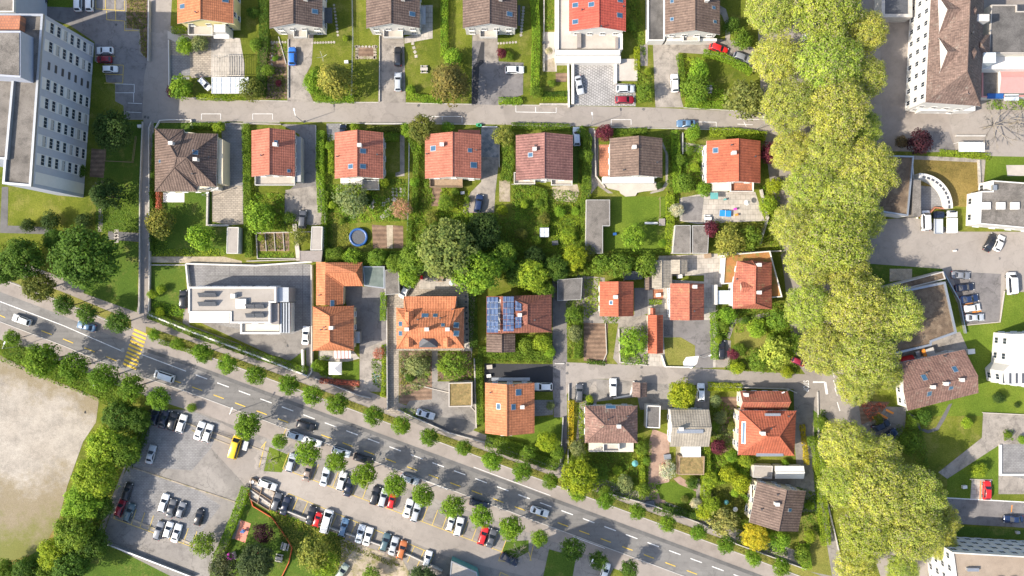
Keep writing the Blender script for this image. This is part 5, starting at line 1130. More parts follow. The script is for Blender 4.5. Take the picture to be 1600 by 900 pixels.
# ---- single garden trees and shrubs: kind, x, y, diameter, colour, label
TR = '''
broad|132|402|115|deep|biggest dark green tree, spreading above the road west of the footpath
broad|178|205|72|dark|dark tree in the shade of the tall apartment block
conifer|165|305|62|dark|dark spiky conifer with pale branches, south of the brown soil bed
broad|35|405|80|deep|dark green tree at the left edge beside the biggest tree
broad|8|420|62|deep|dark tree cut by the left edge above the road
broad|62|448|58|olive|olive brown-tinged tree above the road, near the left edge
broad|85|375|40|deep|small dark tree above the biggest dark tree
round|80|345|34|dark|dark bush south of the tall apartment block
round|45|352|26|dark|low dark bush near the lower corner of the apartment block
round|132|345|30|dark|dark bush beside the steps west of the footpath
round|128|268|22|deep|dark bush at the foot of the apartment block facade
broad|186|650|60|deep|northernmost tree of the dense belt east of the gravel field
broad|215|655|50|deep|dark tree of the belt beside the parked dark cars
broad|165|695|72|lime|yellow-green tree in the belt east of the gravel field
broad|195|705|60|mid|tree in the belt beside the silver car parked alone
broad|150|745|78|lime|broad lime tree midway down the belt beside the gravel field
broad|130|785|74|fresh|bright tree in the belt west of the dark red car
broad|158|790|50|deep|dark tree in the belt touching the dark red car
broad|115|830|78|mid|tree in the lower belt beside the gravel field
broad|145|850|58|deep|dark tree at the lower belt corner of the car park wall
broad|88|862|62|yellow|yellowish tree at the bottom of the belt
broad|110|885|70|deep|dark tree at the bottom edge of the belt
broad|45|890|56|deep|tree at the bottom edge left of the belt
broad|8|895|46|mid|tree in the bottom left corner
broad|75|900|50|mid|small tree at the bottom edge between two darker ones
round|283|137|40|fresh|bright bush with purple edge at the corner of upper street and west lane
round|270|143|22|purple|purple bush at the corner of upper street and west lane
loose|392|140|44|olive|olive tree at the end of the white glass pergola
round|290|72|34|fresh|flowering bush below the orange house in the top row
round|312|68|30|sage|pale bush below the orange house in the top row
conifer|523|123|70|oliveb|feathery olive conifer right of the first concrete driveway
broad|492|128|44|fresh|bright green bush at the driveway corner on upper street
conifer|703|128|72|(0.196,0.162,0.051)|brownish olive conifer leaning over the upper street
round|707|92|34|fresh|light green bush north of the brownish conifer
round|642|140|17|fresh|clipped round bush on the lawn right of the silver car
round|784|83|18|plum|small red-leaved shrub above the white car
round|796|88|16|mid|small green shrub right of the red-leaved shrub
loose|838|143|24|mid|bush at the street end of the hedge left of the red-roofed house
loose|1008|145|34|mid|mottled tree right of the dark red parked car
round|1092|112|40|fresh|bright bush on the lawn south of the curved hedge
loose|1088|140|50|mid|loose bush beside the garden table at the upper street
loose|1165|155|74|(0.170,0.204,0.060)|wide grey-green tree over the east end of upper street
round|1160|62|40|mid|bush above the red and grey parked cars
round|419|110|22|mid|bush at the edge of the brown vegetable bed
round|1142|40|30|deep|dark bush by the curved path in the top row
round|250|350|52|oliveb|round yellowish tree west of the mown hip-roof garden
round|314|371|50|fresh|bright round tree on the lawn left of the narrow garden shed
round|408|339|52|fresh|bright tree below the first salmon-roofed house
round|452|340|22|mid|small bush left of the dark parked car behind the first salmon house
loose|465|370|34|oliveb|pale bush above the white-walled shed
loose|342|200|24|lime|bush on the upper street left of the paved driveway
round|405|206|10|mid|tiny bush near the first salmon roof
loose|550|312|62|sage|grey-green loose tree below the second salmon-roofed house
round|572|312|22|dark|small dark shrub beside the grey-green loose tree
blossom|627|326|38|pink|pink blossoming tree beside the stepping stones
round|555|200|18|lime|yellow-green clipped bush at the kerb above the second salmon roof
round|515|228|16|fresh|small bright bush left of the second salmon roof
broad|660|202|52|olive|olive-green tree on the street left of the wide salmon roof
round|636|204|24|fresh|bright bush right of the hedge at the upper street
round|700|200|22|fresh|bright round bush above the wide salmon roof
loose|786|212|38|oliveb|flowering olive tree right of the diamond-paved driveway
loose|697|317|32|mid|dark bush on the lawn below the wide salmon roof
round|730|312|12|mid|tiny bush left of the blue car
round|785|328|20|yellow|bright yellow broom bush right of the blue car
broad|700|390|110|(.20,.26,.075)|pale silvery large tree in the central wood
broad|650|402|62|mid|green tree at the left end of the central wood
broad|755|362|70|dark|dark tree at the top of the central wood
broad|745|425|90|fresh|bright green tree in the middle of the central wood
broad|784|400|60|mid|green tree at the right of the central wood
broad|682|370|54|deep|dark tree at the upper left of the central wood
broad|640|432|44|fresh|bright tree above the white car by the garage
broad|832|430|60|lime|bright lime tree just above the solar-panel roof
broad|898|402|50|yellow|yellow-green tree below the long L-shaped shed
broad|850|455|40|mid|green tree touching the top of the solar-panel roof
round|875|331|20|fresh|clipped bright round bush in the lawn below the gravel patch
loose|888|368|30|lime|loose bush left of the long L-shaped shed
loose|850|342|24|olive|bush left of the small greenhouse
loose|916|243|26|mid|tree in the hedge right of the red-brown roof
round|945|207|29|plum|round purple-leaved tree at the upper street
round|1083|208|30|fresh|bright round bush on the street left of the vermilion roof
round|1069|286|36|mid|green bush below the vermilion house garden path
round|1099|295|28|fresh|bright bush touching the lower left corner of the vermilion roof
round|1058|328|24|white|white-flowering bush left of the grey patio
round|1062|250|22|mid|bush in the hedge left of the vermilion house
loose|990|370|46|fresh|loose bright tree on the lawn right of the L-shaped shed
round|1030|290|13|dark|clipped dark shrub on the curved white patio
round|1203|240|40|plum|purple tree at the right of the vermilion roof
round|1109|358|28|plum|purple tree over the flat grey shed
loose|1140|378|56|oliveb|golden-green tree row right of the flat grey sheds
loose|1172|372|44|mid|green bush row left of the plane trees
round|1200|320|34|lime|yellow-green bush at the right of the patio
round|1210|290|30|yellow|golden bush under the plane trees beside the vermilion house
loose|940|412|40|mid|bush in the hedge row below the square lawn
loose|970|415|44|mid|bush row above the small orange house
loose|1010|414|44|mid|dark green bush left of the small grey workshop
loose|920|395|30|olive|olive bush under the L-shaped shed
round|238|460|17|lime|small bright tree beside the footpath fence
round|252|452|17|lime|small bright tree right of its twin beside the footpath
round|250|487|17|yellow|yellowish small tree beside the footpath wall
blossom|592|552|23|redp|small reddish blossoming tree beside the orange house driveway
round|497|572|24|fresh|bright shrub left of the white garden pavilion
round|652|572|40|sage|rose bushes below the orange villa
loose|708|570|52|mid|dense square fruit bushes south of the villa
loose|896|492|32|mid|tall bush left of the ploughed patch driveway
round|898|520|30|sage|greyish bush left of the ploughed patch
loose|989|535|50|fresh|bright fruit bush between two driveways on the lane
round|978|552|22|mid|low bush at the lower end of the planted island
round|846|535|34|lime|yellow-green bush below the solar-panel house
round|822|540|32|mid|dark bush below the solar-panel house
round|860|550|20|fresh|bush at the corner of the lane below the solar house
round|1137|492|30|fresh|bright bush below the sedum-roofed wing
round|1122|530|16|lime|bush left of the black parked car
round|1183|513|34|fresh|bright round tree on the small dry lawn
round|1146|553|22|plum|purple bush beside the black parked car
round|1155|545|22|mid|dark green bush right of the purple bush by the black car
round|1152|575|26|yellow|yellow-green bush at the lane beside the black car
loose|1185|565|40|mid|tree at the lane below the small dry lawn
loose|1210|550|56|planeg|light green tree at the lane left of the dark red car
round|1230|582|22|yellow|yellow bush at the lane next to the dark red car
loose|1215|500|44|mid|bush right of the sedum-roofed wing
loose|1240|535|36|mid|bush under the planes above the dark red car
broad|1065|616|52|yellow|round bright lime tree in front of the beige-shingled house
round|1118|626|22|sage|grey-green bush right of the lime tree
round|1126|652|24|sage|silvery bush right of the beige-shingled house
round|1121|698|28|plum|purple tree right of the beige-shingled house
broad|854|690|40|yellow|bright yellow tree below the orange house lawn
loose|826|706|30|mid|dark bush left of the bright yellow tree
round|872|708|26|mid|green bush right of the bright yellow tree
round|860|634|16|sage|flowering bush on the round terrace beside the orange house
round|921|623|14|yellow|yellow bush beside the dark car on the lane
broad|905|745|70|yellow|big yellow-green tree above the north verge by the hip-roofed house
loose|902|700|30|sage|pale bush left of the old hip-roofed house
loose|935|740|38|mid|green tree right of the big yellow-green tree
round|977|755|32|sage|grey-green bush below the old hip-roofed house
loose|1006|765|26|mid|bush left of the round lawn
blossom|1043|735|34|white|white-flowering tree above the round lawn
round|1082|755|24|deep|dark bush right of the round lawn
round|1088|786|22|white|white-flowering bush below the round lawn
loose|1003|700|26|mid|green bush right of the old hip-roofed house
round|1138|740|30|yellow|yellow bush in the long garden left of the askew house
round|1157|755|34|yellow|golden bush touching the askew brown house
loose|1110|750|28|lime|hedge bush at the top of the narrow garden
loose|1112|790|34|lime|tall yellow-green hedge bush left of the askew house garden
loose|1130|815|54|(0.255,0.255,0.085)|grey-olive willow above the north verge
broad|1180|838|50|gold|golden yellow tree below the askew brown house
loose|1218|845|38|fresh|bright green tree right of the golden yellow tree
round|1252|865|30|mid|bush at the bottom end of the askew house garden
loose|1265|838|24|lime|bush right of the askew brown house
round|1227|724|14|fresh|bush above the white corrugated shed
round|1165|720|24|lime|bush below the big vermilion house
round|1143|712|24|fresh|bright bush left of the big vermilion house corner
round|1282|660|26|mid|left shrub of the green strip by the avenue
loose|1270|690|24|mid|middle shrub of the green strip by the avenue
round|1436|222|46|purple|dark purple tree on the forecourt by the round building
round|1408|222|24|(0.153,0.119,0.068)|brownish bush left of the dark purple tree
round|1510|660|20|lime|small yellowish shrub on the lawn south of the old farmhouse
round|1560|622|22|dark|dark shrub on the lawn near the bright white building
round|1589|633|10|dark|tiny dark shrub right of the farmhouse
loose|1420|692|42|mid|green tree right of the two dark parked cars
round|1443|652|28|deep|dark bush at the bend of the curved path
loose|1425|660|26|mid|bush beside the old farmhouse wall
round|1575|680|14|mid|bush in the square planter on the plaza
round|1596|687|16|fresh|bright bush at the edge of the square planter
round|1530|735|26|lime|light bush on the lawn above the red car
loose|1372|655|20|olive|small tree on the brown planting by the parked cars
loose|412|832|36|purple|dark leafless-looking purple tree on the playground lawn
loose|318|850|44|mid|green tree at the lower right corner of the first car park
loose|490|865|62|oliveb|bushy olive tree behind the car park wall
loose|505|880|48|lime|lime bush behind the playground lawn
loose|350|885|60|(0.102,0.119,0.060)|dark grey-green tree at the bottom by the playground
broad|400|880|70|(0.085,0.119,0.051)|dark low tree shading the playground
broad|660|905|54|(0.085,0.136,0.051)|dark tree at the bottom edge beside the kiosk
loose|580|898|34|mid|dark bush at the bottom edge on the dirt patch
loose|1100|800|30|yellow|yellowish hedge tree above the verge near the willow
broad|725|408|60|mid|green tree between the pale tree and the villa terrace
broad|808|428|46|deep|dark tree left of the bright lime tree by the solar roof
broad|870|418|50|deep|dark tree right of the bright lime tree by the solar roof
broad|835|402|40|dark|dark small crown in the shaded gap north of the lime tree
broad|618|412|38|mid|leafy tree right of the bush row above the orange wing
broad|590|402|34|mid|small tree in the bush row above the carport
loose|550|402|34|fresh|bright loose bush in the row above the orange wing
loose|527|398|28|mid|leftmost bush in the row above the orange wing
loose|675|340|26|olive|olive bush at the edge of the lawn above the central wood
loose|408|372|12|lime|tiny bush in the vegetable beds
round|418|330|18|mid|round shrub above the vegetable beds
round|520|320|16|lime|light shrub on the lawn left of the grey-green loose tree
round|535|345|12|mid|small shrub on the lawn above the trampoline
round|600|285|20|lime|yellow-green shrub beside the square slab group
round|648|285|18|fresh|bright shrub at the wire fence above the pink tree
round|712|300|16|mid|round shrub at the terrace of the wide salmon roof
round|820|320|16|lime|light shrub on the lawn below the left round balcony
round|842|318|18|mid|round shrub on the lawn below the balconies
round|838|375|20|mid|round shrub left of the small greenhouse
round|815|365|22|olive|olive shrub in the shaded garden by the central wood
round|900|330|16|fresh|bright shrub at the top of the L-shaped shed
round|1035|380|16|fresh|round shrub in the lower right corner of the square lawn
round|1078|235|16|mid|small shrub in the path garden of the vermilion house
round|1086|262|18|lime|light shrub in the path garden of the vermilion house
round|1160|376|20|gold|golden shrub in the row right of the purple tree
round|1130|508|18|mid|round shrub left of the small dry lawn
round|1205|530|22|mid|round shrub right of the small dry lawn
round|1165|500|16|deep|dark shrub on top of the small dry lawn
round|690|575|16|lime|light bush among the square fruit bushes
round|640|590|16|deep|dark bush among the rose beds
round|1010|720|16|mid|shrub left of the terracotta terrace
round|1070|780|14|olive|olive shrub at the lower rim of the round lawn
round|1148|770|16|fresh|light shrub in the narrow garden beside the slanting hedge
round|1265|790|18|fresh|shrub right of the askew house roof
round|1116|665|18|mid|shrub between beige house and silvery bush
round|1143|665|16|olive|shrub left of the big vermilion house
round|1290|730|24|mid|lower shrub of the green strip by the avenue
round|965|735|18|lime|light shrub below the old hip-roofed house
round|945|765|20|mid|green shrub above the pavement below the hip-roofed house
round|435|130|12|plum|small red shrub in the brown vegetable bed
round|430|92|10|fresh|tiny green plant in the brown vegetable bed
round|862|130|14|mid|small shrub by the soil square left of the paver driveway
round|1012|112|14|lime|light shrub in the planted strip right of the terraces
round|985|40|20|mid|shrub between the red-roofed house and flat garage
round|396|20|22|deep|dark shrub right of the orange house
round|400|70|24|mid|green shrub in the dark hedge right of the orange house
round|540|60|10|lime|tiny shrub on the lawn near the stepping stones
'''
for ln in TR.strip().splitlines():
    k, x, y, d, c_, lab = ln.split('|')
    if lab == 'skip': continue
    d = float(d); c_ = eval(c_) if c_.startswith('(') else c_
    shrub = k == 'round' and d < 34 or 'bush' in lab or 'shrub' in lab
    tree(k, float(x), float(y), d, lab, c_, cat='shrub' if shrub else 'tree', name='shrub' if shrub else ('garden_tree' if k == 'round' else None), zs=1.0 if d < 60 or k != 'round' else .9)
for i, (x, y, lab, r_) in enumerate([(419, 722, 'leafless tree with spreading pale branches at the car park entrance', 1.0), (811, 866, 'leafless tree over the black car near the bottom', .9), (1550, 196, 'leafless tree on the forecourt right of the steps, its bare branches wide', 2.0), (1590, 190, 'leafless tree at the right edge of the forecourt', 1.7), (1112, 842 - 60, 'thin leafless fruit tree in the narrow garden', .5), (165, 300, 'thin leafless tree rising through the dark conifer', 1.1)]):
    p = at(x, y, 3); t = thing('bare_tree', lab, 'tree', (p.x, p.y, 0), i * 1.3); put('trunk', bare_mesh(i, 9, 5, 3.6), t); t.scale = (r_, r_, r_)

# ---- hedges: leafy boxes along a line, and planted beds
def inpoly(P, x, y):
    c_ = np.zeros(len(x), bool); n = len(P)
    for i in range(n):
        x1, y1 = P[i]; x2, y2 = P[(i + 1) % n]; m_ = (y1 > y) != (y2 > y)
        c_ ^= m_ & (x < (x2 - x1) * (y - y1) / ((y2 - y1) or 1e-9) + x1)
    return c_
def hedge(label, pts, w_=1.1, h_=1.6, col='mid', name='hedge', cat='hedge', leaf=.26, rough=.12, dens=50):
    P = [at(x, y, h_) for x, y in pts]; c0 = sum(P, Vector()) / len(P); c0.z = 0; Ps, Ns = [], []; core = MB()
    for a, b in zip(P, P[1:]):
        d = (b - a); d.z = 0; L_ = d.length; d.normalize(); n_ = np.array([-d.y, d.x, 0]); dv = np.array(d); A = np.array(a) * [1, 1, 0]
        n = int(L_ * w_ * dens * 1.3); u = rng.uniform(-.03, 1.03, n) * L_; v = rng.uniform(-.5, .5, n) * w_; z = h_ + rng.normal(0, rough, n) + .12 * np.sin(u * 1.3 + a.x) - np.abs(v / w_) ** 3 * .8
        Ps.append(A + dv * u[:, None] + n_ * v[:, None] + np.stack([0 * z, 0 * z, z], 1)); Ns.append(np.tile([0, 0, 1.0], (n, 1)) + rng.normal(0, .5, (n, 3)))
        for s_ in (-1, 1):
            n = int(L_ * h_ * dens * .8); u = rng.uniform(-.02, 1.02, n) * L_; z = rng.uniform(.02, 1, n) * h_; v = s_ * (w_ / 2 + rng.normal(0, rough * .6, n) + .08 * np.sin(u * 1.7 + z))
            Ps.append(A + dv * u[:, None] + n_ * v[:, None] + np.stack([0 * z, 0 * z, z], 1)); Ns.append(np.tile(n_ * s_, (n, 1)) + [0, 0, .3] + rng.normal(0, .5, (n, 3)))
    pp = np.concatenate(Ps) - np.array(c0); o = put(name, leaf_mesh(name, pp, np.concatenate(Ns), leaf * rng.uniform(.7, 1.3, len(pp)), 'leaf'), None, c0)
    c = GREEN[col] if isinstance(col, str) else col; o.color = (*c, 1); tag(o, label, cat)
    if name != 'hedge': o['kind'] = 'stuff'
    return o
def bed(pts, h_=1.0, col='mid', leaf=.28, dens=20, sc_=1.1, name='ground_cover', label=None, cat=None, gap=0.25):
    P = [at(x, y, 0) for x, y in pts]; P2 = [(p.x, p.y) for p in P]; x0, x1 = min(p[0] for p in P2), max(p[0] for p in P2); y0, y1 = min(p[1] for p in P2), max(p[1] for p in P2)
    n = int((x1 - x0) * (y1 - y0) * dens); x = rng.uniform(x0, x1, n); y = rng.uniform(y0, y1, n); k = inpoly(P2, x, y); x, y = x[k], y[k]; q = rng.uniform(0, 50, 4)
    f = .5 + .25 * (np.sin(x * 2.1 / sc_ + q[0]) * np.sin(y * 1.9 / sc_ + q[1]) + np.sin(x * .9 / sc_ + y * .7 / sc_ + q[2])) + .12 * np.sin(x * 4.3 + y * 3.1 + q[3])
    k = rng.random(len(x)) < np.clip(f / gap if gap else 1, .15, 1); x, y, f = x[k], y[k], f[k]
    z = np.maximum(.06, h_ * np.clip(f, .05, 1) * rng.uniform(.55, 1.1, len(x)))
    gx = np.cos(x * 2.1 / sc_ + q[0]) * np.sin(y * 1.9 / sc_ + q[1]); gy = np.sin(x * 2.1 / sc_ + q[0]) * np.cos(y * 1.9 / sc_ + q[1])
    Nn = np.stack([-gx * .7 * h_, -gy * .7 * h_, np.ones_like(x)], 1) + rng.normal(0, .45, (len(x), 3)); c0 = np.array([(x0 + x1) / 2, (y0 + y1) / 2, 0])
    o = put(name, leaf_mesh(name, np.stack([x, y, z], 1) - c0, Nn, leaf * rng.uniform(.6, 1.4, len(x)), 'leaf'), None, c0); c = GREEN[col] if isinstance(col, str) else col; o.color = (*c, 1)
    o['kind'] = 'stuff'; tag(o, label or 'low mixed planting and ground cover between the gardens', cat or 'plants'); return o
HG = '''
268 46,290 46|1.4|1.2|lime|clipped box hedge below the orange house in the top row
308 150,352 152,385 150|1.3|1.2|lime|low hedge under the white glass pergola on upper street
410 0,412 60,405 150|2.2|1.8|deep|dark hedge between the orange house and the first brown house
492 153,520 155,552 154|1.5|1.2|fresh|curved low hedge along upper street below the feathery conifer
637 148,660 153,690 155|1.6|1.3|fresh|low hedge along upper street right of the silver car
694 -10,694 84|1.6|1.7|fresh|tall narrow clipped hedge left of the third brown house
835 0,838 50,836 145|1.8|1.8|fresh|long straight clipped hedge left of the red-roofed house
780 157,815 157|1.6|1.1|fresh|low hedge at the street below the white parked car
846 147,868 147,886 146|1.2|1|deep|low hedge above the stone edge by the paver driveway
848 153,885 154|1.0|.8|lime|second low planting strip by the paver driveway
996 74,996 108|1.2|1.4|yellow|yellow-green hedge strip right of the red house terrace
1100 82,1130 88,1160 102,1175 112|1.6|1.5|fresh|curved clipped hedge below the red and grey cars
1062 85,1066 110,1070 150|1.3|1.2|mid|hedge on the left of the garden with the table
1072 160,1100 163,1130 163|1.6|1.3|fresh|low hedge along upper street below the garden table
298 196,350 196|1.4|1.2|mid|hedge at the street above the large brown hip roof
383 195,385 270,386 330,388 400|1.8|1.5|mid|hedge between the paved driveway and the first salmon house
500 205,499 260,502 330|1.8|1.6|fresh|clipped hedge between the first and second salmon houses
516 230,516 270|1.0|1.2|lime|short hedge against the second salmon house
575 200,625 202|1.1|1|olive|flowering hedge strip on the street above the second salmon house
600 214,622 214|1.8|1.4|mid|dark clipped hedge block right of the second salmon roof
640 215,650 240,648 330|1.2|1.4|mid|hedge left of the wide salmon-roofed house
790 205,795 250,790 280|2.6|1.8|mid|dense hedge right of the diamond-paved driveway
650 205,655 240|1.2|1.2|fresh|narrow hedge beside the wide salmon house
800 196,848 197,890 198|1.4|1.3|mid|dark hedge on the street above the red-brown roof
905 200,918 215,917 290,914 330|2.0|1.7|mid|tall hedge between the red-brown roof and the brown house
960 206,1010 204|1.4|1.2|mid|hedge on the street above the brown house
1055 205,1058 260,1060 300|1.8|1.6|fresh|hedge between the brown house and the vermilion house
1110 206,1150 206,1196 212|2.0|1.4|lime|flowering hedge on the street above the vermilion roof
1048 305,1048 350,1046 393|1.8|1.6|lime|clipped hedge right of the square lawn
955 394,1000 394,1046 394|1.0|1|mid|low hedge along the bottom of the square lawn
912 310,912 395|1.2|1.6|mid|hedge left of the long L-shaped shed
805 285,850 300,852 355|1.6|1.4|mid|bushy hedge across the garden below the red-brown roof
508 300,506 350,505 400|1.4|1.4|mid|hedge right of the white-walled shed
640 345,638 400|1.2|1.3|mid|hedge right of the soil beds by the trampoline
510 398,560 404,630 402|3.0|2.2|mid|thick row of bushes above the orange-tiled wing
241 210,236 300,236 390|.8|1.2|deep|thin hedge along the footpath beside the large hip-roofed house
247 300,246 330|1.0|1.2|redp|reddish hedge left of the white pond
233 492,300 520,380 548,478 580|1.8|1.5|mid|long hedge below the white wall of the modern house
599 458,598 500|1.3|1.7|fresh|clipped hedge right of the grey yard
600 540,600 600,597 620|1.0|1.2|lime|narrow hedge left of the pale gravel path
738 432,740 540|1.8|1.8|deep|dark hedge between the villa and the solar-panel house
748 548,790 555,862 556|2.2|1.6|mid|thick hedge above the black asphalt yard
748 560,750 660|1.4|1.5|mid|hedge left of the bright orange house
908 480,902 560|1.4|1.5|mid|hedge left of the ploughed vegetable patch
918 565,945 568|.9|.8|deep|low clipped edge under the ploughed patch
1015 472,1034 472|1.0|1.1|lime|short hedge above the long narrow garage
1117 490,1118 560|1.6|1.5|fresh|hedge right of the oval-lawn court
1108 604,1158 606|1.8|1.6|yellow|golden clipped hedge at the lane right of the white car
1255 665,1262 725|.9|1.3|gold|orange-tinged narrow hedge beside the big vermilion house
893 628,892 700|1.2|1.3|gold|orange-green hedge right of the narrow lane
922 628,922 660|1.2|1.2|deep|dark hedge left of the old hip-roofed house
1103 700,1104 780,1104 810|2.2|1.8|lime|tall bright hedge between round lawn and narrow garden
1036 795,1060 800,1092 808|1.4|1.3|deep|dark clipped hedge below the round lawn
1000 700,1004 740,1004 780|1.3|1.5|lime|hedge left of the terracotta terrace
383 762,370 800,340 870,332 910|2.0|1.7|fresh|long straight clipped hedge left of the playground
250 534,300 550,330 560|1.0|.9|mid|low green edging on the verge east of the crossing
10 545,60 570,110 590,150 605,195 625|3.5|2.0|mid|dense hedge belt along the gravel field
215 640,222 665,205 720|1.8|1.8|deep|dark hedge at the left side of the car park
1148 736,1168 746|1.2|1.2|fresh|short hedge at the top of the narrow garden
1152 764,1172 785|1.0|1.4|fresh|slanting hedge left of the askew house
1278 700,1284 760,1292 850|2.2|1.6|lime|tall hedge strip left of the pale avenue path
1470 238,1545 244|1.4|.9|lime|flowering edging above the straw-brown lawn
1160 640,1150 700,1146 716|.8|.9|mid|narrow planting left of the big vermilion house
1258 850,1262 890|2.2|1.6|fresh|hedge at the bottom beside the avenue path
815 700,760 690|2.2|1.5|mid|low bushes below the bright orange house
780 700,870 728|2.6|1.6|mid|thick bushes above the north verge by the yellow tree
500 595,560 600|1.0|1.0|redp|dark reddish low hedge below the white garden pavilion
'''
for ln in HG.strip().splitlines():
    a, w_, h_, c_, lab = ln.split('|'); hedge(lab, [tuple(map(float, q.split())) for q in a.split(',')], float(w_), float(h_), c_)
# low clipped plants between the verge trees
xs2 = [228] + [a[0] for a in xs]
for i in range(len(xs) - 1):
    a, b = xs[i], xs[i + 1]
    if 640 < (a[0] + b[0]) / 2 < 655: continue
    hedge('low clipped planting on the north verge between its %s and %s tree' % (ORD[i], ORD[i + 1]), [(a[0] + 7, cy(a[0] + 7) - 43), (b[0] - 7, cy(b[0] - 7) - 43)], 1.2, .5, 'olive', name='hedge', dens=22, leaf=.22)
BD = '''
198 -50,230 -50,230 92,220 82,219 46,198 44|.9|olive
416 62,450 76,450 90,430 90,416 80|.5|mid
405 100,446 106,446 154,408 154|.25|olive
486 110,500 100,540 110,550 150,490 155|1.6|mid
870 45,866 0,850 0,852 48|.3|mid
992 110,1018 112,1020 160,995 162|1.3|mid
1070 120,1100 125,1130 140,1140 162,1070 162|.9|fresh
980 0,1000 0,1010 100,996 70,984 50|.5|mid
502 210,520 210,520 300,520 395,505 395|.35|mid
505 290,560 285,640 330,640 345,510 350|.35|fresh
640 280,668 280,680 310,672 330,645 330|.8|mid
655 215,663 215,663 280,650 280|.5|mid
790 240,802 240,800 290,782 282|.8|mid
800 288,905 300,908 395,805 395,800 350|.55|mid
900 210,925 215,922 300,905 300|1.0|deep
1030 210,1060 212,1062 300,1040 300,1046 250|.8|mid
1066 215,1100 230,1096 295,1066 300|.7|fresh
1110 345,1195 350,1190 392,1125 390|1.6|oliveb
1186 290,1215 290,1225 400,1195 390|1.4|lime
510 392,640 396,700 410,640 415,515 410|1.5|mid
640 340,800 340,810 430,740 440,640 430|1.6|mid
800 385,925 395,930 430,880 440,810 460|1.7|mid
910 405,1000 400,1030 400,1020 424,912 432|1.4|mid
390 300,445 304,445 360,398 360|1.2|fresh
440 344,475 346,470 362,440 362|.9|mid
401 395,460 395,460 406,401 408|.5|fresh
403 366,450 366,450 390,403 390|.22|olive
240 330,262 330,262 395,238 395|.3|mid
624 548,675 548,672 600,650 612,626 620|1.0|sage
684 552,736 548,738 592,684 594|1.7|mid
580 560,602 560,602 612,582 600|.6|mid
763 550,862 556,862 568,760 566|1.2|mid
805 524,862 522,864 556,806 552|1.3|fresh
884 470,910 462,910 560,886 560|1.3|mid
912 436,938 434,938 480,915 500|.8|lime
968 512,1010 508,1012 570,970 570|1.6|fresh
1118 476,1142 482,1148 502,1136 530,1118 530|1.2|mid
1150 480,1235 470,1240 500,1150 504|.9|mid
1148 540,1240 550,1245 584,1130 578|1.4|mid
1196 500,1232 490,1250 560,1205 565|1.4|fresh
900 606,928 625,925 690,905 690|.4|mid
1112 618,1152 640,1150 705,1110 700,1112 650|.6|mid
1110 706,1180 712,1180 760,1150 750,1110 760|1.0|fresh
1108 760,1160 765,1168 830,1110 820|1.1|olive
1150 800,1175 820,1230 830,1230 870,1150 850|1.0|mid
1244 760,1280 770,1285 840,1256 830|.5|mid
890 690,990 708,1000 780,930 780,890 720|1.4|mid
1020 784,1100 790,1098 812,1020 800|1.0|deep
1000 680,1018 690,1014 750,1000 780|1.1|mid
1095 700,1112 700,1112 810,1096 800|1.2|lime
758 680,800 684,880 725,860 735,758 700|1.4|mid
625 636,672 640,668 655,640 652|1.2|mid
500 556,515 556,512 590,500 588|1.1|fresh
1290 570,1320 600,1340 620,1300 560|.2|mid
1398 662,1440 668,1450 735,1400 700|1.6|mid
1340 628,1388 630,1360 660|.4|redp
1566 670,1582 670,1582 688,1568 688|.8|mid
1540 152,1600 150,1600 172,1540 172|1.0|fresh
430 800,560 850,520 900,480 880,440 850|.9|oliveb
520 838,640 888,600 880,530 850|.7|olive
150 310,215 300,215 362,150 365|.12|mid
0 530,40 545,120 590,210 630,190 640,100 604,0 562|1.2|mid
205 645,240 640,232 690,205 740,190 720|1.6|deep
165 800,170 850,120 900,60 900,100 820|1.6|mid
1290 640,1275 640,1284 700,1296 690|.6|mid
556 200,640 203,640 212,602 212,556 204|.8|fresh
383 195,393 200,393 285,383 300|.7|lime
600 280,640 280,638 345,606 345,600 312|.35|mid
506 330,545 335,548 395,506 395|.3|oliveb
690 290,735 300,730 345,680 345|.5|lime
805 300,835 300,838 340,805 345|.4|fresh
858 320,905 318,905 395,862 395|.5|lime
640 330,780 335,775 350,640 350|.7|fresh
240 390,350 388,352 400,238 400|.3|lime
240 470,290 480,286 498,236 488|.5|fresh
1066 90,1085 90,1085 112,1066 112|.7|lime
1040 300,1060 300,1060 345,1046 345|1.0|lime
1100 300,1112 298,1108 308,1100 308|.8|fresh
940 495,968 495,962 506,944 505|.3|mid
1150 500,1170 500,1160 520,1148 520|.7|lime
1110 665,1150 665,1150 690,1112 700|.8|sage
1135 715,1160 716,1160 735,1135 735|.9|lime
625 560,645 560,645 600,625 600|.7|oliveb
650 560,672 556,672 590,652 592|.6|fresh
1010 755,1030 752,1026 780,1012 784|.9|fresh
905 640,912 640,912 690,905 690|.8|lime
412 760,440 800,500 822,470 832,420 810|.35|lime
0 380,60 378,70 400,0 410|1.5|mid
'''
BL = set()
for i, ln in enumerate(BD.strip().splitlines()):
    a, h_, c_ = ln.split('|'); pts = [tuple(map(float, q.split())) for q in a.split(',')]
    cxp = sum(p[0] for p in pts) / len(pts); cyp = sum(p[1] for p in pts) / len(pts)
    side = 'far left' if cxp < 330 else 'left' if cxp < 620 else 'centre' if cxp < 900 else 'centre right' if cxp < 1130 else 'right'
    zone = 'north of the upper street' if cyp < 165 else 'in the middle row gardens' if cyp < 400 else 'between middle row and lane' if cyp < 570 else 'south of the lane'
    hh = 'tall' if float(h_) > 1.2 else 'knee-high' if float(h_) > .6 else 'low'
    base = '%s mixed planting %s, %s of the picture' % (hh, zone, side); k = 1
    lab = base
    while lab in BL: k += 1; lab = base + ', %s bed from the top' % ORD[k - 1]
    BL.add(lab); bed(pts, float(h_), c_, label=lab, dens=26, leaf=.3)
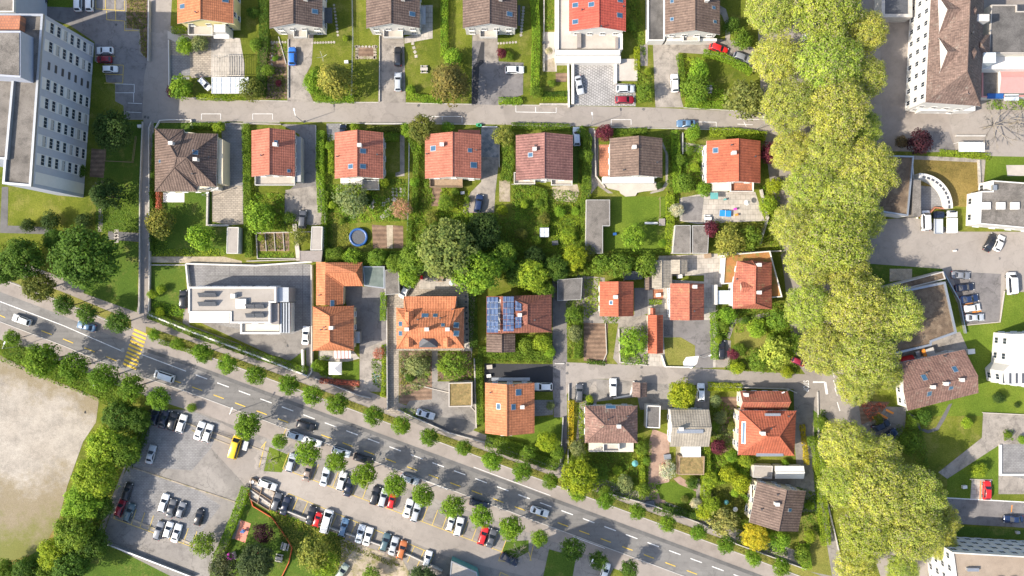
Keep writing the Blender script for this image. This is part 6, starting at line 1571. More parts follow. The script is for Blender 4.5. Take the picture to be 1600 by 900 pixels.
# ================================================================ VEHICLES
def lerp(a, b, t): return a + (b - a) * t
def car_proto(kind):
    #            L    W    H    belt  hood  base-front roof-front roof-rear base-rear  tail z
    T = dict(hatch=(4.05, 1.76, 1.48, .95, .86, .95, .25, -1.45, -1.88, .95), sedan=(4.6, 1.8, 1.45, .93, .84, .95, .2, -.95, -1.62, .95), estate=(4.65, 1.82, 1.5, .95, .86, 1.05, .35, -1.75, -2.18, .95),
             suv=(4.5, 1.88, 1.68, 1.05, 1.0, 1.05, .5, -1.65, -2.1, 1.05), small=(3.65, 1.64, 1.5, .95, .9, .95, .4, -1.35, -1.7, .95), van=(5.0, 1.95, 1.98, 1.15, 1.08, 1.95, 1.25, -2.2, -2.42, 1.15))[kind]
    L_, W_, Ht, belt, hood, bf, rf_, rr, br_, tz = T; hw = W_ / 2; D = {}
    mb = MB(); st = [(L_ / 2, hw * .70, hood - .28), (L_ / 2 - .07, hw * .84, hood - .18), (L_ / 2 - .3, hw * .96, hood - .05), (L_ / 2 - .8, hw, hood), (bf, hw, belt), (0, hw, belt), (br_, hw * .99, belt), (-L_ / 2 + .3, hw * .95, tz), (-L_ / 2 + .07, hw * .86, tz - .08), (-L_ / 2, hw * .74, tz - .2)]
    st = sorted({round(s_[0], 3): s_ for s_ in st}.values(), key=lambda s_: -s_[0])
    def ring(x, w_, z): return [(x, -w_ * .93, .2), (x, -w_, .42), (x, -w_, z - .16), (x, -w_ * .93, z - .03), (x, -w_ * .6, z + .015), (x, 0, z + .03), (x, w_ * .6, z + .015), (x, w_ * .93, z - .03), (x, w_, z - .16), (x, w_, .42), (x, w_ * .93, .2)]
    G = [ring(*s_) for s_ in st]; V_, F_ = [], []
    for r_ in G: V_ += r_
    n = 11
    for i in range(len(G) - 1):
        for j in range(n): a, b = i * n + j, i * n + (j + 1) % n; F_.append([a, b, b + n, a + n][::-1])
    F_.append(list(range(n))); F_.append([(len(G) - 1) * n + j for j in range(n)][::-1])
    # cabin: belt outline, roof outline, roof crown
    def outl(xf, xr, w_, z, c_=.18):
        return [(xf, -w_ + c_, z), (xf - c_, -w_, z), (xr + c_, -w_, z), (xr, -w_ + c_, z), (xr, w_ - c_, z), (xr + c_, w_, z), (xf - c_, w_, z), (xf, w_ - c_, z)]
    o0 = outl(bf, br_, hw * .93, belt - .02, .15); o1 = outl(rf_, rr, hw * .74, Ht - .06, .16); o2 = outl(rf_ - .12, rr + .12, hw * .66, Ht, .14)
    b0 = len(V_); V_ += o0 + o1 + o2
    for k in (0, 1):
        for j in range(8): a = b0 + k * 8 + j; b = b0 + k * 8 + (j + 1) % 8; F_.append([a, a + 8, b + 8, b])
    F_.append([b0 + 16 + j for j in range(8)][::-1])
    me = bpy.data.meshes.new('body'); me.from_pydata(V_, [], F_); me.materials.append(M['paint'])
    bm = bmesh.new(); bm.from_mesh(me); bmesh.ops.recalc_face_normals(bm, faces=bm.faces); bm.to_mesh(me); bm.free(); me.polygons.foreach_set('use_smooth', [True] * len(me.polygons)); me.update(); D['body'] = me
    def pane(name, A, B, C_, E, off, ins=.09):
        A, B, C_, E = map(Vector, (A, B, C_, E)); c_ = (A + B + C_ + E) / 4; n_ = (B - A).cross(C_ - A).normalized(); n_ = n_ if n_.dot(c_ - Vector((0, 0, .8))) > 0 else -n_
        Q = [q + (c_ - q).normalized() * ins + n_ * off for q in (A, B, C_, E)]
        if (Q[1] - Q[0]).cross(Q[2] - Q[0]).dot(n_) < 0: Q = Q[::-1]
        m_ = MB(); m_.face(Q)
        for i in range(4): m_.face([Q[i] - n_ * .05, Q[(i + 1) % 4] - n_ * .05, Q[(i + 1) % 4], Q[i]])
        return m_.mesh(name, M['carglass'])
    wb, wt = hw * .93, hw * .74
    D['windscreen'] = pane('windscreen', (bf, -wb + .1, belt), (bf, wb - .1, belt), (rf_, wt - .05, Ht - .06), (rf_, -wt + .05, Ht - .06), .03)
    D['rear_window'] = pane('rear_window', (br_, -wb + .12, belt + (.1 if kind != 'sedan' else 0)), (br_, wb - .12, belt + .1), (rr, wt - .08, Ht - .08), (rr, -wt + .08, Ht - .08), .03)
    for s_ in (-1, 1):
        D['side_window%d' % s_] = pane('side_window', (bf - .25, s_ * wb, belt + .02), (br_ + .25, s_ * wb, belt + .02), (rr + .2, s_ * wt, Ht - .09), (rf_ - .2, s_ * wt, Ht - .09), .02, .05)
        m_ = MB(); m_.box((L_ / 2 - .16, s_ * hw * .72, hood - .24), (.2, .36, .14), s_ * -.35); D['headlight%d' % s_] = m_.mesh('headlight', M['lamp'])
        m_ = MB(); m_.box((-L_ / 2 + .08, s_ * hw * .74, tz - .22), (.14, .3, .16), s_ * .3); D['tail_light%d' % s_] = m_.mesh('tail_light', M['tail'])
        m_ = MB(); m_.box((bf - .25, s_ * (hw + .1), belt + .03), (.14, .24, .14)); D['wing_mirror%d' % s_] = m_.mesh('wing_mirror', M['plastic'])
    m_ = MB(); m_.tube((0, -.11, 0), (0, .11, 0), .32, .32, 14, 0); m_.tube((0, -.12, 0), (0, .12, 0), .19, .19, 10, 1); wh = m_.mesh('wheel', [M['tyre'], M['metal']])
    return D, wh, (L_ / 2 - .85, hw - .1)
CARS = {}
def car(kind, px, py, ang, col, label, name='parked_car', cat='car', sc_=1.0, group=None):
    k = 'van' if kind == 'minibus' else kind
    if k not in CARS: CARS[k] = car_proto(k)
    D, wh, (wx, wy) = CARS[k]; p = at(px, py, .7); t = thing(name, label, cat, (p.x, p.y, .07), R(ang), group); t.scale = (sc_, sc_, sc_)
    c = CC[col]
    for n_, me in D.items():
        o = put(n_.rstrip('-1'), me, t)
        if n_ == 'body' or n_.startswith('wing'): o.color = (*c, 1)
    for sx_ in (-1, 1):
        for sy_ in (-1, 1): put('wheel', wh, t, (sx_ * wx, sy_ * wy, .32))
    return t
CC = dict(white=(.82, .82, .8), offwhite=(.72, .72, .69), silver=(.42, .45, .48), pale=(.52, .57, .62), grey=(.2, .21, .23), dgrey=(.085, .09, .1), black=(.02, .021, .025), navy=(.012, .018, .04), blue=(.03, .15, .5), dblue=(.014, .03, .085), red=(.6, .02, .02),
          dred=(.24, .012, .025), teal=(.06, .11, .13), orange=(.42, .13, .04), yellow=(.8, .5, .02), maroon=(.25, .02, .05), gsilver=(.32, .38, .33), brown=(.22, .17, .14), steel=(.09, .17, .28))
CT = '''
hatch 164 79 180 white|white car, uppermost of three beside the apartment block
small 163 93 180 dred|dark red car between two white cars beside the apartment block
small 172 108 0 white|white car, lowest of three beside the apartment block
estate 122 3 90 white|white car left of its neighbour at the top edge by a fresh lawn
estate 140 3 90 white|white car right of its neighbour at the top edge by the bays
sedan 58 0 0 navy|dark blue car cut by the top edge beside the lawn square
small 320 131 -45 white|small white car slanting beside the white glass pergola
suv 457 88 90 blue|bright blue car on the first concrete driveway of the north row
estate 622 88 90 black|black car above a silver one on the second driveway
estate 622 128 90 silver|silver car below a black one on the second driveway
estate 804 109 0 white|white car lying across the end of the patched grey driveway
sedan 905 133 -78 silver|silver white car at the left of the patterned paver driveway
suv 977 139 0 pale|pale silver car above the dark red one by the paver driveway
estate 976 156 0 dred|dark red car at the street edge of the paver driveway
suv 1054 130 92 white|white car on the right of the brown concrete driveway
estate 1123 76 -20 red|bright red car behind the curved clipped hedge
estate 1160 90 -20 grey|dark grey car on the curved drive under the plane trees
sedan 1072 193 180 steel|dark blue-grey car in a kerb bay of the upper street
small 536 206 88 navy|dark blue car half under the second salmon roof
suv 748 318 80 dblue|dark blue car on the driveway below the wide salmon-roofed house
estate 901 213 92 pale|pale blue car with white roof right of the red-brown roof
suv 473 343 86 dgrey|dark grey car at the lower end of the curved driveway
sedan 1547 379 62 black|black car of the slanting pair below the white school building
hatch 1561 380 66 white|white car of the slanting pair below the white school building
sedan 1501 430 -3 grey|grey car, uppermost of five in the right-hand lot
sedan 1507 449 6 navy|second car from the top in the right-hand lot, dark
sedan 1514 467 8 dblue|dark blue car, middle of five in the right-hand lot
hatch 1519 481 8 offwhite|white car, fourth from the top in the right-hand lot
sedan 1523 496 2 silver|silver car, lowest of five in the right-hand lot
suv 287 468 90 black|black car half hidden by the end wall of the modern house
sedan 478 524 86 white|white car in the yard right of the modern house
sedan 634 452 62 white|white car slanting above the orange villa
estate 1127 547 88 black|black car with open white windscreen shade beside the purple bush
small 1247 565 -22 maroon|dark red car half under the bushes by the STOP lettering
estate 34 500 160 offwhite|white car driving on the main road, nearest the left edge
sedan 135 510 165 steel|blue car driving left under the street trees before the crossing
estate 478 665 -16 black|black estate car driving right past the parked row
sedan 843 799 -18 white|white car driving right on the lower main road
hatch 461 681 -18 pale|pale blue car, first of the cars parked along the road
sedan 488 690 -18 white|white car, second along the road, partly under a tree
estate 533 706 -18 pale|silver white car, third of those parked along the road
estate 567 717 -18 black|black car, fourth of those parked along the road
estate 640 749 -18 silver|silver car parked along the road right of the middle trees
estate 748 787 -18 navy|dark blue car parked along the road under a round tree
sedan 665 647 -18 pale|pale silver car on the grey forecourt by the sedum carport
suv 905 614 88 dgrey|dark grey car on the lane left of the mossy lean-to
estate 958 606 90 white|white car with dark shadow on the lane above the old hipped house
suv 1095 613 90 white|white car beside the round lime tree
suv 1376 665 25 navy|dark blue car, upper of two under the plane trees by the farmhouse
suv 1388 680 30 dblue|dark car, lower of two under the plane trees by the farmhouse
estate 1542 766 88 red|red car in the single paved bay at the right edge
sedan 1583 811 180 dblue|dark blue car on the road at the right edge
sedan 945 894 72 white|white car cut by the bottom edge right of the lawn strip
estate 242 650 76 navy|dark blue car, leftmost of four at the top of the first lot
sedan 256 655 75 navy|second of four at the top of the first lot, dark navy
estate 270 658 75 black|black car, third of four at the top of the first lot
estate 284 662 73 white|white car, rightmost of four at the top of the first lot
sedan 312 673 70 white|white car, left of the pair near the yellow van
estate 325 677 72 offwhite|white car with dark sunroof, right of the pair near the yellow van
sedan 236 710 76 silver|silver car parked alone at the left of the first lot
suv 199 768 74 black|black car at the hedge above the dark red one
estate 188 793 70 dred|dark red car under the hedge at the left of the first lot
estate 202 801 70 teal|blue-green car right of the dark red one
estate 256 786 73 white|white car, left of three in the middle of the first lot
sedan 268 794 75 dgrey|dark car, centre of three in the middle of the first lot
hatch 283 797 73 grey|grey car, right of three in the middle of the first lot
hatch 311 808 76 black|black car alone at the right of the first lot
estate 248 829 73 grey|silver grey car, left of three in the lower bays of the first lot
hatch 263 828 73 white|white car, centre of three in the lower bays of the first lot
sedan 276 833 73 white|white car, right of three in the lower bays of the first lot
estate 455 723 75 silver|silver car, first in the upper bays of the second lot
sedan 481 737 76 brown|brownish grey car, second in the upper bays of the second lot
sedan 508 745 76 pale|pale silver car, third in the upper bays of the second lot
estate 534 752 75 offwhite|white car, fourth in the upper bays, beside a dark one
sedan 545 761 75 navy|dark blue car right of the fourth white car in the upper bays
estate 586 774 76 black|black car left of a silver one in the upper bays
estate 599 778 75 silver|silver car between black and red cars in the upper bays
small 612 783 76 red|red car under a tree in the upper bays of the second lot
sedan 638 794 74 white|white car left of the silver car in the upper bays
estate 650 801 74 silver|silver car in the upper bays under the middle tree
small 704 818 74 offwhite|small white car, left of the white pair in the upper bays
estate 717 823 76 white|white car with dark roof glass, right of the white pair
estate 755 837 72 red|red car beside a dark one at the end of the upper bays
sedan 768 841 72 dgrey|dark grey car at the right end of the upper bays
estate 432 784 73 dgrey|dark grey car, first in the lower bays of the second lot
sedan 446 790 73 navy|dark navy car, second in the lower bays of the second lot
sedan 486 805 74 black|black car left of the red one in the lower bays
small 496 812 73 red|red car between a black car and a white van
estate 537 824 75 steel|blue-grey car alone in the lower bays
sedan 563 834 74 pale|pale silver car, left of the white pair in the lower bays
sedan 575 838 75 white|white car, right of the white pair in the lower bays
estate 602 847 73 teal|dark green-grey car, left of three near the end of the lower bays
sedan 615 853 74 silver|silver white car, middle of three near the end of the lower bays
estate 628 859 73 orange|rust orange car, right of three near the end of the lower bays
hatch 668 873 74 white|white car, last in the lower bays beside the kiosk
sedan 796 874 -28 navy|dark car under the leafless tree near the bottom
sedan 534 894 58 gsilver|pale greenish car at the bottom edge by the dirt patch
estate 418 757 -20 white|white car parked across, beside the recycling enclosure
suv 849 604 180 white|white pickup-like car with silver bonnet on the black asphalt
'''
for ln in CT.strip().splitlines():
    a, lab = ln.split('|'); k, x, y, an, c_ = a.split(); x, y = float(x), float(y)
    g_ = 'cars in the first car park' if x < 350 and y > 640 else 'cars in the second car park' if y > 715 and 400 < x < 720 else None
    drv = 'driving' in lab
    car(k, x, y, float(an), c_, lab, name='moving_car' if drv else 'parked_car', group=g_)
VT = '''
257 588 162 white 1.0|white van driving left just after the yellow crossing
368 698 74 yellow 1.15|yellow postal-style van beside a round tree in the first lot
511 814 75 white 1.15|long white van in the lower bays right of the red car
1446 345 92 white 1.0|white van, leftmost of three at the school wall
1580 443 93 white 1.1|white van standing alone at the right edge of the lot
1268 60 0 white .95|white van half hidden beneath the plane trees
'''
for ln in VT.strip().splitlines():
    a, lab = ln.split('|'); x, y, an, c_, s_ = a.split(); car('van', float(x), float(y), float(an), c_, lab, name='van', cat='van', sc_=float(s_))
def truck(px, py, ang, label, cab, box, L_=5.6, name='flatbed_truck', cover=None):
    p = at(px, py, .8); t = thing(name, label, 'truck', (p.x, p.y, .07), R(ang)); a = MB()
    a.prism([(L_ / 2 - 1.7, -.95), (L_ / 2 - .35, -.95), (L_ / 2, -.7), (L_ / 2, .7), (L_ / 2 - .35, .95), (L_ / 2 - 1.7, .95)], .5, [2.0, 2.0, 1.1, 1.1, 2.0, 2.0]); o = put('cab', a.mesh('cab', M['paint']), t); o.color = (*CC[cab], 1)
    a = MB(); a.face([(L_ / 2 - .3, -.8, 2.0), (L_ / 2 + .02, -.62, 1.16), (L_ / 2 + .02, .62, 1.16), (L_ / 2 - .3, .8, 2.0)][::1]); a = MB(); a.box((L_ / 2 - .42, 0, 2.02), (.42, 1.5, .04)); put('windscreen', a.mesh('windscreen', M['carglass']), t)
    a = MB(); a.box((-.9, 0, .85), (L_ - 2.0, 1.95, .2)); 
    for s_ in (-1, 1): a.box((-.9, s_ * .95, 1.15), (L_ - 2.0, .06, .4))
    a.box((-L_ / 2 + .12, 0, 1.15), (.06, 1.84, .4)); o = put('loading_bed', a.mesh('loading_bed', M['paint']), t); o.color = (*CC[box], 1)
    if cover: a = MB(); a.box((-.9, 0, 1.6), (L_ - 2.1, 1.8, 1.3)); put('box_body', a.mesh('box_body', M[cover]), t)
    a = MB(); a.tube((0, -.13, 0), (0, .13, 0), .36, .36, 14); w_ = a.mesh('wheel', M['tyre'])
    for sx_ in (-1, 1):
        for sy_ in (-1, 1): put('wheel', w_, t, (sx_ * L_ * .3, sy_ * .85, .36))
truck(1465, 348, 90, 'dark blue pickup with silver bed, middle of three at the school wall', 'navy', 'silver')
truck(1485, 347, 90, 'white box truck, rightmost of three at the school wall', 'white', 'white', cover='white', name='box_truck')
def trailer(px, py, ang, label, mat):
    p = at(px, py, .6); t = thing('trailer', label, 'trailer', (p.x, p.y, .07), R(ang)); a = MB(); a.box((0, 0, .75), (2.2, 1.2, .5)); a.box((0, 0, 1.03), (2.1, 1.1, .06)); put('body', a.mesh('body', M[mat]), t)
    a = MB(); a.tube((1.1, 0, .5), (2.0, 0, .45), .05); put('drawbar', a.mesh('drawbar', M['metal']), t); a = MB(); a.tube((0, -.1, 0), (0, .1, 0), .28, .28, 12); w_ = a.mesh('wheel', M['tyre'])
    for s_ in (-1, 1): put('wheel', w_, t, (0, s_ * .68, .28))
trailer(384, 696, 75, 'small white trailer parked right of the yellow van', 'white')
trailer(1495, 385 - 12, 0, 'skip', 'white') if False else None

# ================================================================ WALLS, FENCES, LAMPS AND GARDEN THINGS
def wall(label, pts, h=1.2, wd=.22, mat='conc_wall', name='garden_wall', cat='wall'):
    P = [at(x, y, h) for x, y in pts]; c0 = sum(P, Vector()) / len(P); c0.z = 0; mb = MB()
    for i, (a, b) in enumerate(zip(P, P[1:])):
        d = (b - a); d.z = 0; d.normalize(); e = d * (wd / 2 - .003 * (i % 2)); mb.beam(a - (e if i else e * 0), b + e, wd, 0, h - .004 * (i % 2))
    return single(name, mb, M[mat], label, cat, c0)
def fence(label, pts, h=1.3, step=2.2, mat='darkmetal', name='fence'):
    P = [at(x, y, 0) for x, y in pts]; c0 = sum(P, Vector()) / len(P); c0.z = 0; t = thing(name, label, 'fence', c0); mb = MB(); mp = MB(); k = 0
    for a, b in zip(P, P[1:]):
        n = max(1, int((b - a).length / step))
        for z in (.15, h * .5, h - .05): mb.tube(a + Vector((0, 0, z)), b + Vector((0, 0, z)), .03, .03, 4)
        for i in range(n + 1): q = a + (b - a) * (i / n); mp.tube((q.x, q.y, 0), (q.x, q.y, h), .04, .04, 5)
        m_ = int((b - a).length / .3)
        for i in range(m_): q = a + (b - a) * (i / m_); mb.tube((q.x, q.y, .15), (q.x, q.y, h - .05), .012, .012, 3, cap=False)
    part('rail', mb, M[mat], t); part('post', mp, M[mat], t); return t
WL = '''
233 492,300 519,400 556,478 587|1.6|.35|wallwhite|long white garden wall between modern house and main road
486 414,487 580,480 590|1.4|.3|conc_wall|concrete wall right of the modern house yard
472 546,473 580|1.2|.5|wallwhite|short white wall stub at the lower corner of the yard
290 412,400 415,486 409|1.2|.35|wallwhite|pale retaining wall above the modern house yard
290 412,294 452|1.2|.35|wallwhite|short white wall at the left end of the modern house yard
234 414,290 414|.5|.2|conc_wall|low wall under the pebble strip
236 190,232 200,233 400,232 490|.9|.25|conc_wall|long low wall along the right side of the west footpath
222 190,218 300,217 490|.8|.2|conc_wall|low wall along the left side of the west footpath
232 0,231 94|1.1|.25|conc_wall|dark wall left of the west lane
263 62,264 148|.8|.18|wallwhite|white edging wall right of the west lane
242 200,249 188,262 187,298 187|.7|.18|wallwhite|curved white wall at the corner above the hip-roofed house
298 187,299 200|.8|.3|wallwhite|white gate pier by the hip-roofed house
324 300,323 352,356 352|.8|.4|conc_wall|pale wall between the hip-roof lawn and its driveway
385 408,490 405|.8|.2|concpale|pale wall under the vegetable frames
400 364,402 404,461 404|.5|.2|concpale|pale low frame wall around the vegetable beds
414 364,416 392|.3|.15|concpale|first concrete divider in the vegetable beds
428 364,430 392|.3|.15|concpale|second concrete divider in the vegetable beds
442 364,444 392|.3|.15|concpale|third concrete divider in the vegetable beds
460 350,466 404|.4|1.0|concpale|pale paved strip between beds and white-walled shed
400 364,486 362|.4|.2|concpale|pale cap along the top of the vegetable beds
450 61,450 152|.4|.2|conc_wall|low edging left of the blue car driveway
435 57,447 100|.3|.15|conc_wall|slanting edging right of the first brown house lawn
593 56,593 158|.4|.18|conc_wall|low edging left of the second driveway
436 194,438 194,360 192|.7|.2|concpale|pale street wall above the first salmon roof
570 193,628 193|.8|.3|conc_wall|street wall with pillars above the second salmon roof
493 196,494 270,506 300,508 350|.6|.2|conc_wall|curved wall right of the grey driveway
753 198,776 198|.5|.3|wallwhite|white threshold wall at the diamond-paved driveway
780 200,780 260|.9|.2|conc_wall|thin wall right of the diamond-paved driveway
843 163,888 163|.8|.5|stonewall|stone wall on the street left of the paver driveway
888 100,889 166|1.1|.4|wallwhite|white retaining wall left of the patterned driveway
850 -10,850 110|.7|.3|stonewall|rough stone edging left of the white terraces
929 204,931 275,945 292|.8|.3|concpale|pale wall along the path by the terracotta terrace
799 288,836 289|.2|.2|concpale|pale edge stone below the left round balcony
1067 207,1067 240|.8|.15|wallwhite|short white wall left of the vermilion house path
1190 296,1200 340,1188 380|1.0|.5|stonewall|rough stone wall right of the blue table patio
1128 396,1220 392|1.0|.3|wallbeige|pale wall above the rust red sedum roof
600 424,603 480|.8|.2|concpale|wall left of the pale gravel path
604 480,605 640|1.3|.2|conc_wall|long dark wall left of the pale gravel path
735 428,736 548|1.0|.2|conc_wall|wall right of the villa forecourt
741 560,744 668|.9|.3|concpale|pale wall left of the bright orange house garden
644 600,720 618,744 645|.3|.2|concpale|thin pale kerb wall around the grey forecourt
882 568,868 568|.3|.3|conc_wall|low wall stub at the black asphalt yard
880 652,876 722|.9|.2|conc_wall|wall left of the narrow lane by the yellow tree
889 600,887 770|.7|.15|conc_wall|thin wall right of the narrow lane
967 514,969 566,1011 571|.5|.2|conc_wall|kerb wall around the planted island on the lane
1034 555,1040 573,1082 574|.7|.25|wallwhite|white kerb wall around the oval lawn
946 505,948 552,942 566|.4|.18|concpale|pale edging right of the ploughed patch
991 596,985 618,960 622|.8|.3|wallwhite|white curved wall left of the mossy lean-to
1112 604,1232 608,1245 614|1.0|.2|conc_wall|grey street wall above the red-tiled annex
946 770,1020 790,1100 820,1150 850,1260 890|.9|.2|conc_wall|thin garden wall along the north pavement, right part
490 590,560 618,578 622|.9|.2|conc_wall|garden wall below the white pavilion along the pavement
620 640,700 676,760 692,870 732|.9|.2|conc_wall|garden wall along the pavement, middle part
385 762,425 790,520 827,640 868,690 892|.9|.3|conc_wall|long dark wall along the lower side of the second lot
160 848,300 902|1.2|.3|metal|pale wall at the bottom of the first car park
1425 244,1434 341|.6|.2|wallwhite|white edge beside the dark dry sedum roof
1437 338,1450 336,1462 324,1476 326|1.0|.3|terracotta|angled reddish wall behind the parked vans
1530 250,1532 300|.5|.5|stonewall|rough stone edging right of the straw-brown lawn
1511 508,1563 503,1570 455|.3|.2|concpale|pale kerb wall around the right-hand lot
1474 424,1500 470,1510 520|1.0|.25|metal|railing wall left of the five right-hand cars
1536 645,1640 650|.4|.2|concpale|upper edge of the plaza at the right
1564 695,1564 742,1600 742|.5|.5|wallwhite|white planter edge on the plaza
1516 749,1550 750|.3|.2|concpale|kerb above the single paved bay
1278 612,1280 700,1292 780,1318 890|.4|.25|conc_wall|thin kerb wall left of the avenue at the bottom
1100 745,1102 815|.9|.2|conc_wall|thin wall right of the round lawn
1494 212,1540 212|.6|.4|conc_wall|low wall in front of the bicycle shelter
'''
for ln in WL.strip().splitlines():
    a, h_, w_, m_, lab = ln.split('|'); wall(lab, [tuple(map(float, q.split())) for q in a.split(',')], float(h_), float(w_), m_)
fence('wire fence between the two first brown houses of the north row', [(551, -20), (552, 60), (550, 152)], 1.2, mat='metal')
fence('green wire fence right of the stepping stones garden', [(640, 210), (639, 300), (637, 360)], 1.2, mat='metal')
fence('metal fence along the right side of the square lawn', [(1042, 310), (1044, 392)], 1.2)
fence('thin yellowish fence around the shaded lawn by the footpath', [(166, 230), (166, 252), (209, 254), (214, 214)], 1.0, mat='wood')
fence('dark railing along the south edge of the main road by the first car park', [(236, 640), (300, 662), (386, 690)], 1.0)
fence('dark railing beside the gravel path', [(230, 530), (232, 533)], 1.0) if False else None
# orange safety netting on the playground
pts = [(388, 764), (396, 790), (426, 808), (450, 842), (457, 855), (452, 878), (435, 912)]; P = [at(*q) for q in pts]; mb = MB(); c0 = at(430, 830)
for a, b in zip(P, P[1:]): mb.beam(a, b, .16, .02, .6)
single('safety_netting', mb, M['orangenet'], 'orange safety netting winding across the playground lawn', 'netting', c0)
# street lamps
def lamp(px, py, ang, label, h=7.0, arm=1.2):
    p = at(px, py); t = thing('street_lamp', label, 'street lamp', p, R(ang)); a = MB(); a.tube((0, 0, 0), (0, 0, h), .09, .05, 8); put('pole', a.mesh('pole', M['metal']), t)
    a = MB(); a.tube((0, 0, h - .05), (arm, 0, h + .15), .04, .035, 6); put('arm', a.mesh('arm', M['metal']), t); a = MB(); a.box((arm + .25, 0, h + .15), (.7, .3, .12)); o = put('lamp_head', a.mesh('lamp_head', M['frame']), t)
for i, (x, y, an, lab) in enumerate([(474, 191, 100, 'street lamp on the upper street above the first grey driveway'), (922, 197, 100, 'street lamp on the upper street left of the purple tree'), (1180, 203, 100, 'street lamp at the east end of the upper street'), (33, 541, 65, 'street lamp on the south pavement near the left edge'),
        (170, 597, 65, 'street lamp on the south pavement before the crossing'), (375, 640, 65, 'street lamp at the car park entrance by the round tree'), (541, 735, 65, 'street lamp among the trees of the second lot'), (712, 786, 65, 'street lamp beside the middle of the second lot'), (917, 868, 65, 'street lamp near the bottom edge on the lawn strip'), (1222, 606, 200, 'street lamp above the red-tiled annex on the lane'), (1093, 556, 20, 'lamp post at the pointed planter of the oval lawn'), (327, 308, 20, 'lamp post on the paver court right of the pond')]):
    lamp(x, y, an, lab, 7.0 if i < 9 else 4.5)
def mboard(name, label, cat, loc, parts_, rz=0.0, group=None):
    """small thing: parts_ = list of (part name, material, list of boxes (c, d) or tubes)"""
    t = thing(name, label, cat, loc, rz, group)
    for n_, mt, sh in parts_:
        a = MB()
        for q in sh:
            if q[0] == 'b': a.box(q[1], q[2], q[3] if len(q) > 3 else 0)
            else: a.tube(q[1], q[2], q[3], q[4] if len(q) > 4 else None, q[5] if len(q) > 5 else 8)
        put(n_, a.mesh(n_, M[mt]), t)
    return t
def legs4(a, b, h, r_=.04): return [('leg', 'darkmetal', [('t', (i * a, j * b, 0), (i * a, j * b, h), r_)]) for i in (-1, 1) for j in (-1, 1)]
# trampoline
n = 20; rim = [('t', (2.0 * math.cos(2 * math.pi * i / n), 2.0 * math.sin(2 * math.pi * i / n), .8), (2.0 * math.cos(2 * math.pi * (i + 1) / n), 2.0 * math.sin(2 * math.pi * (i + 1) / n), .8), .3) for i in range(n)]
mboard('trampoline', 'round blue-rimmed trampoline on the lawn by the vegetable beds', 'trampoline', at(561, 371), [('rim', 'blue', rim), ('jumping_mat', 'slate', [('t', (0, 0, .78), (0, 0, .8), 1.7, 1.7, 24)])] + [('leg', 'metal', [('t', (1.9 * math.cos(a_), 1.9 * math.sin(a_), 0), (1.9 * math.cos(a_), 1.9 * math.sin(a_), .8), .04)]) for a_ in (.5, 2.1, 3.7, 5.3)])
mboard('table_tennis_table', 'blue table tennis table on the grey patio', 'table', at(1132, 334), [('tabletop', 'brightblue', [('b', (0, 0, .76), (2.74, 1.5, .05))]), ('net', 'white', [('b', (0, 0, .86), (.04, 1.7, .14))])] + legs4(1.1, .6, .74), R(-4))
t = mboard('gazebo', 'white square garden pavilion on the small lawn', 'gazebo', at(527, 574), [('leg', 'white', [('t', (i * 1.4, j * 1.4, 0), (i * 1.4, j * 1.4, 2.2), .05)]) for i in (-1, 1) for j in (-1, 1)]); a = MB()
for i in range(4):
    c4 = [(-1.55, -1.55), (1.55, -1.55), (1.55, 1.55), (-1.55, 1.55)]; p, q = c4[i], c4[(i + 1) % 4]; a.face([(*p, 2.2), (*q, 2.2), (0, 0, 3.1)]); a.face([(*p, 2.0), (*q, 2.0), (*q, 2.2), (*p, 2.2)])
put('canopy', a.mesh('canopy', M['white']), t)
# glass pergola of the orange house
t = thing('pergola', 'white pergola with clear glazed roof at upper street', 'pergola', at(360, 132)); A, B = at(331, 146, 2.6), at(388, 121, 2.6); w_, d_ = B.x - A.x, B.y - A.y; c_ = (A + B) / 2 - t.location
a = MB(); 
for i in range(9): a.box((c_.x - w_ / 2 + w_ * i / 8, c_.y, 2.65), (.09, d_, .12))
for i in range(4): a.box((c_.x, c_.y - d_ / 2 + d_ * i / 3, 2.72), (w_, .07, .06))
put('frame', a.mesh('frame', M['white']), t); a = MB(); a.box((c_.x, c_.y, 2.57), (w_, d_, .03)); put('glazing', a.mesh('glazing', M['paleglass']), t)
for i in (-1, 1):
    for j in (-1, 1): a = MB(); a.tube((c_.x + i * w_ * .48, c_.y + j * d_ * .48, 0), (c_.x + i * w_ * .48, c_.y + j * d_ * .48, 2.6), .06); put('leg', a.mesh('leg', M['white']), t)
t = thing('pergola', 'white slatted pergola frame over the terrace below the orange house', 'pergola', at(357, 102)); A, B = at(335, 118, 2.6), at(376, 86, 2.6); w_, d_ = B.x - A.x, B.y - A.y; c_ = (A + B) / 2 - t.location; a = MB()
for i in range(12): a.box((c_.x - w_ / 2 + w_ * i / 11, c_.y, 2.65), (.06, d_, .14))
for s_ in (-1, 1): a.box((c_.x, c_.y + s_ * d_ / 2, 2.5), (w_, .12, .14))
put('frame', a.mesh('frame', M['wallbeige']), t)
for i in (-1, 1):
    for j in (-1, 1): a = MB(); a.tube((c_.x + i * w_ * .48, c_.y + j * d_ * .48, 0), (c_.x + i * w_ * .48, c_.y + j * d_ * .48, 2.6), .06); put('leg', a.mesh('leg', M['white']), t)
mboard('greenhouse', 'small pale glass greenhouse in the shaded garden', 'greenhouse', at(850, 364), [('glazing', 'paleglass', [('b', (0, 0, 1.0), (2.1, 2.2, 2.0))]), ('frame', 'metal', [('b', (0, 0, 2.03), (2.16, .06, .06)), ('b', (0, 0, 2.03), (.06, 2.26, .05)), ('b', (0, 1.1, 2.03), (2.2, .07, .07)), ('b', (0, -1.1, 2.03), (2.2, .07, .07)), ('b', (1.07, 0, 2.03), (.07, 2.13, .07)), ('b', (-1.07, 0, 2.03), (.07, 2.13, .07))])])
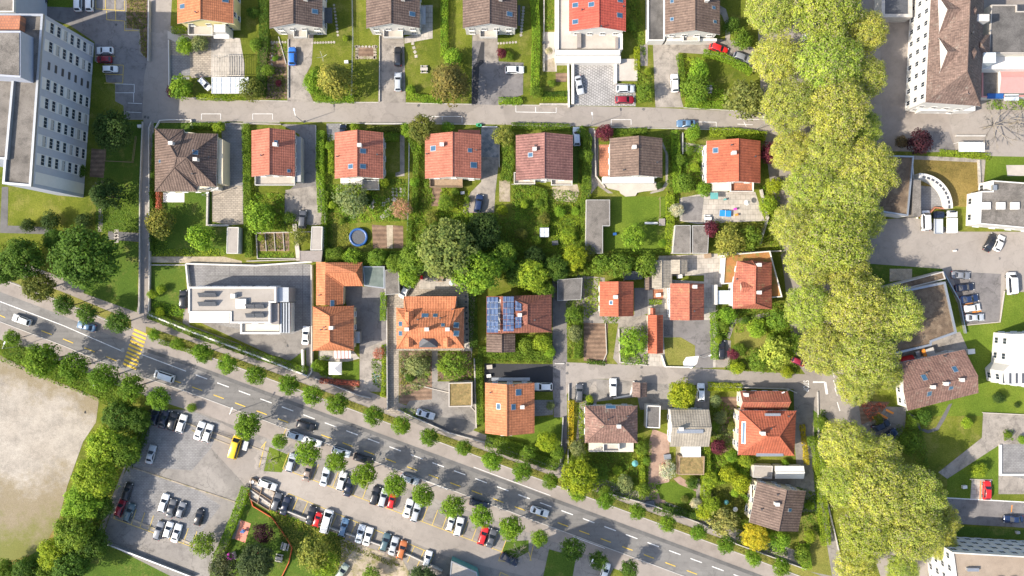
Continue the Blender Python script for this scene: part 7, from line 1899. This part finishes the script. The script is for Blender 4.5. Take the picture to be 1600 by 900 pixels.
def picnic(px, py, lab, mat='concpale', rz=0): mboard('picnic_table', lab, 'picnic table', at(px, py), [('tabletop', mat, [('b', (0, 0, .73), (1.8, .75, .06))]), ('bench', mat, [('b', (0, .8, .44), (1.8, .3, .06))]), ('bench', mat, [('b', (0, -.8, .44), (1.8, .3, .06))]), ('leg', 'metal', [('b', (-.6, 0, .35), (.08, 1.7, .7))]), ('leg', 'metal', [('b', (.6, 0, .35), (.08, 1.7, .7))])], rz)
picnic(663, 109, 'white picnic table on a small slab in the front lawn'); mb = MB()
picnic(1106, 140, 'white garden table between bushes at upper street'); picnic(446, 853, 'pale picnic table on the playground, left of the netting', rz=R(75)); picnic(437, 871, 'pale picnic table on the playground, lower one', rz=R(-10))
picnic(1105, 342, 'small white table on the dark half of the patio', 'white'); picnic(688, 434, 'garden table on the terrace behind the orange villa', 'wood'); picnic(886, 94, 'patio table with chairs on the white terrace', 'slate') if False else None
picnic(1561, 594 - 26, 'skip') if False else None
def parasol(px, py, lab, mat, r_=1.4, h=2.2):
    t = mboard('parasol', lab, 'parasol', at(px, py), [('pole', 'metal', [('t', (0, 0, 0), (0, 0, h), .03)])]); a = MB()
    for i in range(8):
        p, q = 2 * math.pi * i / 8, 2 * math.pi * (i + 1) / 8; a.face([(r_ * math.cos(p), r_ * math.sin(p), h), (r_ * math.cos(q), r_ * math.sin(q), h), (0, 0, h + .5)])
    put('canopy', a.mesh('canopy', M[mat]), t)
parasol(1171, 784, 'red parasol beside the askew brown house, upper of two', 'red', .7); parasol(1175, 796, 'red parasol beside the askew brown house, lower of two', 'red', .7); parasol(857, 84, 'straw-coloured round parasol on the white terrace', 'dirt', 1.0)
parasol(990, 721, 'teal parasol in the garden below the old hip-roofed house', 'teal', .8); parasol(1131, 781, 'teal round cover in the narrow garden', 'teal', .6); parasol(1034, 722, 'small red parasol on the terracotta terrace', 'red', .5); parasol(1145, 792, 'white parasol in the narrow garden', 'white', .6)
parasol(1163, 318, 'white round parasol on the grey patio', 'white', .7); parasol(707, 442, 'pale blue parasol on the terrace behind the villa', 'paleglass', .7); parasol(310, 46, 'teal parasol on the balcony terrace below the orange house', 'teal', .9)
mboard('swing_set', 'wooden swing set with slide platform on the square lawn', 'swing set', at(1029, 340), [('frame', 'wood', [('t', (0, 0, 0), (0, 0, 2.0), .06), ('t', (0, 4.5, 0), (0, 4.5, 2.0), .06), ('t', (0, 0, 2.0), (0, 4.8, 2.0), .06)]), ('platform', 'woodgrey', [('b', (.6, -1.2, 1.2), (1.5, 1.7, .15))]), ('slide', 'white', [('b', (-1.9, -1.4, .7), (3.2, .5, .1))])])
mboard('clothes_airer', 'rotary clothes airer on the lawn below the first brown house', 'clothes airer', at(506, 92), [('pole', 'metal', [('t', (0, 0, 0), (0, 0, 2.2), .03)]), ('arm', 'frame', [('t', (0, 0, 1.4), (1.3 * math.cos(a_), 1.3 * math.sin(a_), 2.2), .03) for a_ in (.3, 1.87, 3.44, 5.0)])])
mboard('clothes_airer', 'green rotary clothes airer beside the orange house driveway', 'clothes airer', at(588, 588), [('pole', 'metal', [('t', (0, 0, 0), (0, 0, 2.2), .03)]), ('arm', 'teal', [('t', (0, 0, 1.4), (1.2 * math.cos(a_), 1.2 * math.sin(a_), 2.2), .04) for a_ in (.3, 1.87, 3.44, 5.0)])])
mboard('spring_rider', 'blue play figure on the coral rubber square', 'playground toy', at(381, 829), [('spring', 'darkmetal', [('t', (0, 0, 0), (0, 0, .6), .15)]), ('seat', 'blue', [('b', (0, 0, .7), (1.2, .5, .3), .3), ('b', (.1, .1, .9), (.4, 1.0, .2), .3)])])
mboard('slide', 'red and blue slide on the playground lawn', 'slide', at(407, 864), [('slide', 'paleglass', [('b', (.6, -.9, .6), (.5, 2.0, .1), .5)]), ('tower', 'red', [('b', (-.3, .9, 1.2), (1.0, 1.2, .2), .5)]), ('leg', 'wood', [('t', (-.3, .9, 0), (-.3, .9, 1.2), .08)])])
mboard('playhouse', 'small magenta-roofed playhouse at the left of the playground', 'playhouse', at(364, 868), [('wall', 'concpale', [('b', (0, 0, .6), (1.8, 1.8, 1.2), .3)]), ('roof', 'magenta', [('t', (-.3, 0, 1.2), (-.3, 0, 1.9), 1.15, .2, 6)])])
# recycling enclosure
t = thing('recycling_enclosure', 'dark timber-framed recycling enclosure between hedge and white car', 'enclosure', at(415, 780))
for k, (a_, b_) in enumerate((((394, 746), (431, 768)), ((431, 768), (422, 796)), ((422, 796), (392, 778)), ((392, 778), (394, 746)), ((412, 757), (404, 786)), ((396, 762), (427, 782)))): mb = MB(); mb.beam(at(*a_), at(*b_), .14 - .004 * k, 0, 1.0 - .01 * k); part('beam', mb, M['wood'], t)
mb = MB(); mb.prism([at(*q) for q in ((395, 748), (430, 769), (421, 794), (393, 777))], 0, .35); part('floor', mb, M['pavslab'], t)
# bicycle shelter
t = thing('bicycle_shelter', 'glass-roofed bicycle shelter with white ribs on the forecourt', 'shelter', at(1518, 228)); mb = MB(); A, B = at(1498, 237, 2.3), at(1538, 222, 2.3); mb.box(((A.x + B.x) / 2, (A.y + B.y) / 2, 2.3), (B.x - A.x, B.y - A.y, .04)); part('roof', mb, M['paleglass'], t)
for i in range(6): x_ = A.x + (B.x - A.x) * i / 5; mb = MB(); mb.tube((x_, A.y, 2.38), (x_, B.y, 2.38), .06); mb.tube((x_, B.y, 0), (x_, B.y, 2.38), .05); part('rib', mb, M['white'], t)
# stepping stones and paving slabs in gardens
def slabs(label, pts, d=.5, mat='pavslab', name='stepping_stones'):
    mb = MB(); c0 = at(*pts[0])
    for i, (x, y) in enumerate(pts): p = at(x, y); mb.box((p.x, p.y, .03 + .0), (d, d, .09), (i * .37) % 1.0)
    o = single(name, mb, M[mat], label, 'stepping stones', c0); o['kind'] = 'structure'; return o
def run(x0, y0, x1, y1, n): return [(x0 + (x1 - x0) * i / (n - 1), y0 + (y1 - y0) * i / (n - 1)) for i in range(n)]
slabs('row of pale stepping stones below the first brown house', run(488, 67, 522, 66, 9)); slabs('stepping stones along the vegetable bed', run(426, 68, 424, 120, 9)); slabs('row across the vegetable bed', run(424, 66, 446, 66, 6))
slabs('stones beside the second brown house', run(522, 8, 528, 55, 10)); slabs('stones below the third brown house', run(778, 68, 806, 66, 7)); slabs('path of stones to the lawn pole', run(645, 68, 650, 88, 4), .7); slabs('stones left of the white terraces', run(818, 12, 814, 55, 10), .6)
slabs('square slab group', [(x, y) for x in (614, 620, 626, 632) for y in (295, 300, 305)], .55); slabs('scattered slabs in the garden', [(600, 319), (604, 331), (598, 339), (612, 320), (609, 327), (616, 312), (606, 313), (583, 316), (581, 323), (606, 335)], 1.0); slabs('steps west of the path', run(182, 362, 182, 376, 4), 1.0)
slabs('slabs beside the orange villa', run(728, 463, 730, 540, 10), .5, 'slate'); slabs('stones below the second brown house terrace', run(556, 73, 588, 73, 7), .5); slabs('pale frame around the small bed', run(558, 73, 557, 90, 5) + run(586, 73, 586, 90, 5) + run(560, 90, 584, 90, 6), .7, 'dirt')
# bins, boxes and small garden things
for x, y, mt, s_, lab in [(1247 - 500 - 0, 196, 'green', .9, 'green bin at the kerb above the wide salmon roof'), (750, 197, 'green', .8, 'second green bin at the kerb above the wide salmon roof'), (542, 98, 'white', .9, 'white box on the lawn left of the wire fence'), (220, 198, 'white', .9, 'white junction box beside the west footpath'), (723, 302, 'metal', .9, 'grey box left of the blue car'), (867, 380, 'slate', 1.4, 'dark compost box in the shaded garden'),
                          (960, 366, 'navy' if 'navy' in M else 'blue', .8, 'blue box on the lawn beside the L-shaped shed'), (1490, 392, 'white', .5, 'white bollard below the school building'), (1558, 548 + 0, 'white', 1.4, 'white block on the lawn by the farmhouse'), (1515, 549, 'white', 1.6, 'white vent box at the farmhouse gable'), (1505, 760, 'white', 1.0, 'white bench-like box on the lawn left of the red car'), (1545, 588, 'glass', 1.2, 'dark glass hatch in the lawn by the bright white building'),
                          (657, 434, 'red', 1.2, 'red garden chest behind the orange villa'), (625, 440, 'teal', .8, 'teal bin beside the slanting white car'), (765, 573, 'concpale', 1.3, 'pale square table on the black asphalt yard'), (764, 587, 'white', 1.0, 'white chair stack on the black asphalt yard'), (1042, 713, 'metal', 1.6, 'grey garden box on the terracotta terrace'), (1015, 786, 'slate', 2.0, 'grey chest below the terracotta terrace'), (1588, 831 + 0, 'conc_wall', .8, 'small box on the shaded lawn at the right edge'),
                          (850, 68, 'slate', .8, 'dark chair on the pale side terrace'), (395, 752, 'white', .9, 'white container in the recycling corner'), (1105, 400, 'wood', 1.5, 'wooden chest at the top of the paved court'), (1028, 461, 'white', 1.1, 'white table on the small terracotta patch'), (1061, 432, 'white', 1.2, 'white unit below the small grey workshop'), (1132, 312, 'teal', .5, 'small teal chair on the patio'), (1148, 327, 'magenta', .6, 'violet toy beside the blue table'), (1150, 336, 'orangepaint', .6, 'orange toy beside the blue table')]:
    p = at(x, y); nm = lab.split()[1] if lab.split()[1] in ('bin', 'box') else 'garden_box'; nm = 'bin' if 'bin' in lab.split() else 'chair' if 'chair ' in lab else 'box'
    t = thing('garden_' + nm, lab, nm, p, .1); a = MB(); a.prism([(-s_ * .5, -s_ * .35), (s_ * .5, -s_ * .35), (s_ * .5, s_ * .35), (-s_ * .5, s_ * .35)], 0, .75); put('body', a.mesh('body', M.get(mt, M['blue'])), t); a = MB(); a.box((0, .02, .79), (s_ * 1.06, s_ * .76, .07)); put('lid', a.mesh('lid', M.get(mt, M['blue'])), t)
# excavator-like yellow machine and red covered tank by the long building
mboard('covered_tank', 'rounded bright red covered tank beside the long sedum building', 'tank', at(1412, 562), [('shell', 'red', [('t', (-1.6, 0, 1.2), (1.6, 0, 1.2), 1.05, 1.05, 16)]), ('frame', 'darkmetal', [('b', (-1, 0, .3), (.15, 1.6, .6)), ('b', (1, 0, .3), (.15, 1.6, .6))])], R(12))
mboard('site_machine', 'orange and grey machine right of the red tank', 'machine', at(1443, 553), [('boom', 'orangepaint', [('b', (-.6, 0, 1.7), (.7, 3.0, .4), .12)]), ('body', 'conc_wall', [('b', (.9, .1, .9), (2.0, 2.6, 1.8), .12)]), ('tray', 'metal', [('b', (-1.7, 0, .8), (1.0, 2.4, .5), .12)])], R(12))
for i, (x, y) in enumerate([(1403, 572), (1455, 600 - 12)]): pass
# pale awning strips by the farmhouse
mboard('awning', 'white awning over the farmhouse entrance beside the plane tree', 'awning', at(1405, 602), [('cloth', 'white', [('b', (0, 0, 2.4), (1.6, 4.4, .06), .25)]), ('pole', 'metal', [('t', (-.6, -1.8, 0), (-.6, -1.8, 2.4), .04), ('t', (-.6, 1.8, 0), (-.6, 1.8, 2.4), .04)])])
